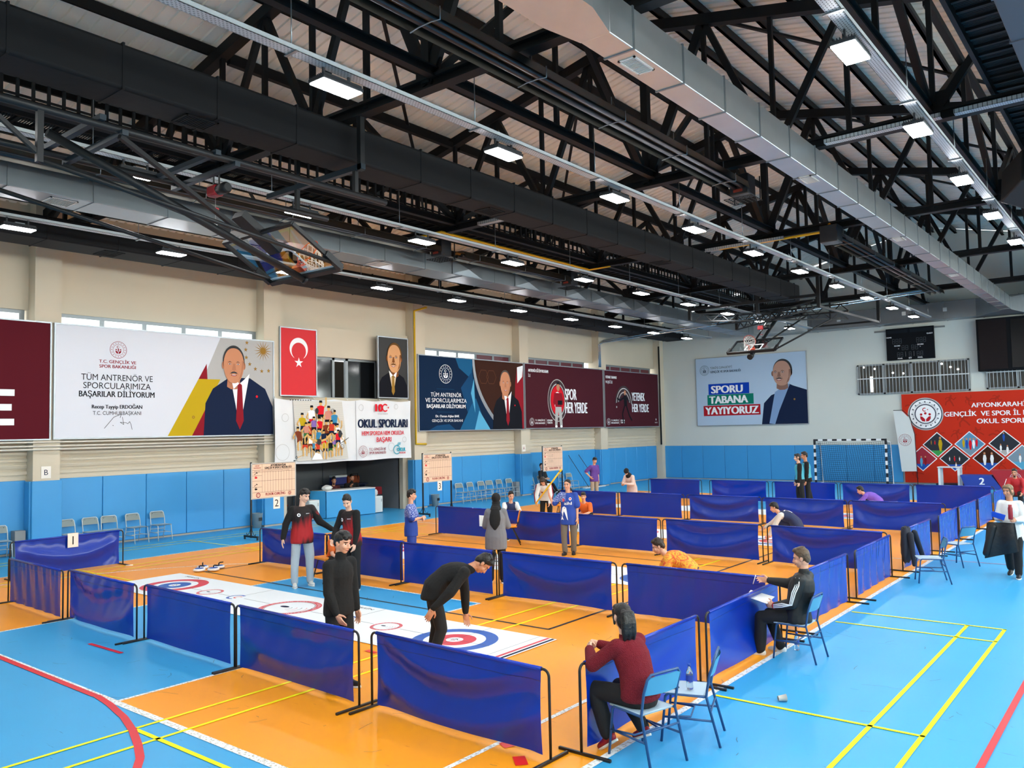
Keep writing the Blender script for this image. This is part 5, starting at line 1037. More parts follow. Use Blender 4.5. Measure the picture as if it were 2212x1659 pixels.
m = MB(mat('dark_podium', '#1a2438', .6)); m.box((-8.2, 40.2, 0), (-6.8, 40.9, .12)); tag(m.build('low_plinth'), 'low dark plinth lying under the white table', 'plinth')
# ------------------------------------------------------------------ basketball backboards, folded up under the roof
GLASS = bpy.data.materials.new('backboard_glass'); GLASS.use_nodes = True; _n = GLASS.node_tree.nodes; _l = GLASS.node_tree.links; _n.remove(_n['Principled BSDF'])
_a, _b, _c, _d, _p = (_n.new('ShaderNode'+q) for q in ('BsdfTransparent', 'BsdfGlossy', 'MixShader', 'LayerWeight', 'Math')); _a.inputs[0].default_value = (.9, .94, .94, 1); _b.inputs['Roughness'].default_value = .03; _d.inputs['Blend'].default_value = .5; _p.operation = 'POWER'; _p.inputs[1].default_value = 2.2
_l.new(_d.outputs['Facing'], _p.inputs[0]); _l.new(_p.outputs[0], _c.inputs[0]); _l.new(_a.outputs[0], _c.inputs[1]); _l.new(_b.outputs[0], _c.inputs[2]); _l.new(_c.outputs[0], _n['Material Output'].inputs['Surface'])
BBK = mat('backboard_frame', '#101316', .5, spec=.35); RIM = mat('rim_orange', '#c8482c', .45); NET = mat('net_white', '#d8d8d4', .7)
def backboard(name, label, c0, upv, nv, right=(1,0,0)):
    """c0 middle of the lower edge, upv board up, nv front normal"""
    c0 = V(c0); up = V(upv).normalized(); n = V(nv).normalized(); r = V(right)
    t = thing(name, label, 'basketball hoop', c0); P = lambda u, v, d=0: c0+r*u+up*v+n*d
    m = MB(GLASS); m.poly([P(-.9, 0), P(.9, 0), P(.9, 1.05), P(-.9, 1.05)]); m.build('glass_board', t)
    m = MB(BBK)
    for a_, b_ in (((-.92, 0), (.92, 0)), ((-.92, 1.05), (.92, 1.05)), ((-.91, 0), (-.91, 1.05)), ((.91, 0), (.91, 1.05))): m.bar(P(*a_), P(*b_), .05, .06, n)
    for s in (-1, 1): m.bar(P(s*.92, -.0), P(s*.92, .35), .09, .10, n)
    m.bar(P(-.92, -.01), P(.92, -.01), .08, .09, n); m.build('board_frame', t)
    m = MB(PWH)
    for a_, b_ in (((-.3, .16), (.3, .16)), ((-.3, .6), (.3, .6)), ((-.3, .16), (-.3, .6)), ((.3, .16), (.3, .6)), ((-.86, .05), (.86, .05))): m.bar(P(*a_, .011), P(*b_, .011), .05, .004, n)
    m.build('target_lines', t)
    rc = P(0, .15, .38); m = MB(RIM); m.tube([rc+r*.225*math.cos(q)+n*.225*math.sin(q) for q in (2*PI*k/28 for k in range(29))], .01, 8, False); m.bar(P(-.09, .15, .02), P(-.09, .15, .2), .03); m.bar(P(.09, .15, .02), P(.09, .15, .2), .03); m.hexa([P(-.12, .08, .0), P(.12, .08, .0), P(.12, .2, .0), P(-.12, .2, .0), P(-.12, .08, .06), P(.12, .08, .06), P(.12, .2, .06), P(-.12, .2, .06)]); rim = m.build('rim', t)
    m = MB(NET)
    for k in range(12):
        for s in (-1, 1):
            pts = []
            for j in range(6):
                q = 2*PI*(k+s*j*.5)/12; rr = .22-.018*j; pts.append(rc+r*rr*math.cos(q)+n*rr*math.sin(q)-up*(.05*j)+V((0,0,-.03*j)))
            m.tube(pts, .006, 4, False)
    m.build('net', rim)
    return t, P
def strut(m, p, q, w_): m.bar(p, q, w_)
t, P = backboard('basketball_hoop', 'glass basketball hoop folded up under the roof at the left', (-10.98, 8.30, 5.46), (0, -.86, .51), (0, .51, .86))
m = MB(BBK); A = onx(191, 337, -10.98); B_ = onx(655, 603, -10.98); m.tube([A+(A-B_)*.15, B_], .06, 14); m.lathe([(.068, 0), (.068, .05)], B_, 16, B_-A); m.build('main_boom', t)
m = MB(BBK); m.hexa([P(-.14, .62, -.06), P(.14, .62, -.06), P(.14, 1.45, -.02), P(-.14, 1.45, -.02), P(-.14, .62, .06), P(.14, .62, .06), P(.14, 1.45, .1), P(-.14, 1.45, .1)]); m.build('hinge_bracket', t)
ZF = 6.75
for s_, x in ((-1, -11.75), (1, -10.2)):
    m = MB(BBK); m.tube([(x, 1.2, ZF), (x, 9.4, ZF)], .05, 10); m.build('long_tube', t)
    m = MB(BBK); m.bar((x, 3.93, ZF), (x, 3.93, 6.1), .07); m.build('drop_post', t)
    m = MB(BBK); m.tube([(x, 3.93, 6.13), P(.9*s_, .1)], .032, 8); m.build('stay_tube', t)
    m = MB(BBK); m.bar((x, 3.2, ZF), (x, 3.93, 6.2), .05); m.build('drop_brace', t)
    m = MB(BBK); m.bar((x+.05*s_, 4.85, ZF-.1), (-10.98+.1*s_, 7.0, 5.98), .06); m.build('fold_arm', t)
    for y in (2.04, 8.74): m = MB(BBK); m.bar((x, y, ZF), (x, y, 8.05 if s_ < 0 else 7.2), .07); m.build('hanger_post', t)
m = MB(BBK); m.bar((-10.06, 8.74, 7.12), (-10.06, 8.74, 8.05), .09); m.build('hanger_post', t); m = MB(MATS.get('blue_black_tube') or mat('blue_black_tube', '#1a2730', .45, spec=.35)); m.bar((-10.0, 8.74, 7.18), (-12.6, 8.74, 7.18), .09); m.build('carrier_tube', t)
for y, dz in ((4.62, .07), (4.9, -.05), (6.2, .03), (6.5, -.06)): m = MB(MATS['blue_black_tube']); m.bar((-11.85, y, ZF+dz), (-10.1, y, ZF+dz), .08, .07); m.build('cross_tube', t)
WR = mat('winch_red', '#a51c24', .4)
def winch(name, label, c):
    c = V(c); t = thing(name, label, 'winch', c); m = MB(WR); m.rbox(c+V((-.18, -.08, -.08)), c+V((.06, .08, .08)), .03); m.build('gear_case', t); m = MB(BBK); m.lathe([(.08, 0), (.085, .2), (.06, .24)], c+V((.05, 0, 0)), 14, (1, 0, 0)); m.build('motor', t)
    m = MB(GALV); m.tube([c+V((-.05, 0, -.08)), c+V((-.05, 0, -.45))], .006, 5); m.ball(c+V((-.05, 0, -.5)), (.05, .025, .07), 2); m.build('hook_block', t); m = MB(WR); m.lathe([(.05, 0), (.05, .02)], c+V((-.05, 0, -.28)), 12); m.build('stop_disc', t)
    m = MB(BBK); m.bar(c+V((-.1, 0, .08)), c+V((-.1, 0, .3)), .02); m.bar(c+V((.05, 0, .08)), c+V((.05, 0, .3)), .02); m.build('hanger', t)
winch('chain_hoist', 'red electric chain hoist above the left folded hoop', (-10.95, 6.7, 6.52))
t, P = backboard('basketball_hoop', 'glass basketball hoop folded up under the roof near the back wall', (-12.15, 29.6, 5.63), (0, .87, .49), (0, -.49, .87))
m = MB(BBK); m.tube([P(0, -.12, -.14), P(0, .6, -.14), (-12.1, 32.6, 7.35)], .075, 12); m.lathe([(.11, 0), (.11, .18)], P(0, -.2, -.14), 14, (0, .87, .49)); m.build('main_boom', t)
m = MB(BBK); m.hexa([P(-.3, .7, -.06), P(.3, .7, -.06), P(.3, 1.1, -.06), P(-.3, 1.1, -.06), P(-.25, .7, -.2), P(.25, .7, -.2), P(.25, 1.1, -.2), P(-.25, 1.1, -.2)]); m.build('hinge_bracket', t)
m = MB(BBK)
for s in (-1, 1): m.tube([P(s*.25, .9, -.1), (-12.1+s*.8, 33.5, 7.3)], .035, 8)
m.tube([P(.9, -.02), (-9.7, 31.3, 6.75), (-9.7, 31.3, 7.4)], .035, 8); m.build('stay_tube', t)
def lattice(p, q, h, n):
    p, q = V(p), V(q); d = V((0, 0, h)); m = MB(BBK); m.bar(p, q, .05); m.bar(p+d, q+d, .05)
    for k in range(n): a_, b_ = p+(q-p)*k/n, p+(q-p)*(k+1)/n; m.bar(a_, (a_+b_)/2+d, .03); m.bar((a_+b_)/2+d, b_, .03)
    return m
for p, q in (((-14.2, 29.2, 6.95), (-9.6, 33.2, 6.95)), ((-9.6, 29.2, 6.95), (-14.2, 33.2, 6.95)), ((-14.2, 31.2, 7.0), (-9.0, 31.2, 7.0))): lattice(p, q, .28, 9).build('lattice_girder', t)
for x, y in ((-14.2, 28.8), (-9.3, 28.8), (-14.2, 33.2), (-9.0, 35.2), (-11.5, 28.8)): m = MB(BBK); m.bar((x, y, 6.95), (x, y, 8.05), .11); m.build('hanger_post', t)
m = MB(BBK); m.bar((-14.2, 28.8, 7.35), (-9.3, 28.8, 7.35), .1); m.bar((-9.3, 28.8, 6.95), (-9.0, 35.2, 6.95), .08); m.bar((-11.5, 35.2, 7.0), (-9.0, 35.2, 7.0), .07); m.build('carrier_frame', t)
winch('chain_hoist', 'red electric chain hoist above the hoop near the back wall', (-12.05, 30.6, 6.62))
# ------------------------------------------------------------------ small things on chairs and floor
def bottle(x, y, z, label, k=1.0):
    t = thing('water_bottle', label, 'bottle', (x, y, z)); m = MB(mat('clear_plastic', '#dfe9f2', .05, trans=.9)); m.lathe([(.02, 0), (.031, .004), (.032, .02), (.029, .05), (.032, .07), (.032, .14), (.026, .17), (.013, .195), (.013, .21)], (0,0,0), 18); m.build('bottle_body', t, False)
    m = MB(mat('bottle_cap', '#1848b0', .4)); m.lathe([(.015, .208), (.015, .228), (.012, .23)], (0,0,0), 14); m.build('cap', t, False); m = MB(mat('bottle_label', '#3448a8', .5)); m.lathe([(.0325, .075), (.0325, .13)], (0,0,0), 18, cap=False); m.build('paper_band', t, False)
bottle(-3.55, 6.95, .435, 'clear water bottle with blue cap on the empty chair behind the girl'); p = fl(1700, 1407); bottle(-3.80, 10.38, 0, 'clear water bottle on the floor under the boy in the striped tracksuit'); bottle(-12.75, 10.2, .48, 'clear water bottle on the orange chair behind the boy in black')
m = MB(mat('phone_black', '#14161a', .15)); m.rbox((-.075, -.037, 0), (.075, .037, .009), .004, 2); o = m.build('mobile_phone', loc=(-3.72, 6.90, .436), world=False); o.rotation_euler = (0, 0, .7); tag(o, 'black mobile phone lying on the empty chair seat', 'phone')
p = fl(1681, 1516); t = thing('paper_cup', 'crushed paper cup lying on the blue floor at the right', 'cup', (p.x, p.y, .035), .6); m = MB(mat('cup_paper', '#cfcbc0', .6)); m.lathe([(.025, 0), (.036, .085), (.038, .085), (.034, .083), (.024, .006)], (0, 0, 0), 18, (1, .1, .05), cap=False); m.build('cup_wall', t, False); m = MB(mat('cup_inside', '#8a7f70', .7)); m.lathe([(.024, .004), (.001, .004)], (0,0,0), 16, (1, .1, .05), cap=False); m.build('cup_base', t, False)
m = MB(mat('marker_white', '#e0e0da', .5)); m.tube([(-18.3, 8.95, .012), (-18.22, 9.07, .012)], .012, 8); tag(m.build('marker_pen'), 'white marker pen on the floor by the far left barrier', 'pen')
# jacket hung over the end of the fifth side barrier
t = thing('hung_jacket', 'dark navy jacket hung over the end of a right side barrier', 'jacket', (-4.0, 17.05, .1)); JK = mat('navy_cloth', '#141b2c', .8, bump=.2, bscale=14)
m = MB(JK); rr = []
for z_, w_, d_, yo in ((.83, .10, .045, 0), (.80, .15, .075, 0), (.66, .17, .085, .01), (.48, .19, .09, .02), (.32, .21, .085, .03), (.2, .20, .06, .04), (.16, .15, .03, .05)): rr.append([(-4.06+d_*math.cos(k*PI/12)*(1+.12*math.sin(3*k*PI/12+z_*9)), 17.08+yo+w_*math.sin(k*PI/12), z_+.02*math.sin(k)) for k in range(24)])
m.loft(rr[::-1]); m.build('jacket_body', t)
m = MB(JK); m.cap((-3.93, 17.2, .72), (-3.86, 17.42, .28), .055, .045); m.build('sleeve', t); m = MB(JK); m.cap((-3.95, 16.98, .7), (-3.9, 16.95, .15), .055, .04); m.build('sleeve', t)
# ------------------------------------------------------------------ people
import numpy as np
JOBS = []      # (object, voxel, smoothing, painter, bump amplitude, bump scale)
def cloth(name, col, rough=.85, b=.25, sc=18): return mat(name, col, rough, bump=b, bscale=sc)
SKIN = {'a': mat('skin_light', '#d9a184', .5), 'b': mat('skin_tan', '#c68a6a', .5), 'c': mat('skin_pale', '#e2b59c', .5)}
EYEW = mat('eye_white', '#e6e0da', .3); EYED = mat('eye_dark', '#1c120e', .2); LIPS = mat('lips', '#b0645a', .45)
HAIRB = mat('hair_black', '#100d0c', .45, bump=.5, bscale=45); HAIRN = mat('hair_brown', '#2a1c12', .5, bump=.5, bscale=45); HAIRL = mat('hair_light_brown', '#54412f', .5, bump=.5, bscale=45); HAIRBL = mat('hair_blond', '#7a6142', .5, bump=.5, bscale=45)
def nv(v): return V(v).normalized()
DN = (0, 0, -1)
class Pose: pass
def hd(x, y, ang):
    a = math.atan2(-y, -x)+R(ang); return (math.cos(a), math.sin(a))
def person(label, x, y, ang, h=1.72, lean=4, twist=0, head=(0, 8), armR=((.12, .05, -1), (.05, .2, -1)), armL=((-.12, .05, -1), (-.05, .2, -1)), legR=((.06, .03, -1), (.03, -.03, -1)), legL=((-.06, .03, -1), (-.03, -.03, -1)), z=None, skin='a', hair=('short', 'b'), top=None, sleeve=1.0, hem=.13, bottom=None, shoe=None, fine=False, fem=False, toeR=8, toeL=-8, pitchR=0, pitchL=0, beard=False, slack=1.0, wide=1.0, curl=.35, collar=0, heading=None, topname='shirt', footz=0.0, side=0, grip=None):
    p = Pose(); S = h/1.75
    dx, dy = heading or hd(x, y, ang)
    t = thing('person', label, 'person', (x, y, 0), face(dx, dy)); p.t = t; p.S = S
    d1 = nv((math.sin(R(side))*.6, math.sin(R(lean*.6)), math.cos(R(lean*.6)))); d2 = nv((math.sin(R(side)), math.sin(R(lean*1.2)), math.cos(R(lean*1.2))))
    lg = {}
    for s, L in ((1, legR), (-1, legL)):
        hip = V((s*.09*S, 0, -.02*S)); kn = hip+nv(L[0])*.43*S; an = kn+nv(L[1])*.42*S; lg[s] = (hip, kn, an)
    pz = z if z is not None else -min(lg[1][2].z, lg[-1][2].z)+.085*S+footz
    P = V((0, 0, pz)); W_ = P+d1*.2*S; Ct = W_+d2*.30*S
    for s in lg: lg[s] = tuple(q+P for q in lg[s])
    sx = nv((math.cos(R(twist)), math.sin(R(twist)), 0)); sx = nv(sx-d2*sx.dot(d2))
    sw = (.155 if fem else .172)*S*wide
    sh = {s: Ct-d2*.05*S+sx*s*sw for s in (1, -1)}
    hy, hp = R(head[0]), R(head[1]); hf = V((-math.sin(hy)*math.cos(hp), math.cos(hy)*math.cos(hp), -math.sin(hp))); hr = nv((math.cos(hy), math.sin(hy), 0)); hu = hr.cross(hf)
    nk = nv(d2+hu*.8+hf*.25); Hc = Ct+nk*.085*S+hu*.115*S
    HM = M(((hr.x, hf.x, hu.x), (hr.y, hf.y, hu.y), (hr.z, hf.z, hu.z)))
    K = S*1.0; H = lambda a, b, c: Hc+HM@V((a*K, b*K, c*K)); hb = lambda c, r: body.ball(H(*c), tuple(q*K for q in r), 3, HM)
    p.H = H; p.Ct = Ct; p.sh = sh; p.d2 = d2; p.sx = sx; p.P = P; p.lg = lg; p.HM = HM
    arms = {}
    for s, A in ((1, armR), (-1, armL)):
        el = sh[s]+nv(A[0])*.29*S; wr = el+nv(A[1])*.25*S; hdv = nv(A[2]) if len(A) > 2 else nv(A[1]); arms[s] = (sh[s], el, wr, hdv)
    p.arms = arms
    def centre(q):
        q *= S
        return P+V((0, 0, q)) if q < 0 else (P+d1*q if q < .2*S else W_+d2*(q-.2*S))
    def ring(q, rx, ry, add=0):
        c = centre(q); d = d1 if q < .2 else d2
        if q < 0: d = V((0, 0, 1))
        a = nv((1, 0, 0)) if q < .15 else sx; b = nv(d.cross(a))
        if abs(d.dot(a)) > .99: a = V((1, 0, 0))
        return [c+a*((rx*wide*S+add)*math.cos(k*PI/9))+b*((ry*S+add)*math.sin(k*PI/9)) for k in range(18)]
    f = .93 if fem else 1.0
    prof = [(-.1, .1, .085), (-.05, .15, .105), (.03, .158, .108), (.12, .142*f, .098), (.22, .138*f, .1), (.33, .155*f, .108), (.41, .16*f, .1), (.46, .13*f, .08), (.50, .07, .06), (.52, .045, .045)]
    # the body: one continuous skin
    body = MB(SKIN[skin]); body.mats += [EYEW, EYED, LIPS, {'b': HAIRB, 'n': HAIRN, 'l': HAIRL, 'y': HAIRBL}[hair[1]]]
    body.loft([ring(q, rx*.93, ry*.93) for q, rx, ry in prof])
    body.cap(Ct-d2*.03*S, H(0, -.015, -.06), .056*S, .052*S, 14)
    for s in (1, -1):
        a0, el, wr, hv = arms[s]
        body.cap(Ct-d2*.04*S, a0, .05*S, .05*S, 12); body.cap(a0, el, .047*S, .037*S, 12); body.cap(el, wr, .038*S, .026*S, 12)
        hip, kn, an = lg[s]; body.cap(hip, kn, .078*S, .052*S, 12); body.cap(kn, an, .052*S, .036*S, 12)
        fwd = V((0, 1, 0)); side_ = -sx*s; n = nv(side_-hv*side_.dot(hv)); w_ = nv(hv.cross(n))
        ref = fwd if abs(hv.dot(fwd)) < .8 else V((0, 0, 1))
        if w_.dot(ref) < 0: w_ = -w_
        PMx = M(((w_.x, hv.x, n.x), (w_.y, hv.y, n.y), (w_.z, hv.z, n.z))); hs = S*(.92 if fem else 1.0)
        pc = wr+hv*.055*hs; body.ball(pc, (.040*hs, .056*hs, .017*hs), 3, PMx); body.cap(wr-hv*.01, wr+hv*.03*hs, .026*S, .026*S, 10)
        for k, (off, ln) in enumerate(((.030, .070), (.011, .080), (-.009, .075), (-.028, .060))):
            b0 = wr+hv*.098*hs*(1-.04*abs(k-1.3))+w_*off*hs; c1 = curl*(.7+.25*k); v1 = nv(hv*math.cos(c1)+n*math.sin(c1)+w_*off*2.2); b1 = b0+v1*ln*.52*hs; c2 = c1*2.1; v2 = nv(hv*math.cos(c2)+n*math.sin(c2)+w_*off*1.5); b2 = b1+v2*ln*.48*hs
            body.cap(b0-hv*.03*hs, b0, .0105*hs, .0098*hs, 8); body.cap(b0, b1, .0098*hs, .0088*hs, 8); body.cap(b1, b2, .0088*hs, .0072*hs, 8)
        b0 = wr+hv*.03*hs+w_*.03*hs; b1 = b0+nv(w_*.8+hv*.75+n*.35)*.045*hs; b2 = b1+nv(w_*.25+hv*.95+n*.35)*.035*hs
        body.cap(b0, b1, .014*hs, .011*hs, 8); body.cap(b1, b2, .011*hs, .008*hs, 8)
        p.__dict__['hand%d' % s] = (pc+hv*.04*hs, hv, n, w_)
    for c, r_ in (((0, -.012, .032), (.074, .094, .088)), ((0, .022, -.035), (.062, .066, .075)), ((0, .04, -.085), (.035, .04, .03)), ((0, .062, .03), (.055, .025, .03)), ((.033, .055, -.03), (.028, .03, .03)), ((-.033, .055, -.03), (.028, .03, .03)), ((0, .085, -.064), (.024, .012, .009)), ((0, .080, -.045), (.02, .015, .02)), ((0, -.02, -.05), (.06, .06, .06))): hb(c, r_)
    body.cap(H(0, .083, .012), H(0, .103, -.03), .009*K, .0135*K, 10)
    for s in (1, -1): hb((s*.013, .09, -.034), (.010, .011, .008)); hb((s*.074, -.012, -.008), (.011, .022, .032)); hb((s*.078, -.022, -.002), (.008, .014, .022))
    bo = body.build('body', t, False); HI = HM.inverted()
    def paint(me):
        c = (centres(me)-np.array(Hc))@np.array(HM)/K; x_, y_, z_ = np.abs(c[:, 0]), c[:, 1], c[:, 2]; L = np.linalg.norm(c, axis=1); ix = np.zeros(len(c), np.int32)
        if hair[0] in ('short', 'fringe', 'thin'): ix[(L < .16) & (z_ > -.032) & (y_ < .012-.02*(z_ < 0)) & (x_ < .080) & (z_ < .09)] = 4
        f_ = (y_ > .03) & (L < .16)
        if beard: ix[f_ & ((z_ < -.082) | ((x_ > .05) & (z_ < -.045)))] = 4
        ix[f_ & (((x_-.031)/.017)**2+((z_-.006)/.0075)**2 < 1)] = 1; ix[f_ & (((x_-.031)/.009)**2+((z_-.006)/.009)**2 < 1)] = 2
        ix[f_ & (((x_-.033)/.022)**2+((z_-.027)/.0062)**2 < 1)] = 4; ix[f_ & ((x_/.024)**2+((z_+.064)/.0085)**2 < 1)] = 3
        me.polygons.foreach_set('material_index', ix)
    JOBS.append((bo, .0052 if fine else .0085, 2, paint, 0, 1))
    # hair
    st, hc = hair[0], {'b': HAIRB, 'n': HAIRN, 'l': HAIRL, 'y': HAIRBL}[hair[1]]
    if st == 'hijab': hc = mat('black_scarf', '#0e0e10', .85, bump=.15, bscale=25)
    hm = MB(hc); hh = lambda c, r_: hm.ball(H(*c), tuple(q*K for q in r_), 3, HM)
    if st in ('short', 'fringe', 'pony', 'long', 'thin', 'bob'):
        hh((0, -.022, .05), (.080, .095, .082)); hh((0, -.062, .0), (.066, .052, .075))
        if st == 'short': hh((0, .03, .108), (.058, .05, .030)); hh((.03, .05, .098), (.035, .035, .022)); hh((-.02, .045, .104), (.035, .035, .022)); hh((0, -.02, .118), (.06, .06, .028))
        if st == 'fringe': hh((0, .052, .088), (.066, .042, .034)); hh((.025, .066, .07), (.035, .025, .028)); hh((-.03, .064, .074), (.035, .026, .028)); hh((0, 0, .115), (.066, .07, .03))
        if st in ('pony', 'long', 'bob'):
            hh((0, .045, .088), (.07, .045, .035))
            for s in (1, -1): hm.cap(H(s*.068, .035, .06), H(s*.074, .02, -.06 if st != 'long' else -.12), .018*K, .012*K, 8)
            hh((0, -.05, -.03), (.076, .062, .095))
        if st == 'pony':
            b0 = H(0, -.10, .055); hm.ball(b0, .033*K, 2)
            for off in (-.022, 0, .022): hm.tube([b0+HM@V((off*K, 0, 0)), H(off*1.4, -.145, .035), H(off*1.6, -.155, -.05), H(off*1.8, -.145, -.14), H(off*2.0, -.13, -.215)], 1, 10, radii=[.026*K, .036*K, .038*K, .034*K, .012*K])
        if st == 'long':
            for k in range(9):
                q = -.075+.15*k/8; hm.tube([H(q, -.05+.04*abs(q)*10, .03), H(q*1.15, -.065+.7*abs(q), -.09), H(q*1.2, -.05+.9*abs(q), -.2), H(q*1.1, -.03+.8*abs(q), -.3)], 1, 8, radii=[.022*K, .022*K, .02*K, .008*K])
    if st == 'hijab':
        hh((0, -.015, .03), (.092, .112, .108)); hh((0, .0, -.07), (.085, .085, .07)); hm.cap(H(0, 0, -.11), Ct+d2*.0, .085*K, .12*K, 16)
        if fine or grip == 'drape':
            back = nv(V((0, -1, 0))-d2*V((0, -1, 0)).dot(d2)); rr = []
            for q, w2, o2, t2 in ((.06, .06, .07, .05), (0, .085, .115, .05), (-.1, .105, .14, .045), (-.2, .115, .145, .04), (-.3, .10, .15, .035), (-.37, .05, .15, .025), (-.41, .015, .15, .012)): c_ = Ct+d2*q*S+back*o2*S; rr.append([c_+sx*(w2*S*math.cos(k*PI/9))+back*(t2*S*math.sin(k*PI/9)) for k in range(18)])
            hm.loft(rr)
    ho = hm.build('headscarf' if st == 'hijab' else 'hair', t, False); p.hair = ho
    JOBS.append((ho, .006 if fine else .009, 2 if st != 'hijab' else 4, None, .0011 if st != 'hijab' else .0018, 40 if st != 'hijab' else 16))
    # clothes
    if top:
        tm, paint_t = (top if isinstance(top, tuple) else (top, None)); ms = tm if isinstance(tm, list) else [tm]
        g = MB(ms[0]); g.mats = list(ms); e = .022*S*slack
        pr = [(-hem, .158, .114), (-hem+.03, .166, .118)]+([(-.03, .164, .116)] if hem > .1 else [])+[r_ for r_ in prof if r_[0] > .02 and r_[0] < .49]
        if hem < .1: pr[0] = (-hem, .15, .106)
        g.loft([ring(q, rx, ry, e*(1.0 if q < .4 else .7)) for q, rx, ry in pr]+[ring(.505, .062, .058, .012*S)])
        for s in (1, -1):
            a0, el, wr, hv = arms[s]
            g.cap(Ct-d2*.055*S, a0, .058*S, .06*S+e*.3, 14)
            if sleeve >= 1: g.cap(a0, el, .06*S+e*.3, .050*S+e*.4, 14); g.cap(el, wr+(el-wr)*.02, .050*S+e*.4, .034*S+e*.25, 14)
            elif sleeve > 0: g.cap(a0, a0+(el-a0)*sleeve, .06*S+e*.4, .062*S+e*.5, 14)
        if collar: g.cap(Ct-d2*.03*S, Ct+nk*.055*S*collar, .066*S, .062*S, 16)
        go = g.build(topname, t, False); p.top = go
        def pt(me, fn=paint_t):
            if fn:
                c = centres(me); v = (c-np.array(Ct))/S; lx, ly, lz = v@np.array(sx), v@np.array(nv(d2.cross(sx))), v@np.array(d2)
                d = np.minimum.reduce([segd(c, a_, b_) for s in (1, -1) for a_, b_ in ((arms[s][0], arms[s][1]), (arms[s][1], arms[s][2]))])
                me.polygons.foreach_set('material_index', fn(lx, ly, lz, d).astype(np.int32))
        JOBS.append((go, .0095 if fine else .013, 3, pt, .007, 9))
    if bottom:
        g = MB(bottom); e = .014*S*slack
        g.loft([ring(q, rx, ry, e) for q, rx, ry in ((-.1, .12, .1), (-.06, .15, .11), (0, .158, .112), (.06, .152, .106), (.09, .145, .1))])
        for s in (1, -1):
            hip, kn, an = lg[s]; g.cap(hip, kn, .086*S+e*.5, .062*S+e*.6, 14); g.cap(kn, an+(kn-an)*.04, .062*S+e*.6, .046*S+e*.7, 14); g.cap(P+V((0, 0, -.03*S)), hip, .1*S, .09*S, 12)
        go = g.build('trousers', t, False); p.bottom = go; JOBS.append((go, .0105 if fine else .014, 3, None, .008, 8))
    if shoe:
        sm, sole = shoe
        for s, toe, pt_ in ((1, toeR, pitchR), (-1, toeL, pitchL)):
            hip, kn, an = lg[s]; a = R(toe); fw = V((math.sin(a)*math.cos(R(pt_)), math.cos(a)*math.cos(R(pt_)), -math.sin(R(pt_)))); rt = nv(fw.cross(V((0, 0, 1)))); up = rt.cross(fw)
            F = lambda a_, b_, c_: an+rt*a_*S+fw*b_*S+up*c_*S
            FM = M(((rt.x, fw.x, up.x), (rt.y, fw.y, up.y), (rt.z, fw.z, up.z)))
            g = MB(sm); g.ball(F(0, -.015, -.03), (.040*S, .06*S, .05*S), 3, FM); g.ball(F(0, .09, -.045), (.044*S, .095*S, .036*S), 3, FM); g.cap(F(0, -.01, -.02), F(0, 0, .03), .044*S, .042*S, 12); g.cap(F(0, .02, -.02), F(0, .12, -.045), .038*S, .03*S, 12)
            so = g.build('shoe', t, False); JOBS.append((so, .008 if fine else .011, 2, None, 0, 1))
            g = MB(sole); g.loft([[F(.047*math.cos(k*PI/10)*(1-.12*(math.sin(k*PI/10) < 0)), .055+.135*math.sin(k*PI/10), zz) for k in range(20)] for zz in (-.084, -.062)]); g.build('sole', so, False)
    return p
def segd(c, a, b):
    a = np.array(a); b = np.array(b)-a; u = np.clip((c-a)@b/(b@b), 0, 1); return np.linalg.norm(c-a-u[:, None]*b, axis=1)
def wob(co, sc):
    """smooth pseudo noise for cloth and hair"""
    q = co*sc; o = np.zeros(len(q))
    for k, (a, b, c, d) in enumerate(((1.0, .7, .3, .1), (-.6, 1.1, .8, 1.7), (.9, -.8, 1.3, 2.9), (1.7, 1.5, -.9, 4.1), (-1.9, 1.2, 1.6, .6))): o += np.sin(q[:, 0]*a+q[:, 1]*b+q[:, 2]*c+d+1.3*np.sin(q[:, 2]*.5*b+q[:, 0]*c*.6))*(.55 if k < 3 else .35)
    return o*.6
def finish_people():
    for ob, vx, it, _, _, _ in JOBS:
        r_ = ob.modifiers.new('r', 'REMESH'); r_.mode = 'VOXEL'; r_.voxel_size = vx; r_.use_smooth_shade = True
        s_ = ob.modifiers.new('s', 'SMOOTH'); s_.iterations = it; s_.factor = .5
    bpy.context.view_layer.update(); dg = bpy.context.evaluated_depsgraph_get()
    new = [bpy.data.meshes.new_from_object(j[0].evaluated_get(dg)) for j in JOBS]
    for (ob, vx, it, paint, amp, sc), me in zip(JOBS, new):
        mats = list(ob.data.materials); ob.modifiers.clear(); ob.data = me; me.materials.clear()
        for m in mats: me.materials.append(m)
        if amp:
            n = len(me.vertices); co = np.empty(n*3); no = np.empty(n*3); me.vertices.foreach_get('co', co); me.vertices.foreach_get('normal', no); co = co.reshape(-1, 3); no = no.reshape(-1, 3)
            co = co+no*(amp*wob(co, sc))[:, None]; me.vertices.foreach_set('co', co.ravel()); me.update()
        if paint: paint(me)
        me.polygons.foreach_set('use_smooth', np.ones(len(me.polygons), bool))
def centres(me):
    n = len(me.polygons); c = np.empty(n*3); me.polygons.foreach_get('center', c); return c.reshape(-1, 3)
PRINTS = []
def chest_print(p, art_fn, name='shirt_print', w_=.3, off=.004, back=False):
    """flat print laid on the finished garment by dropping its points onto the cloth"""
    PRINTS.append((p, art_fn, name, off, back))
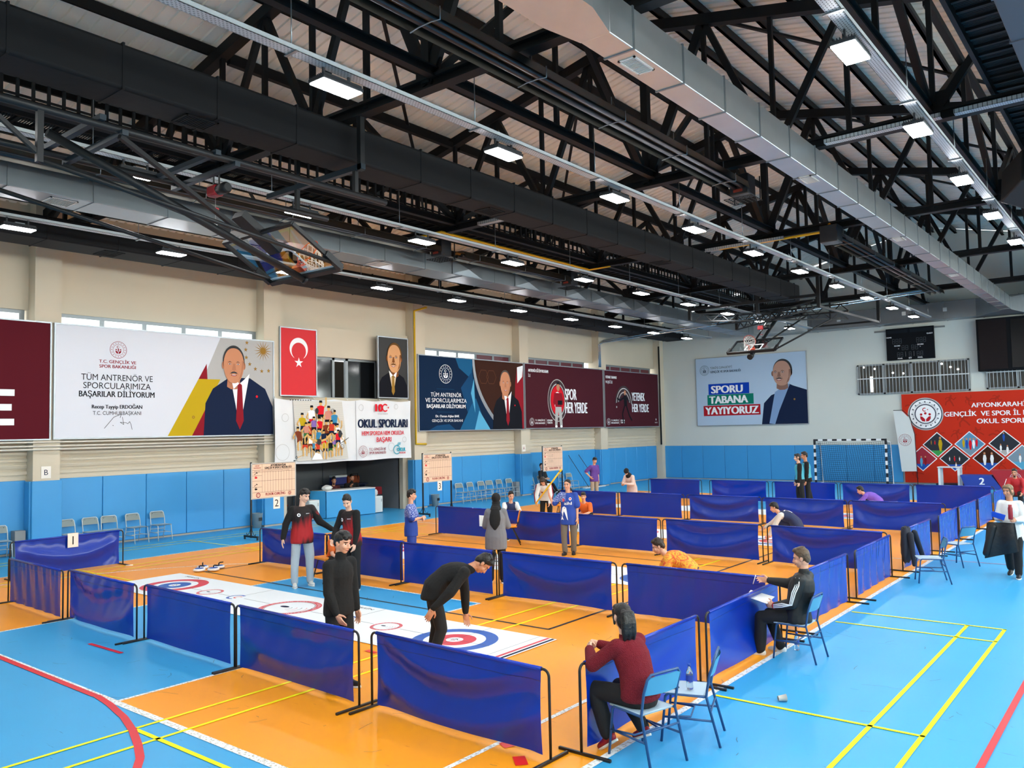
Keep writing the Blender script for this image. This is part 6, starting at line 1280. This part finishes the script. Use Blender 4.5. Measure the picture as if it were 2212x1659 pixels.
def finish_prints():
    for p, fn, name, off, back in PRINTS:
        fw = nv(p.sx.cross(p.d2))*-1
        fw = nv(p.d2.cross(p.sx)); 
        if back: fw = -fw
        a = Art((0,0,0), p.sx*(-1 if not back else 1), p.d2, 0.0004); a.o = p.Ct.copy(); a.n = fw; fn(a)
        bmesh.ops.subdivide_edges(a.bm, edges=a.bm.edges[:], cuts=1)
        me = p.top.data; bv = BVHTree.FromPolygons([v.co for v in me.vertices], [tuple(q.vertices) for q in me.polygons])
        for v in a.bm.verts:
            lay = (v.co-p.Ct).dot(fw); o_ = v.co-fw*lay+fw*.5; hit = bv.ray_cast(o_, -fw, 1.0)
            if hit[0]: v.co = hit[0]+fw*(off+lay)
        a.build(name, p.top, False)
# ------------------------------------------------------------------ garments
KBLK = cloth('black_knit', '#0d0d0e', .9, .3, 30); KTR = cloth('black_trousers', '#121316', .85); GREYSW = cloth('grey_sweatpants', '#a9b4bc', .9); WOOL = cloth('red_wool', '#7d0f22', .95, 1.0, 120); BLKJ = cloth('black_tracksuit', '#101113', .6); TRSW = cloth('sweat_grey', '#76767a', .9)
NAVYT = cloth('navy_jersey', '#17264e', .7); PURP = cloth('purple_jersey', '#5a3690', .7); LILA = cloth('lilac_sweater', '#7a55c0', .8); ORJ = cloth('orange_jersey', '#e0661c', .7); WJ = cloth('white_jacket', '#dcdedc', .75); PINKW = cloth('pinkish_jacket', '#dcc0b4', .75); BEI = cloth('beige_trousers', '#a2988a', .85); CARG = cloth('grey_cargo', '#6d665c', .85); REDJ = cloth('red_track_jacket', '#b01a24', .7); BURG = cloth('burgundy_jacket', '#4a0f18', .8); CYV = cloth('cyan_vest', '#3fa6bb', .6); BLUT = cloth('blue_shorts', '#1c3f9c', .7); DGT = cloth('dark_grey_trousers', '#2e2f31', .85)
SHW = (mat('white_shoe', '#d9d9d4', .5), mat('white_sole', '#e2e2dd', .5)); SHB = (mat('black_shoe', '#15161a', .5), mat('white_sole', '#e2e2dd', .5)); SHBB = (MATS['black_shoe'], mat('black_sole', '#1a1a1c', .6)); SHR = (mat('red_shoe', '#8e1420', .5), MATS['white_sole'])
def nodes_mat(name, col, build):
    m = mat(name, col, .75); nt = m.node_tree; tc = nt.nodes.new('ShaderNodeTexCoord'); out = build(nt, tc.outputs['Object']); nt.links.new(out, nt.nodes['Principled BSDF'].inputs['Base Color']); return m
def ramp(nt, fac, stops):
    r_ = nt.nodes.new('ShaderNodeValToRGB'); e = r_.color_ramp.elements
    while len(e) < len(stops): e.new(.5)
    for i, (p_, c) in enumerate(stops): e[i].position = p_; e[i].color = lin(c)
    nt.links.new(fac, r_.inputs['Fac']); return r_.outputs['Color']
def redblack(nt, co):
    mp = nt.nodes.new('ShaderNodeMapping'); mp.inputs['Rotation'].default_value = (0, R(35), 0); mp.inputs['Scale'].default_value = (22, 2, 2.5); nt.links.new(co, mp.inputs['Vector'])
    n = nt.nodes.new('ShaderNodeTexNoise'); n.inputs['Scale'].default_value = 1; nt.links.new(mp.outputs['Vector'], n.inputs['Vector'])
    sp = nt.nodes.new('ShaderNodeSeparateXYZ'); nt.links.new(co, sp.inputs['Vector'])
    a1 = nt.nodes.new('ShaderNodeMath'); a1.operation = 'MULTIPLY_ADD'; a1.inputs[1].default_value = .35; nt.links.new(n.outputs['Fac'], a1.inputs[0]); nt.links.new(sp.outputs['Z'], a1.inputs[2])
    a2 = nt.nodes.new('ShaderNodeMath'); a2.operation = 'MULTIPLY_ADD'; a2.inputs[1].default_value = .35; nt.links.new(sp.outputs['X'], a2.inputs[0]); nt.links.new(a1.outputs[0], a2.inputs[2])
    mr = nt.nodes.new('ShaderNodeMapRange'); mr.inputs['From Min'].default_value = .85; mr.inputs['From Max'].default_value = 1.65; nt.links.new(a2.outputs[0], mr.inputs['Value'])
    return ramp(nt, mr.outputs[0], [(.12, '#1a0a0e'), (.3, '#b01a20'), (.55, '#a5161c'), (.78, '#16090c')])
RB = nodes_mat('red_black_print', '#a01820', redblack)
def flame(nt, co):
    n = nt.nodes.new('ShaderNodeTexNoise'); n.inputs['Scale'].default_value = 9; n.inputs['Detail'].default_value = 4; n.inputs['Distortion'].default_value = 2.5; nt.links.new(co, n.inputs['Vector'])
    return ramp(nt, n.outputs['Fac'], [(.38, '#d8552c'), (.47, '#e88a30'), (.55, '#e8b830'), (.64, '#d86a34')])
FLM = nodes_mat('flame_print', '#e0a030', flame)
def tiles(nt, co):
    n = nt.nodes.new('ShaderNodeTexVoronoi'); n.feature = 'DISTANCE_TO_EDGE'; n.inputs['Scale'].default_value = 30; nt.links.new(co, n.inputs['Vector'])
    return ramp(nt, n.outputs['Distance'], [(.05, '#aebde4'), (.10, '#1d3c98')])
TIL = nodes_mat('blue_white_tile_print', '#1d3c98', tiles)
BLJ = cloth('royal_blue_jersey', '#17409c', .7)
def arms_only(idx, thr=.075): return lambda x, y, z, d: np.where((d < thr) & (np.abs(x) > .13), idx, 0)
GX, GY = -3.73, 6.34
# 1 girl in red
p = person('girl in red wool sweater with ponytail sitting sideways at the nearest barrier', GX+.02, GY, 0, 1.66, 20, heading=(-1, .16), head=(-28, 8), z=.525, fem=True, fine=True, hair=('pony', 'b'), skin='c', top=WOOL, hem=.04, bottom=KTR, shoe=SHR, slack=2.3, collar=.35,
    armL=((-.35, .72, -.62), (.62, .72, .30), (.7, .6, .3)), armR=((.25, .8, -.55), (-.55, .75, .25), (-.6, .6, .2)), legL=((-.16, 1, .02), (.03, -.36, -1)), legR=((.22, .95, -.12), (.0, -.75, -.85)), pitchL=35, pitchR=25, toeL=-4, curl=.9, topname='sweater')
# 2 boy with stripes
p = person('boy in black tracksuit with white arm stripes sitting and pointing', -3.66, 10.08, 0, 1.72, -12, heading=(-1, -.02), head=(8, 12), z=.53, fine=True, hair=('short', 'l'), skin='a', top=BLKJ, hem=.1, bottom=KTR, shoe=SHW, collar=.7, slack=2.0,
    armR=((.1, .86, -.42), (-.08, .95, .1), (-.05, 1, .02)), armL=((-.22, .25, -.95), (.18, .95, -.25), (.15, 1, .0)), legL=((-.12, 1, -.1), (0, .06, -1)), legR=((.14, 1, -.16), (.05, -.32, -1)), pitchR=0, curl=.5, topname='jacket'); BOY = p
S = p.S
a0, el, wr, hv = p.arms[-1]
for k in (-1, 0, 1):
    o_ = V((0, .021*k, 0)); pts = [p.Ct-p.d2*.02+V((-.075, .0, .012))+o_, a0+V((-.055, 0, .035))+o_, a0+V((-.080, 0, -.05))+o_, (a0+el)/2+V((-.074, 0, 0))+o_, el+V((-.062, .0, -.01))+V((0, .021*k*.7, 0)), (el+wr)/2+V((-.058, 0, .021*k)), wr+V((-.046, 0, .016*k))]
    m = MB(PWH); m.tube(pts, .0065, 6); m.build('sleeve_stripe', p.top, False)
m = MB(mat('red_cuff', '#c01c28', .7)); m.lathe([(.042, -.012), (.044, 0), (.042, .012)], wr, 14, hv); m.build('cuff', p.top, False)
hp_, hv, n, w_ = p.__dict__['hand-1']
m = MB(mat('sheet_paper', '#f2f4f2', .6)); m.hexa([V(q) for q in ((-.25, .22, .655), (.12, .26, .67), (.10, .56, .725), (-.22, .5, .71), (-.25, .22, .662), (.12, .26, .677), (.10, .56, .732), (-.22, .5, .717))]); ob = m.build('paper_pad', loc=(-3.73, 10.08, 0), world=False); ob.rotation_euler = (0, 0, face(-1, -.02)); tag(ob, 'white paper pad held on the knees of the boy in the striped tracksuit', 'paper')
hp_, hv, n, w_ = p.hand1; m = MB(PWH); m.tube([hp_+V((0, .01, .05)), hp_+V((0, .05, -.07))], .005, 8); ob = m.build('pen', loc=(-3.73, 10.08, 0), world=False); ob.rotation_euler = (0, 0, face(-1, -.02)); tag(ob, 'white pen in the pointing hand of the boy in the striped tracksuit', 'pen')
# 3 boy in black turtleneck
q = fl(730, 1152, 1.72); person('boy in black turtleneck standing behind the front barriers looking down right', q.x, q.y, 42, 1.72, 3, head=(8, 12), fine=True, hair=('fringe', 'b'), skin='a', top=KBLK, hem=.12, bottom=KTR, shoe=SHB, collar=1.3, slack=1.3, armR=((.1, .12, -1), (-.12, .38, -.9), (-.2, .5, -.85)), armL=((-.1, 0, -1), (-.05, .2, -1)), curl=.3, topname='sweater')
# 4 bending boy
q = fl(935, 1290, .86); BX, BY = q.x, q.y
person('boy in black bending far forward over the curling mat', BX, BY, 92, 1.76, 64, head=(0, 66), fine=True, hair=('short', 'b'), skin='b', top=KBLK, hem=.1, bottom=KTR, shoe=SHB, collar=.8, slack=1.35, armR=((.28, -.62, -.72), (.1, -.72, -.6), (.05, -.5, -.8)), armL=((-.1, .1, -1), (.0, .02, -1), (.02, .1, -1)), legR=((.06, .22, -1), (.03, -.34, -1)), legL=((-.08, .12, -1), (-.02, -.22, -1)), curl=.25, topname='sweater')
# 5, 6 red and black
LOGO = lambda a: (a.oval(-.085, -.14, .032, .032, PWH, 1, 16), a.oval(-.085, -.14, .014, .014, PDK, 2, 10), a.text('diadora', .08, -.125, .014, PWH, 1, .065, bold=.03))
p = person('boy in red and black shirt and pale grey sweatpants with one arm stretched', -12.85, 9.62, 12, 1.80, 3, head=(38, 16), fine=True, hair=('fringe', 'b'), skin='c', top=([RB, KBLK], arms_only(1)), hem=.17, bottom=GREYSW, shoe=SHW, slack=2.0, armR=((.42, .02, -.9), (.22, .18, -.95)), armL=((-.5, .12, -.85), (-.8, .25, -.55)), legR=((.1, .06, -1), (.02, .02, -1)), legL=((-.12, .02, -1), (-.02, -.05, -1)), curl=.3); chest_print(p, LOGO)
p = person('boy in red and black shirt and black trousers leaning his head in', -11.75, 9.9, -42, 1.74, 8, head=(24, 32), fine=True, hair=('short', 'b'), skin='c', top=([RB, KBLK], arms_only(1)), hem=.15, bottom=KTR, shoe=SHB, slack=1.6, armL=((-.12, .1, -1), (-.02, .28, -.95)), armR=((.2, .3, -.9), (-.2, .6, -.7)), curl=.45); chest_print(p, LOGO)
# 7 sitting behind them
person('person in orange shirt with bowed head crouching behind the second row barrier', fl(699, 1132, 1.12).x, fl(699, 1132, 1.12).y+.25, 20, 1.6, 38, head=(0, 50), z=.45, hair=('short', 'b'), top=ORJ, sleeve=.6, bottom=KTR, shoe=SHB, legR=((.2, 1, -.05), (0, .0, -1)), legL=((-.2, 1, -.05), (0, 0, -1)), armR=((.1, .6, -.7), (-.3, .7, -.3)), armL=((-.1, .6, -.7), (.3, .7, -.3)))
# 8 blue tile print
q = fl(887, 1060, 1.64); TP = lambda x, y, z, d: np.where(z > -.27, 1, 0)
person('boy in blue shirt with white tile print standing arms crossed', q.x, q.y, 78, 1.64, 0, head=(10, 4), hair=('fringe', 'b'), skin='a', top=([BLJ, TIL], TP), sleeve=.85, hem=.2, bottom=BLUT, shoe=SHW, slack=1.5, armR=((.12, .25, -.95), (-.75, .65, .12)), armL=((-.12, .25, -.95), (.75, .65, .05)), curl=.5)
# 9 woman in black headscarf
q = fl(1070, 1071, 1.62); WX, WY = q.x, q.y
person('woman with long black headscarf and grey sweater seen from behind', WX, WY, 172, 1.64, 6, head=(0, 14), fem=True, fine=True, hair=('hijab', 'b'), skin='c', top=TRSW, hem=.28, bottom=KTR, shoe=SHB, slack=2.6, armL=((-.22, .2, -.9), (.15, .9, .1)), armR=((.22, .2, -.9), (-.15, .9, .1)), topname='sweater')
# 10 boy in blue with raised hand
q = fl(1230, 1198); 
def ahl(a):
    a.text('aihl', .02, -.255, .07, PWH, 1, .17, bold=.02); a.oval(-.085, -.15, .03, .036, PRED, 1, 14); a.ring(-.085, -.15, .01, .016, PWH, 2, 12, R(50), R(310)); a.oval(.075, -.12, .03, .034, PWH, 1, 14); a.oval(.075, -.12, .018, .02, PRED, 2, 10)
    a.shape([(-.02, -.32), (-.07, -.29), (-.12, -.32), (-.135, -.42), (-.10, -.52), (-.09, -.44), (-.07, -.40), (-.04, -.47), (.0, -.58), (.02, -.6), (-.0, -.44)], PWH, 1); a.shape([(-.12, -.5), (-.15, -.6), (-.11, -.58), (-.08, -.6)], PWH, 1); a.oval(-.055, -.33, .02, .015, PGREY, 2, 8)
TP2 = lambda x, y, z, d: np.where((x > .03) & (z > -.2), 1, 0)
p = person('boy in blue printed shirt walking with one hand raised', q.x, q.y, -12, 1.68, 1, head=(-8, 4), fine=True, hair=('thin', 'b'), skin='a', top=([BLJ, TIL], TP2), sleeve=.8, hem=.24, bottom=CARG, shoe=SHBB, slack=2.0, armR=((.62, .12, -.75), (.28, .35, .9), (.1, .3, .95)), armL=((-.15, .0, -1), (-.02, .15, -1)), legR=((.05, .12, -1), (-.05, .0, -1)), legL=((-.06, -.05, -1), (.06, -.12, -1)), curl=.2); chest_print(p, ahl); P10 = p
# 11 bending with long hair and the yellow stick
q = fl(1178, 1046, 1.30); LX, LY = q.x, q.y
p = person('long haired person in white jacket with striped sleeves bending forward', LX-.25, LY+.35, -10, 1.68, 40, head=(0, 55), fem=True, hair=('long', 'n'), skin='a', top=WJ, hem=.12, bottom=KTR, shoe=SHB, slack=1.6, armR=((.2, .25, -.9), (-.1, .5, -.8)), armL=((-.2, .3, -.9), (.1, .4, -.8)), topname='jacket')
for s in (1, -1):
    a0, el, wr, hv = p.arms[s]
    for k in (-1, 1): m = MB(PDR); m.tube([a0+V((s*.075, .02*k, .02)), el+V((s*.07, .02*k, 0)), wr+V((s*.05, .02*k, 0))], .01, 6); m.build('sleeve_stripe', p.top, False)
chest_print(p, lambda a: (a.ring(-.05, -.22, .03, .05, PDR, 1, 16), a.oval(-.05, -.22, .03, .03, PGOLD, 1, 12)))
hp_ = P10.t.matrix_basis@P10.hand1[0]; q0, q1 = ony(1157, 1088, hp_.y-.02), ony(1209, 1019, hp_.y-.02)
m = MB(mat('yellow_stick', '#e8b820', .5)); m.tube([q0, q1], .018, 10); m.lathe([(.026, 0), (.026, .06)], q1, 10, q1-q0); tag(m.build('delivery_stick'), 'long yellow stick slanting at the raised hand of the boy in blue', 'stick')
# 12, 13, 14 sitting by the third court
q = fl(1090, 1071, 1.16); person('boy in navy and white jersey sitting beyond the black headscarf', q.x-.3, q.y+.55, 14, 1.66, 22, head=(0, 10), z=.5, hair=('short', 'b'), top=([NAVYT, WJ], lambda x, y, z, d: np.where((d < .07) & (np.abs(x) > .12), 1, 0)), bottom=KTR, shoe=SHB, legR=((.2, 1, .0), (0, 0, -1)), legL=((-.2, 1, 0), (0, 0, -1)), armR=((.2, .5, -.8), (-.4, .8, -.1)), armL=((-.2, .5, -.8), (.4, .8, -.1)), slack=1.4)
q = fl(1266, 1058, 1.12); person('boy in orange jersey squatting with folded arms on his knees', q.x, q.y, -18, 1.66, 30, head=(10, 2), z=.36, hair=('fringe', 'b'), skin='a', top=ORJ, sleeve=.85, hem=.1, bottom=KTR, shoe=SHB, legR=((.35, .85, .35), (0, -.25, -1)), legL=((-.35, .85, .35), (0, -.25, -1)), armR=((.25, .6, -.7), (-.75, .6, -.1)), armL=((-.25, .6, -.7), (.75, .6, -.25)), slack=1.4, curl=.2)
q = fl(1208, 1053, 1.0); person('person in yellow shirt crouching behind the boy with the raised hand', q.x, q.y+1.2, -60, 1.6, 45, head=(0, 30), z=.36, hair=('short', 'b'), top=cloth('yellow_shirt', '#e8b020', .8), sleeve=.8, bottom=KTR, shoe=SHB, legR=((.3, .85, .35), (0, -.25, -1)), legL=((-.3, .85, .35), (0, -.25, -1)), armR=((.2, .7, -.6), (-.4, .7, -.3)), armL=((-.2, .7, -.6), (.4, .7, -.3)))
# 15 man at the wall, 16 purple shirt
p = person('man in black sitting with stretched legs on a chair at the left wall', -22.0, 29.62, 0, 1.76, -14, heading=(1, -.05), head=(-20, 0), z=.53, hair=('short', 'b'), skin='c', top=cloth('charcoal_shirt', '#202124', .85), sleeve=.85, bottom=KTR, shoe=SHB, legR=((.1, 1, -.2), (0, .65, -.75)), legL=((-.1, 1, -.22), (0, .6, -.8)), armR=((.12, .3, -.95), (-.45, .85, -.1)), armL=((-.12, .3, -.95), (.45, .85, -.1)), pitchR=-30, pitchL=-30)
q = fl(1282, 989, 1.72); person('boy in purple jersey and beige trousers standing with a hand on his hip', q.x, q.y, 40, 1.72, 2, head=(-5, 18), hair=('fringe', 'b'), skin='a', top=PURP, sleeve=.85, hem=.14, bottom=BEI, shoe=SHW, slack=1.5, armR=((.62, -.35, -.7), (-.35, .62, -.7)), armL=((-.1, 0, -1), (0, .1, -1)))
# 17 pale jacket with scarf
q = fl(1364, 1021, 1.36); person('girl with black headscarf and pale jacket bending over her hands', q.x, q.y, -32, 1.58, 24, head=(0, 45), fem=True, hair=('hijab', 'b'), skin='c', top=PINKW, hem=.2, bottom=KTR, shoe=SHB, slack=2.0, armR=((.2, .3, -.9), (-.4, .85, .1)), armL=((-.2, .3, -.9), (.4, .85, .1)), topname='jacket')
# 18, 19, 22 delivering on hands and knees
q = fl(1480, 1225, .62); person('boy in yellow and orange flame shirt lunging low on the second court', q.x+.12, q.y, -96, 1.72, 62, head=(6, 24), z=.56, fine=True, hair=('short', 'n'), skin='a', top=FLM, sleeve=.8, hem=.1, bottom=DGT, shoe=SHW, slack=1.7, armR=((.15, .5, -.85), (0, .6, -.75)), armL=((-.12, .05, -1), (0, .15, -1)), legR=((.15, .9, .1), (0, -.35, -1)), legL=((-.12, -.5, -.75), (0, -.92, -.35)))
q = fl(1722, 1131, .52); p = person('boy in navy jersey with white sleeves lunging low on the third court', q.x, q.y, -97, 1.7, 62, head=(0, 20), z=.50, hair=('fringe', 'b'), skin='a', top=([NAVYT, cloth('dotted_white', '#cfcac4', .8)], lambda x, y, z, d: np.where((d < .09) & (np.abs(x) > .10), 1, 0)), hem=.12, bottom=NAVYT, shoe=SHB, slack=1.7, armR=((.15, .75, -.7), (0, .8, -.55)), armL=((-.2, .45, -.85), (0, .5, -.85)), legR=((.15, .9, .15), (0, -.35, -1)), legL=((-.12, -.5, -.75), (0, -.92, -.35)))
chest_print(p, lambda a: a.text('7', .0, -.28, .2, PWH, 1, bold=.03), back=True)
q = fl(1900, 1082, .50); person('boy in lilac sweater lunging low on the fourth court', q.x, q.y, -98, 1.7, 66, head=(0, 24), z=.46, hair=('short', 'b'), skin='a', top=LILA, hem=.12, bottom=KTR, shoe=SHB, slack=1.5, armR=((.15, .75, -.7), (0, .8, -.55)), armL=((-.2, .45, -.85), (0, .5, -.85)), legR=((.15, .9, .15), (0, -.35, -1)), legL=((-.12, -.5, -.75), (0, -.92, -.35)))
# 20, 21 cyan vests
q = V((-9.85, 27.8, 0)); VST = lambda x, y, z, d: np.where(((d > .085) | (np.abs(x) < .1)) & (z > -.5) & (z < -.02), 0, 1)
p = person('nearer of two people in black with cyan vest, with tied dark hair', q.x, q.y, -78, 1.84, 3, head=(0, 6), fem=True, hair=('bob', 'b'), skin='c', top=([CYV, KBLK], VST), hem=.12, bottom=KTR, shoe=SHB, slack=1.5, armL=((-.12, .1, -1), (0, .1, -1)), legR=((.05, .1, -1), (0, -.05, -1)), legL=((-.05, -.08, -1), (0, -.15, -1)))
q = V((-9.98, 28.05, 0)); person('taller of two people in black with cyan vest, standing behind', q.x+.2, q.y+.25, -80, 1.88, 3, head=(0, 8), hair=('short', 'b'), skin='b', top=([CYV, KBLK], VST), hem=.12, bottom=KTR, shoe=SHB, slack=1.4, legR=((.05, -.15, -1), (0, -.2, -1)))
# 23 woman, 24 man at the right edge
p = person('woman in white hooded jacket carrying papers and a black coat', -2.33, 17.35, -12, 1.66, 3, head=(-22, 8), fem=True, fine=True, hair=('bob', 'y'), skin='b', top=WJ, hem=.24, bottom=KTR, shoe=SHB, slack=2.0, armR=((.2, .05, -.95), (-.3, .85, .05)), armL=((-.2, .1, -.95), (.25, .85, 0)), legR=((.03, -.25, -1), (0, -.45, -1)), legL=((-.03, .22, -1), (0, .05, -1)), pitchR=25, topname='jacket')
bx, by = hd(-2.33, 17.35, -12); rx_, ry_ = by, -bx
def WP(r_, f_, z_): return V((-2.33+rx_*r_+bx*f_, 17.35+ry_*r_+by*f_, z_))
t = thing('carried_coat', 'black padded coat hanging over the arm of the woman in white', 'coat', WP(.16, .25, .4)); m = MB(cloth('padded_black', '#0f1114', .5, .6, 9))
def ct(s): return lambda u, v: WP(.06+.42*(u-.4)*(1+.25*v), .30+s*(.05+.03*math.sin(PI*v))+.02*math.sin(9*u), 1.0-.62*v*(.8+.25*u))
m.grid(ct(1), 14, 14); m.grid(ct(-1), 14, 14); m.build('coat_body', t); m = MB(MATS['padded_black']); m.cap(WP(.22, .36, .92), WP(.34, .38, .45), .07, .06); m.build('sleeve', t)
m = MB(mat('blue_paper', '#1c4fc8', .6)); m.hexa([WP(.02, .42, 1.06), WP(.22, .40, 1.12), WP(.20, .46, 1.22), WP(-.02, .47, 1.16), WP(.02, .425, 1.055), WP(.22, .405, 1.115), WP(.20, .465, 1.215), WP(-.02, .475, 1.155)]); tag(m.build('folder'), 'blue folder held by the woman in white', 'folder')
m = MB(mat('red_thermos', '#8e1626', .4)); m.lathe([(.035, 0), (.038, .02), (.038, .2), (.03, .22), (.03, .26)], WP(-.08, .40, 1.08), 16); tag(m.build('thermos'), 'dark red bottle held by the woman in white', 'bottle')
q = V((-3.98, 31.2, 0)); p = person('man in red track jacket sitting beyond the woman in white', q.x, q.y, -12, 1.76, 18, head=(0, 12), z=.48, hair=('short', 'b'), skin='b', top=REDJ, hem=.1, bottom=KTR, shoe=SHB, slack=1.5, legR=((.2, 1, 0), (0, 0, -1)), legL=((-.2, 1, 0), (0, 0, -1)), armR=((.3, .3, -.9), (-.1, .7, -.5)), armL=((-.3, .3, -.9), (.1, .7, -.5)), beard=True, topname='jacket')
for s in (1, -1): a0, el, wr, hv = p.arms[s]; m = MB(PWH); m.tube([a0+V((s*.078, 0, .02)), el+V((s*.072, 0, 0)), wr+V((s*.052, 0, 0))], .012, 6); m.build('sleeve_stripe', p.top, False)
t = thing('stool', 'low dark stool under the man in the red jacket', 'stool', (q.x, q.y, 0)); m = MB(BFR); m.rbox((q.x-.2, q.y-.2, .36), (q.x+.2, q.y+.2, .41), .015); m.build('seat', t)
for sx_ in (-1, 1):
    for sy_ in (-1, 1): m = MB(BFR); m.tube([(q.x+sx_*.17, q.y+sy_*.17, 0), (q.x+sx_*.14, q.y+sy_*.14, .37)], .014); m.build('leg', t)
# 25, 26 officials at the desk
q = onx(718, 1037, -23.1); person('bearded official in burgundy jacket sitting at the left of the desk', -23.1, q.y, 0, 1.72, 14, heading=(.9, -.3), head=(-10, 14), z=.56, hair=('short', 'b'), skin='b', beard=True, top=BURG, bottom=KTR, shoe=SHB, legR=((.1, 1, 0), (0, 0, -1)), legL=((-.1, 1, 0), (0, 0, -1)), armR=((.15, .5, -.7), (-.1, .95, -.05)), armL=((-.15, .5, -.7), (.1, .95, -.05)), topname='jacket')
q = onx(757, 1031, -23.2); person('official in black hooded jacket sitting with chin on hand at the desk', -23.2, q.y, 0, 1.76, 12, heading=(.9, -.35), head=(0, 12), z=.58, hair=('short', 'b'), skin='b', beard=True, top=KBLK, bottom=KTR, shoe=SHB, wide=1.15, legR=((.1, 1, 0), (0, 0, -1)), legL=((-.1, 1, 0), (0, 0, -1)), armR=((.2, .5, -.7), (-.35, .5, .6)), armL=((-.2, .5, -.7), (.1, .95, -.05)), collar=1, topname='jacket')
for yy, l in ((17.95, 'burgundy'), (18.75, 'black hooded')):
    t = thing('visitor_chair', 'dark chair under the official in the %s jacket' % l, 'chair', (-23.2, yy, 0), face(.9, -.3)); m = MB(BFR); m.rbox((-.2, -.2, .42), (.2, .2, .46), .015); m.build('seat', t, False); m = MB(BFR); m.rbox((-.2, -.24, .55), (.2, -.2, .82), .015); m.build('backrest', t, False)
    for sx_ in (-1, 1): m = MB(BFR); m.tube([(sx_*.19, .18, 0), (sx_*.18, .15, .43), (sx_*.18, -.2, .44), (sx_*.19, -.22, .8)], .012); m.build('leg', t, False); m = MB(BFR); m.tube([(sx_*.19, -.22, 0), (sx_*.18, -.1, .43)], .012); m.build('leg', t, False)
# paper held by the woman in the headscarf
bx, by = hd(WX, WY, 172); rx_, ry_ = by, -bx
def WQ(r_, f_, z_): return V((WX+rx_*r_+bx*f_, WY+ry_*r_+by*f_, z_))
m = MB(MATS['sheet_paper']); m.hexa([WQ(-.36, .30, 1.02), WQ(-.12, .26, 1.0), WQ(-.14, .36, 1.2), WQ(-.38, .40, 1.22), WQ(-.36, .306, 1.02), WQ(-.12, .266, 1.0), WQ(-.14, .366, 1.2), WQ(-.38, .406, 1.22)]); tag(m.build('paper_sheet'), 'white sheet held by the woman with the black headscarf', 'paper')
finish_people(); finish_prints()
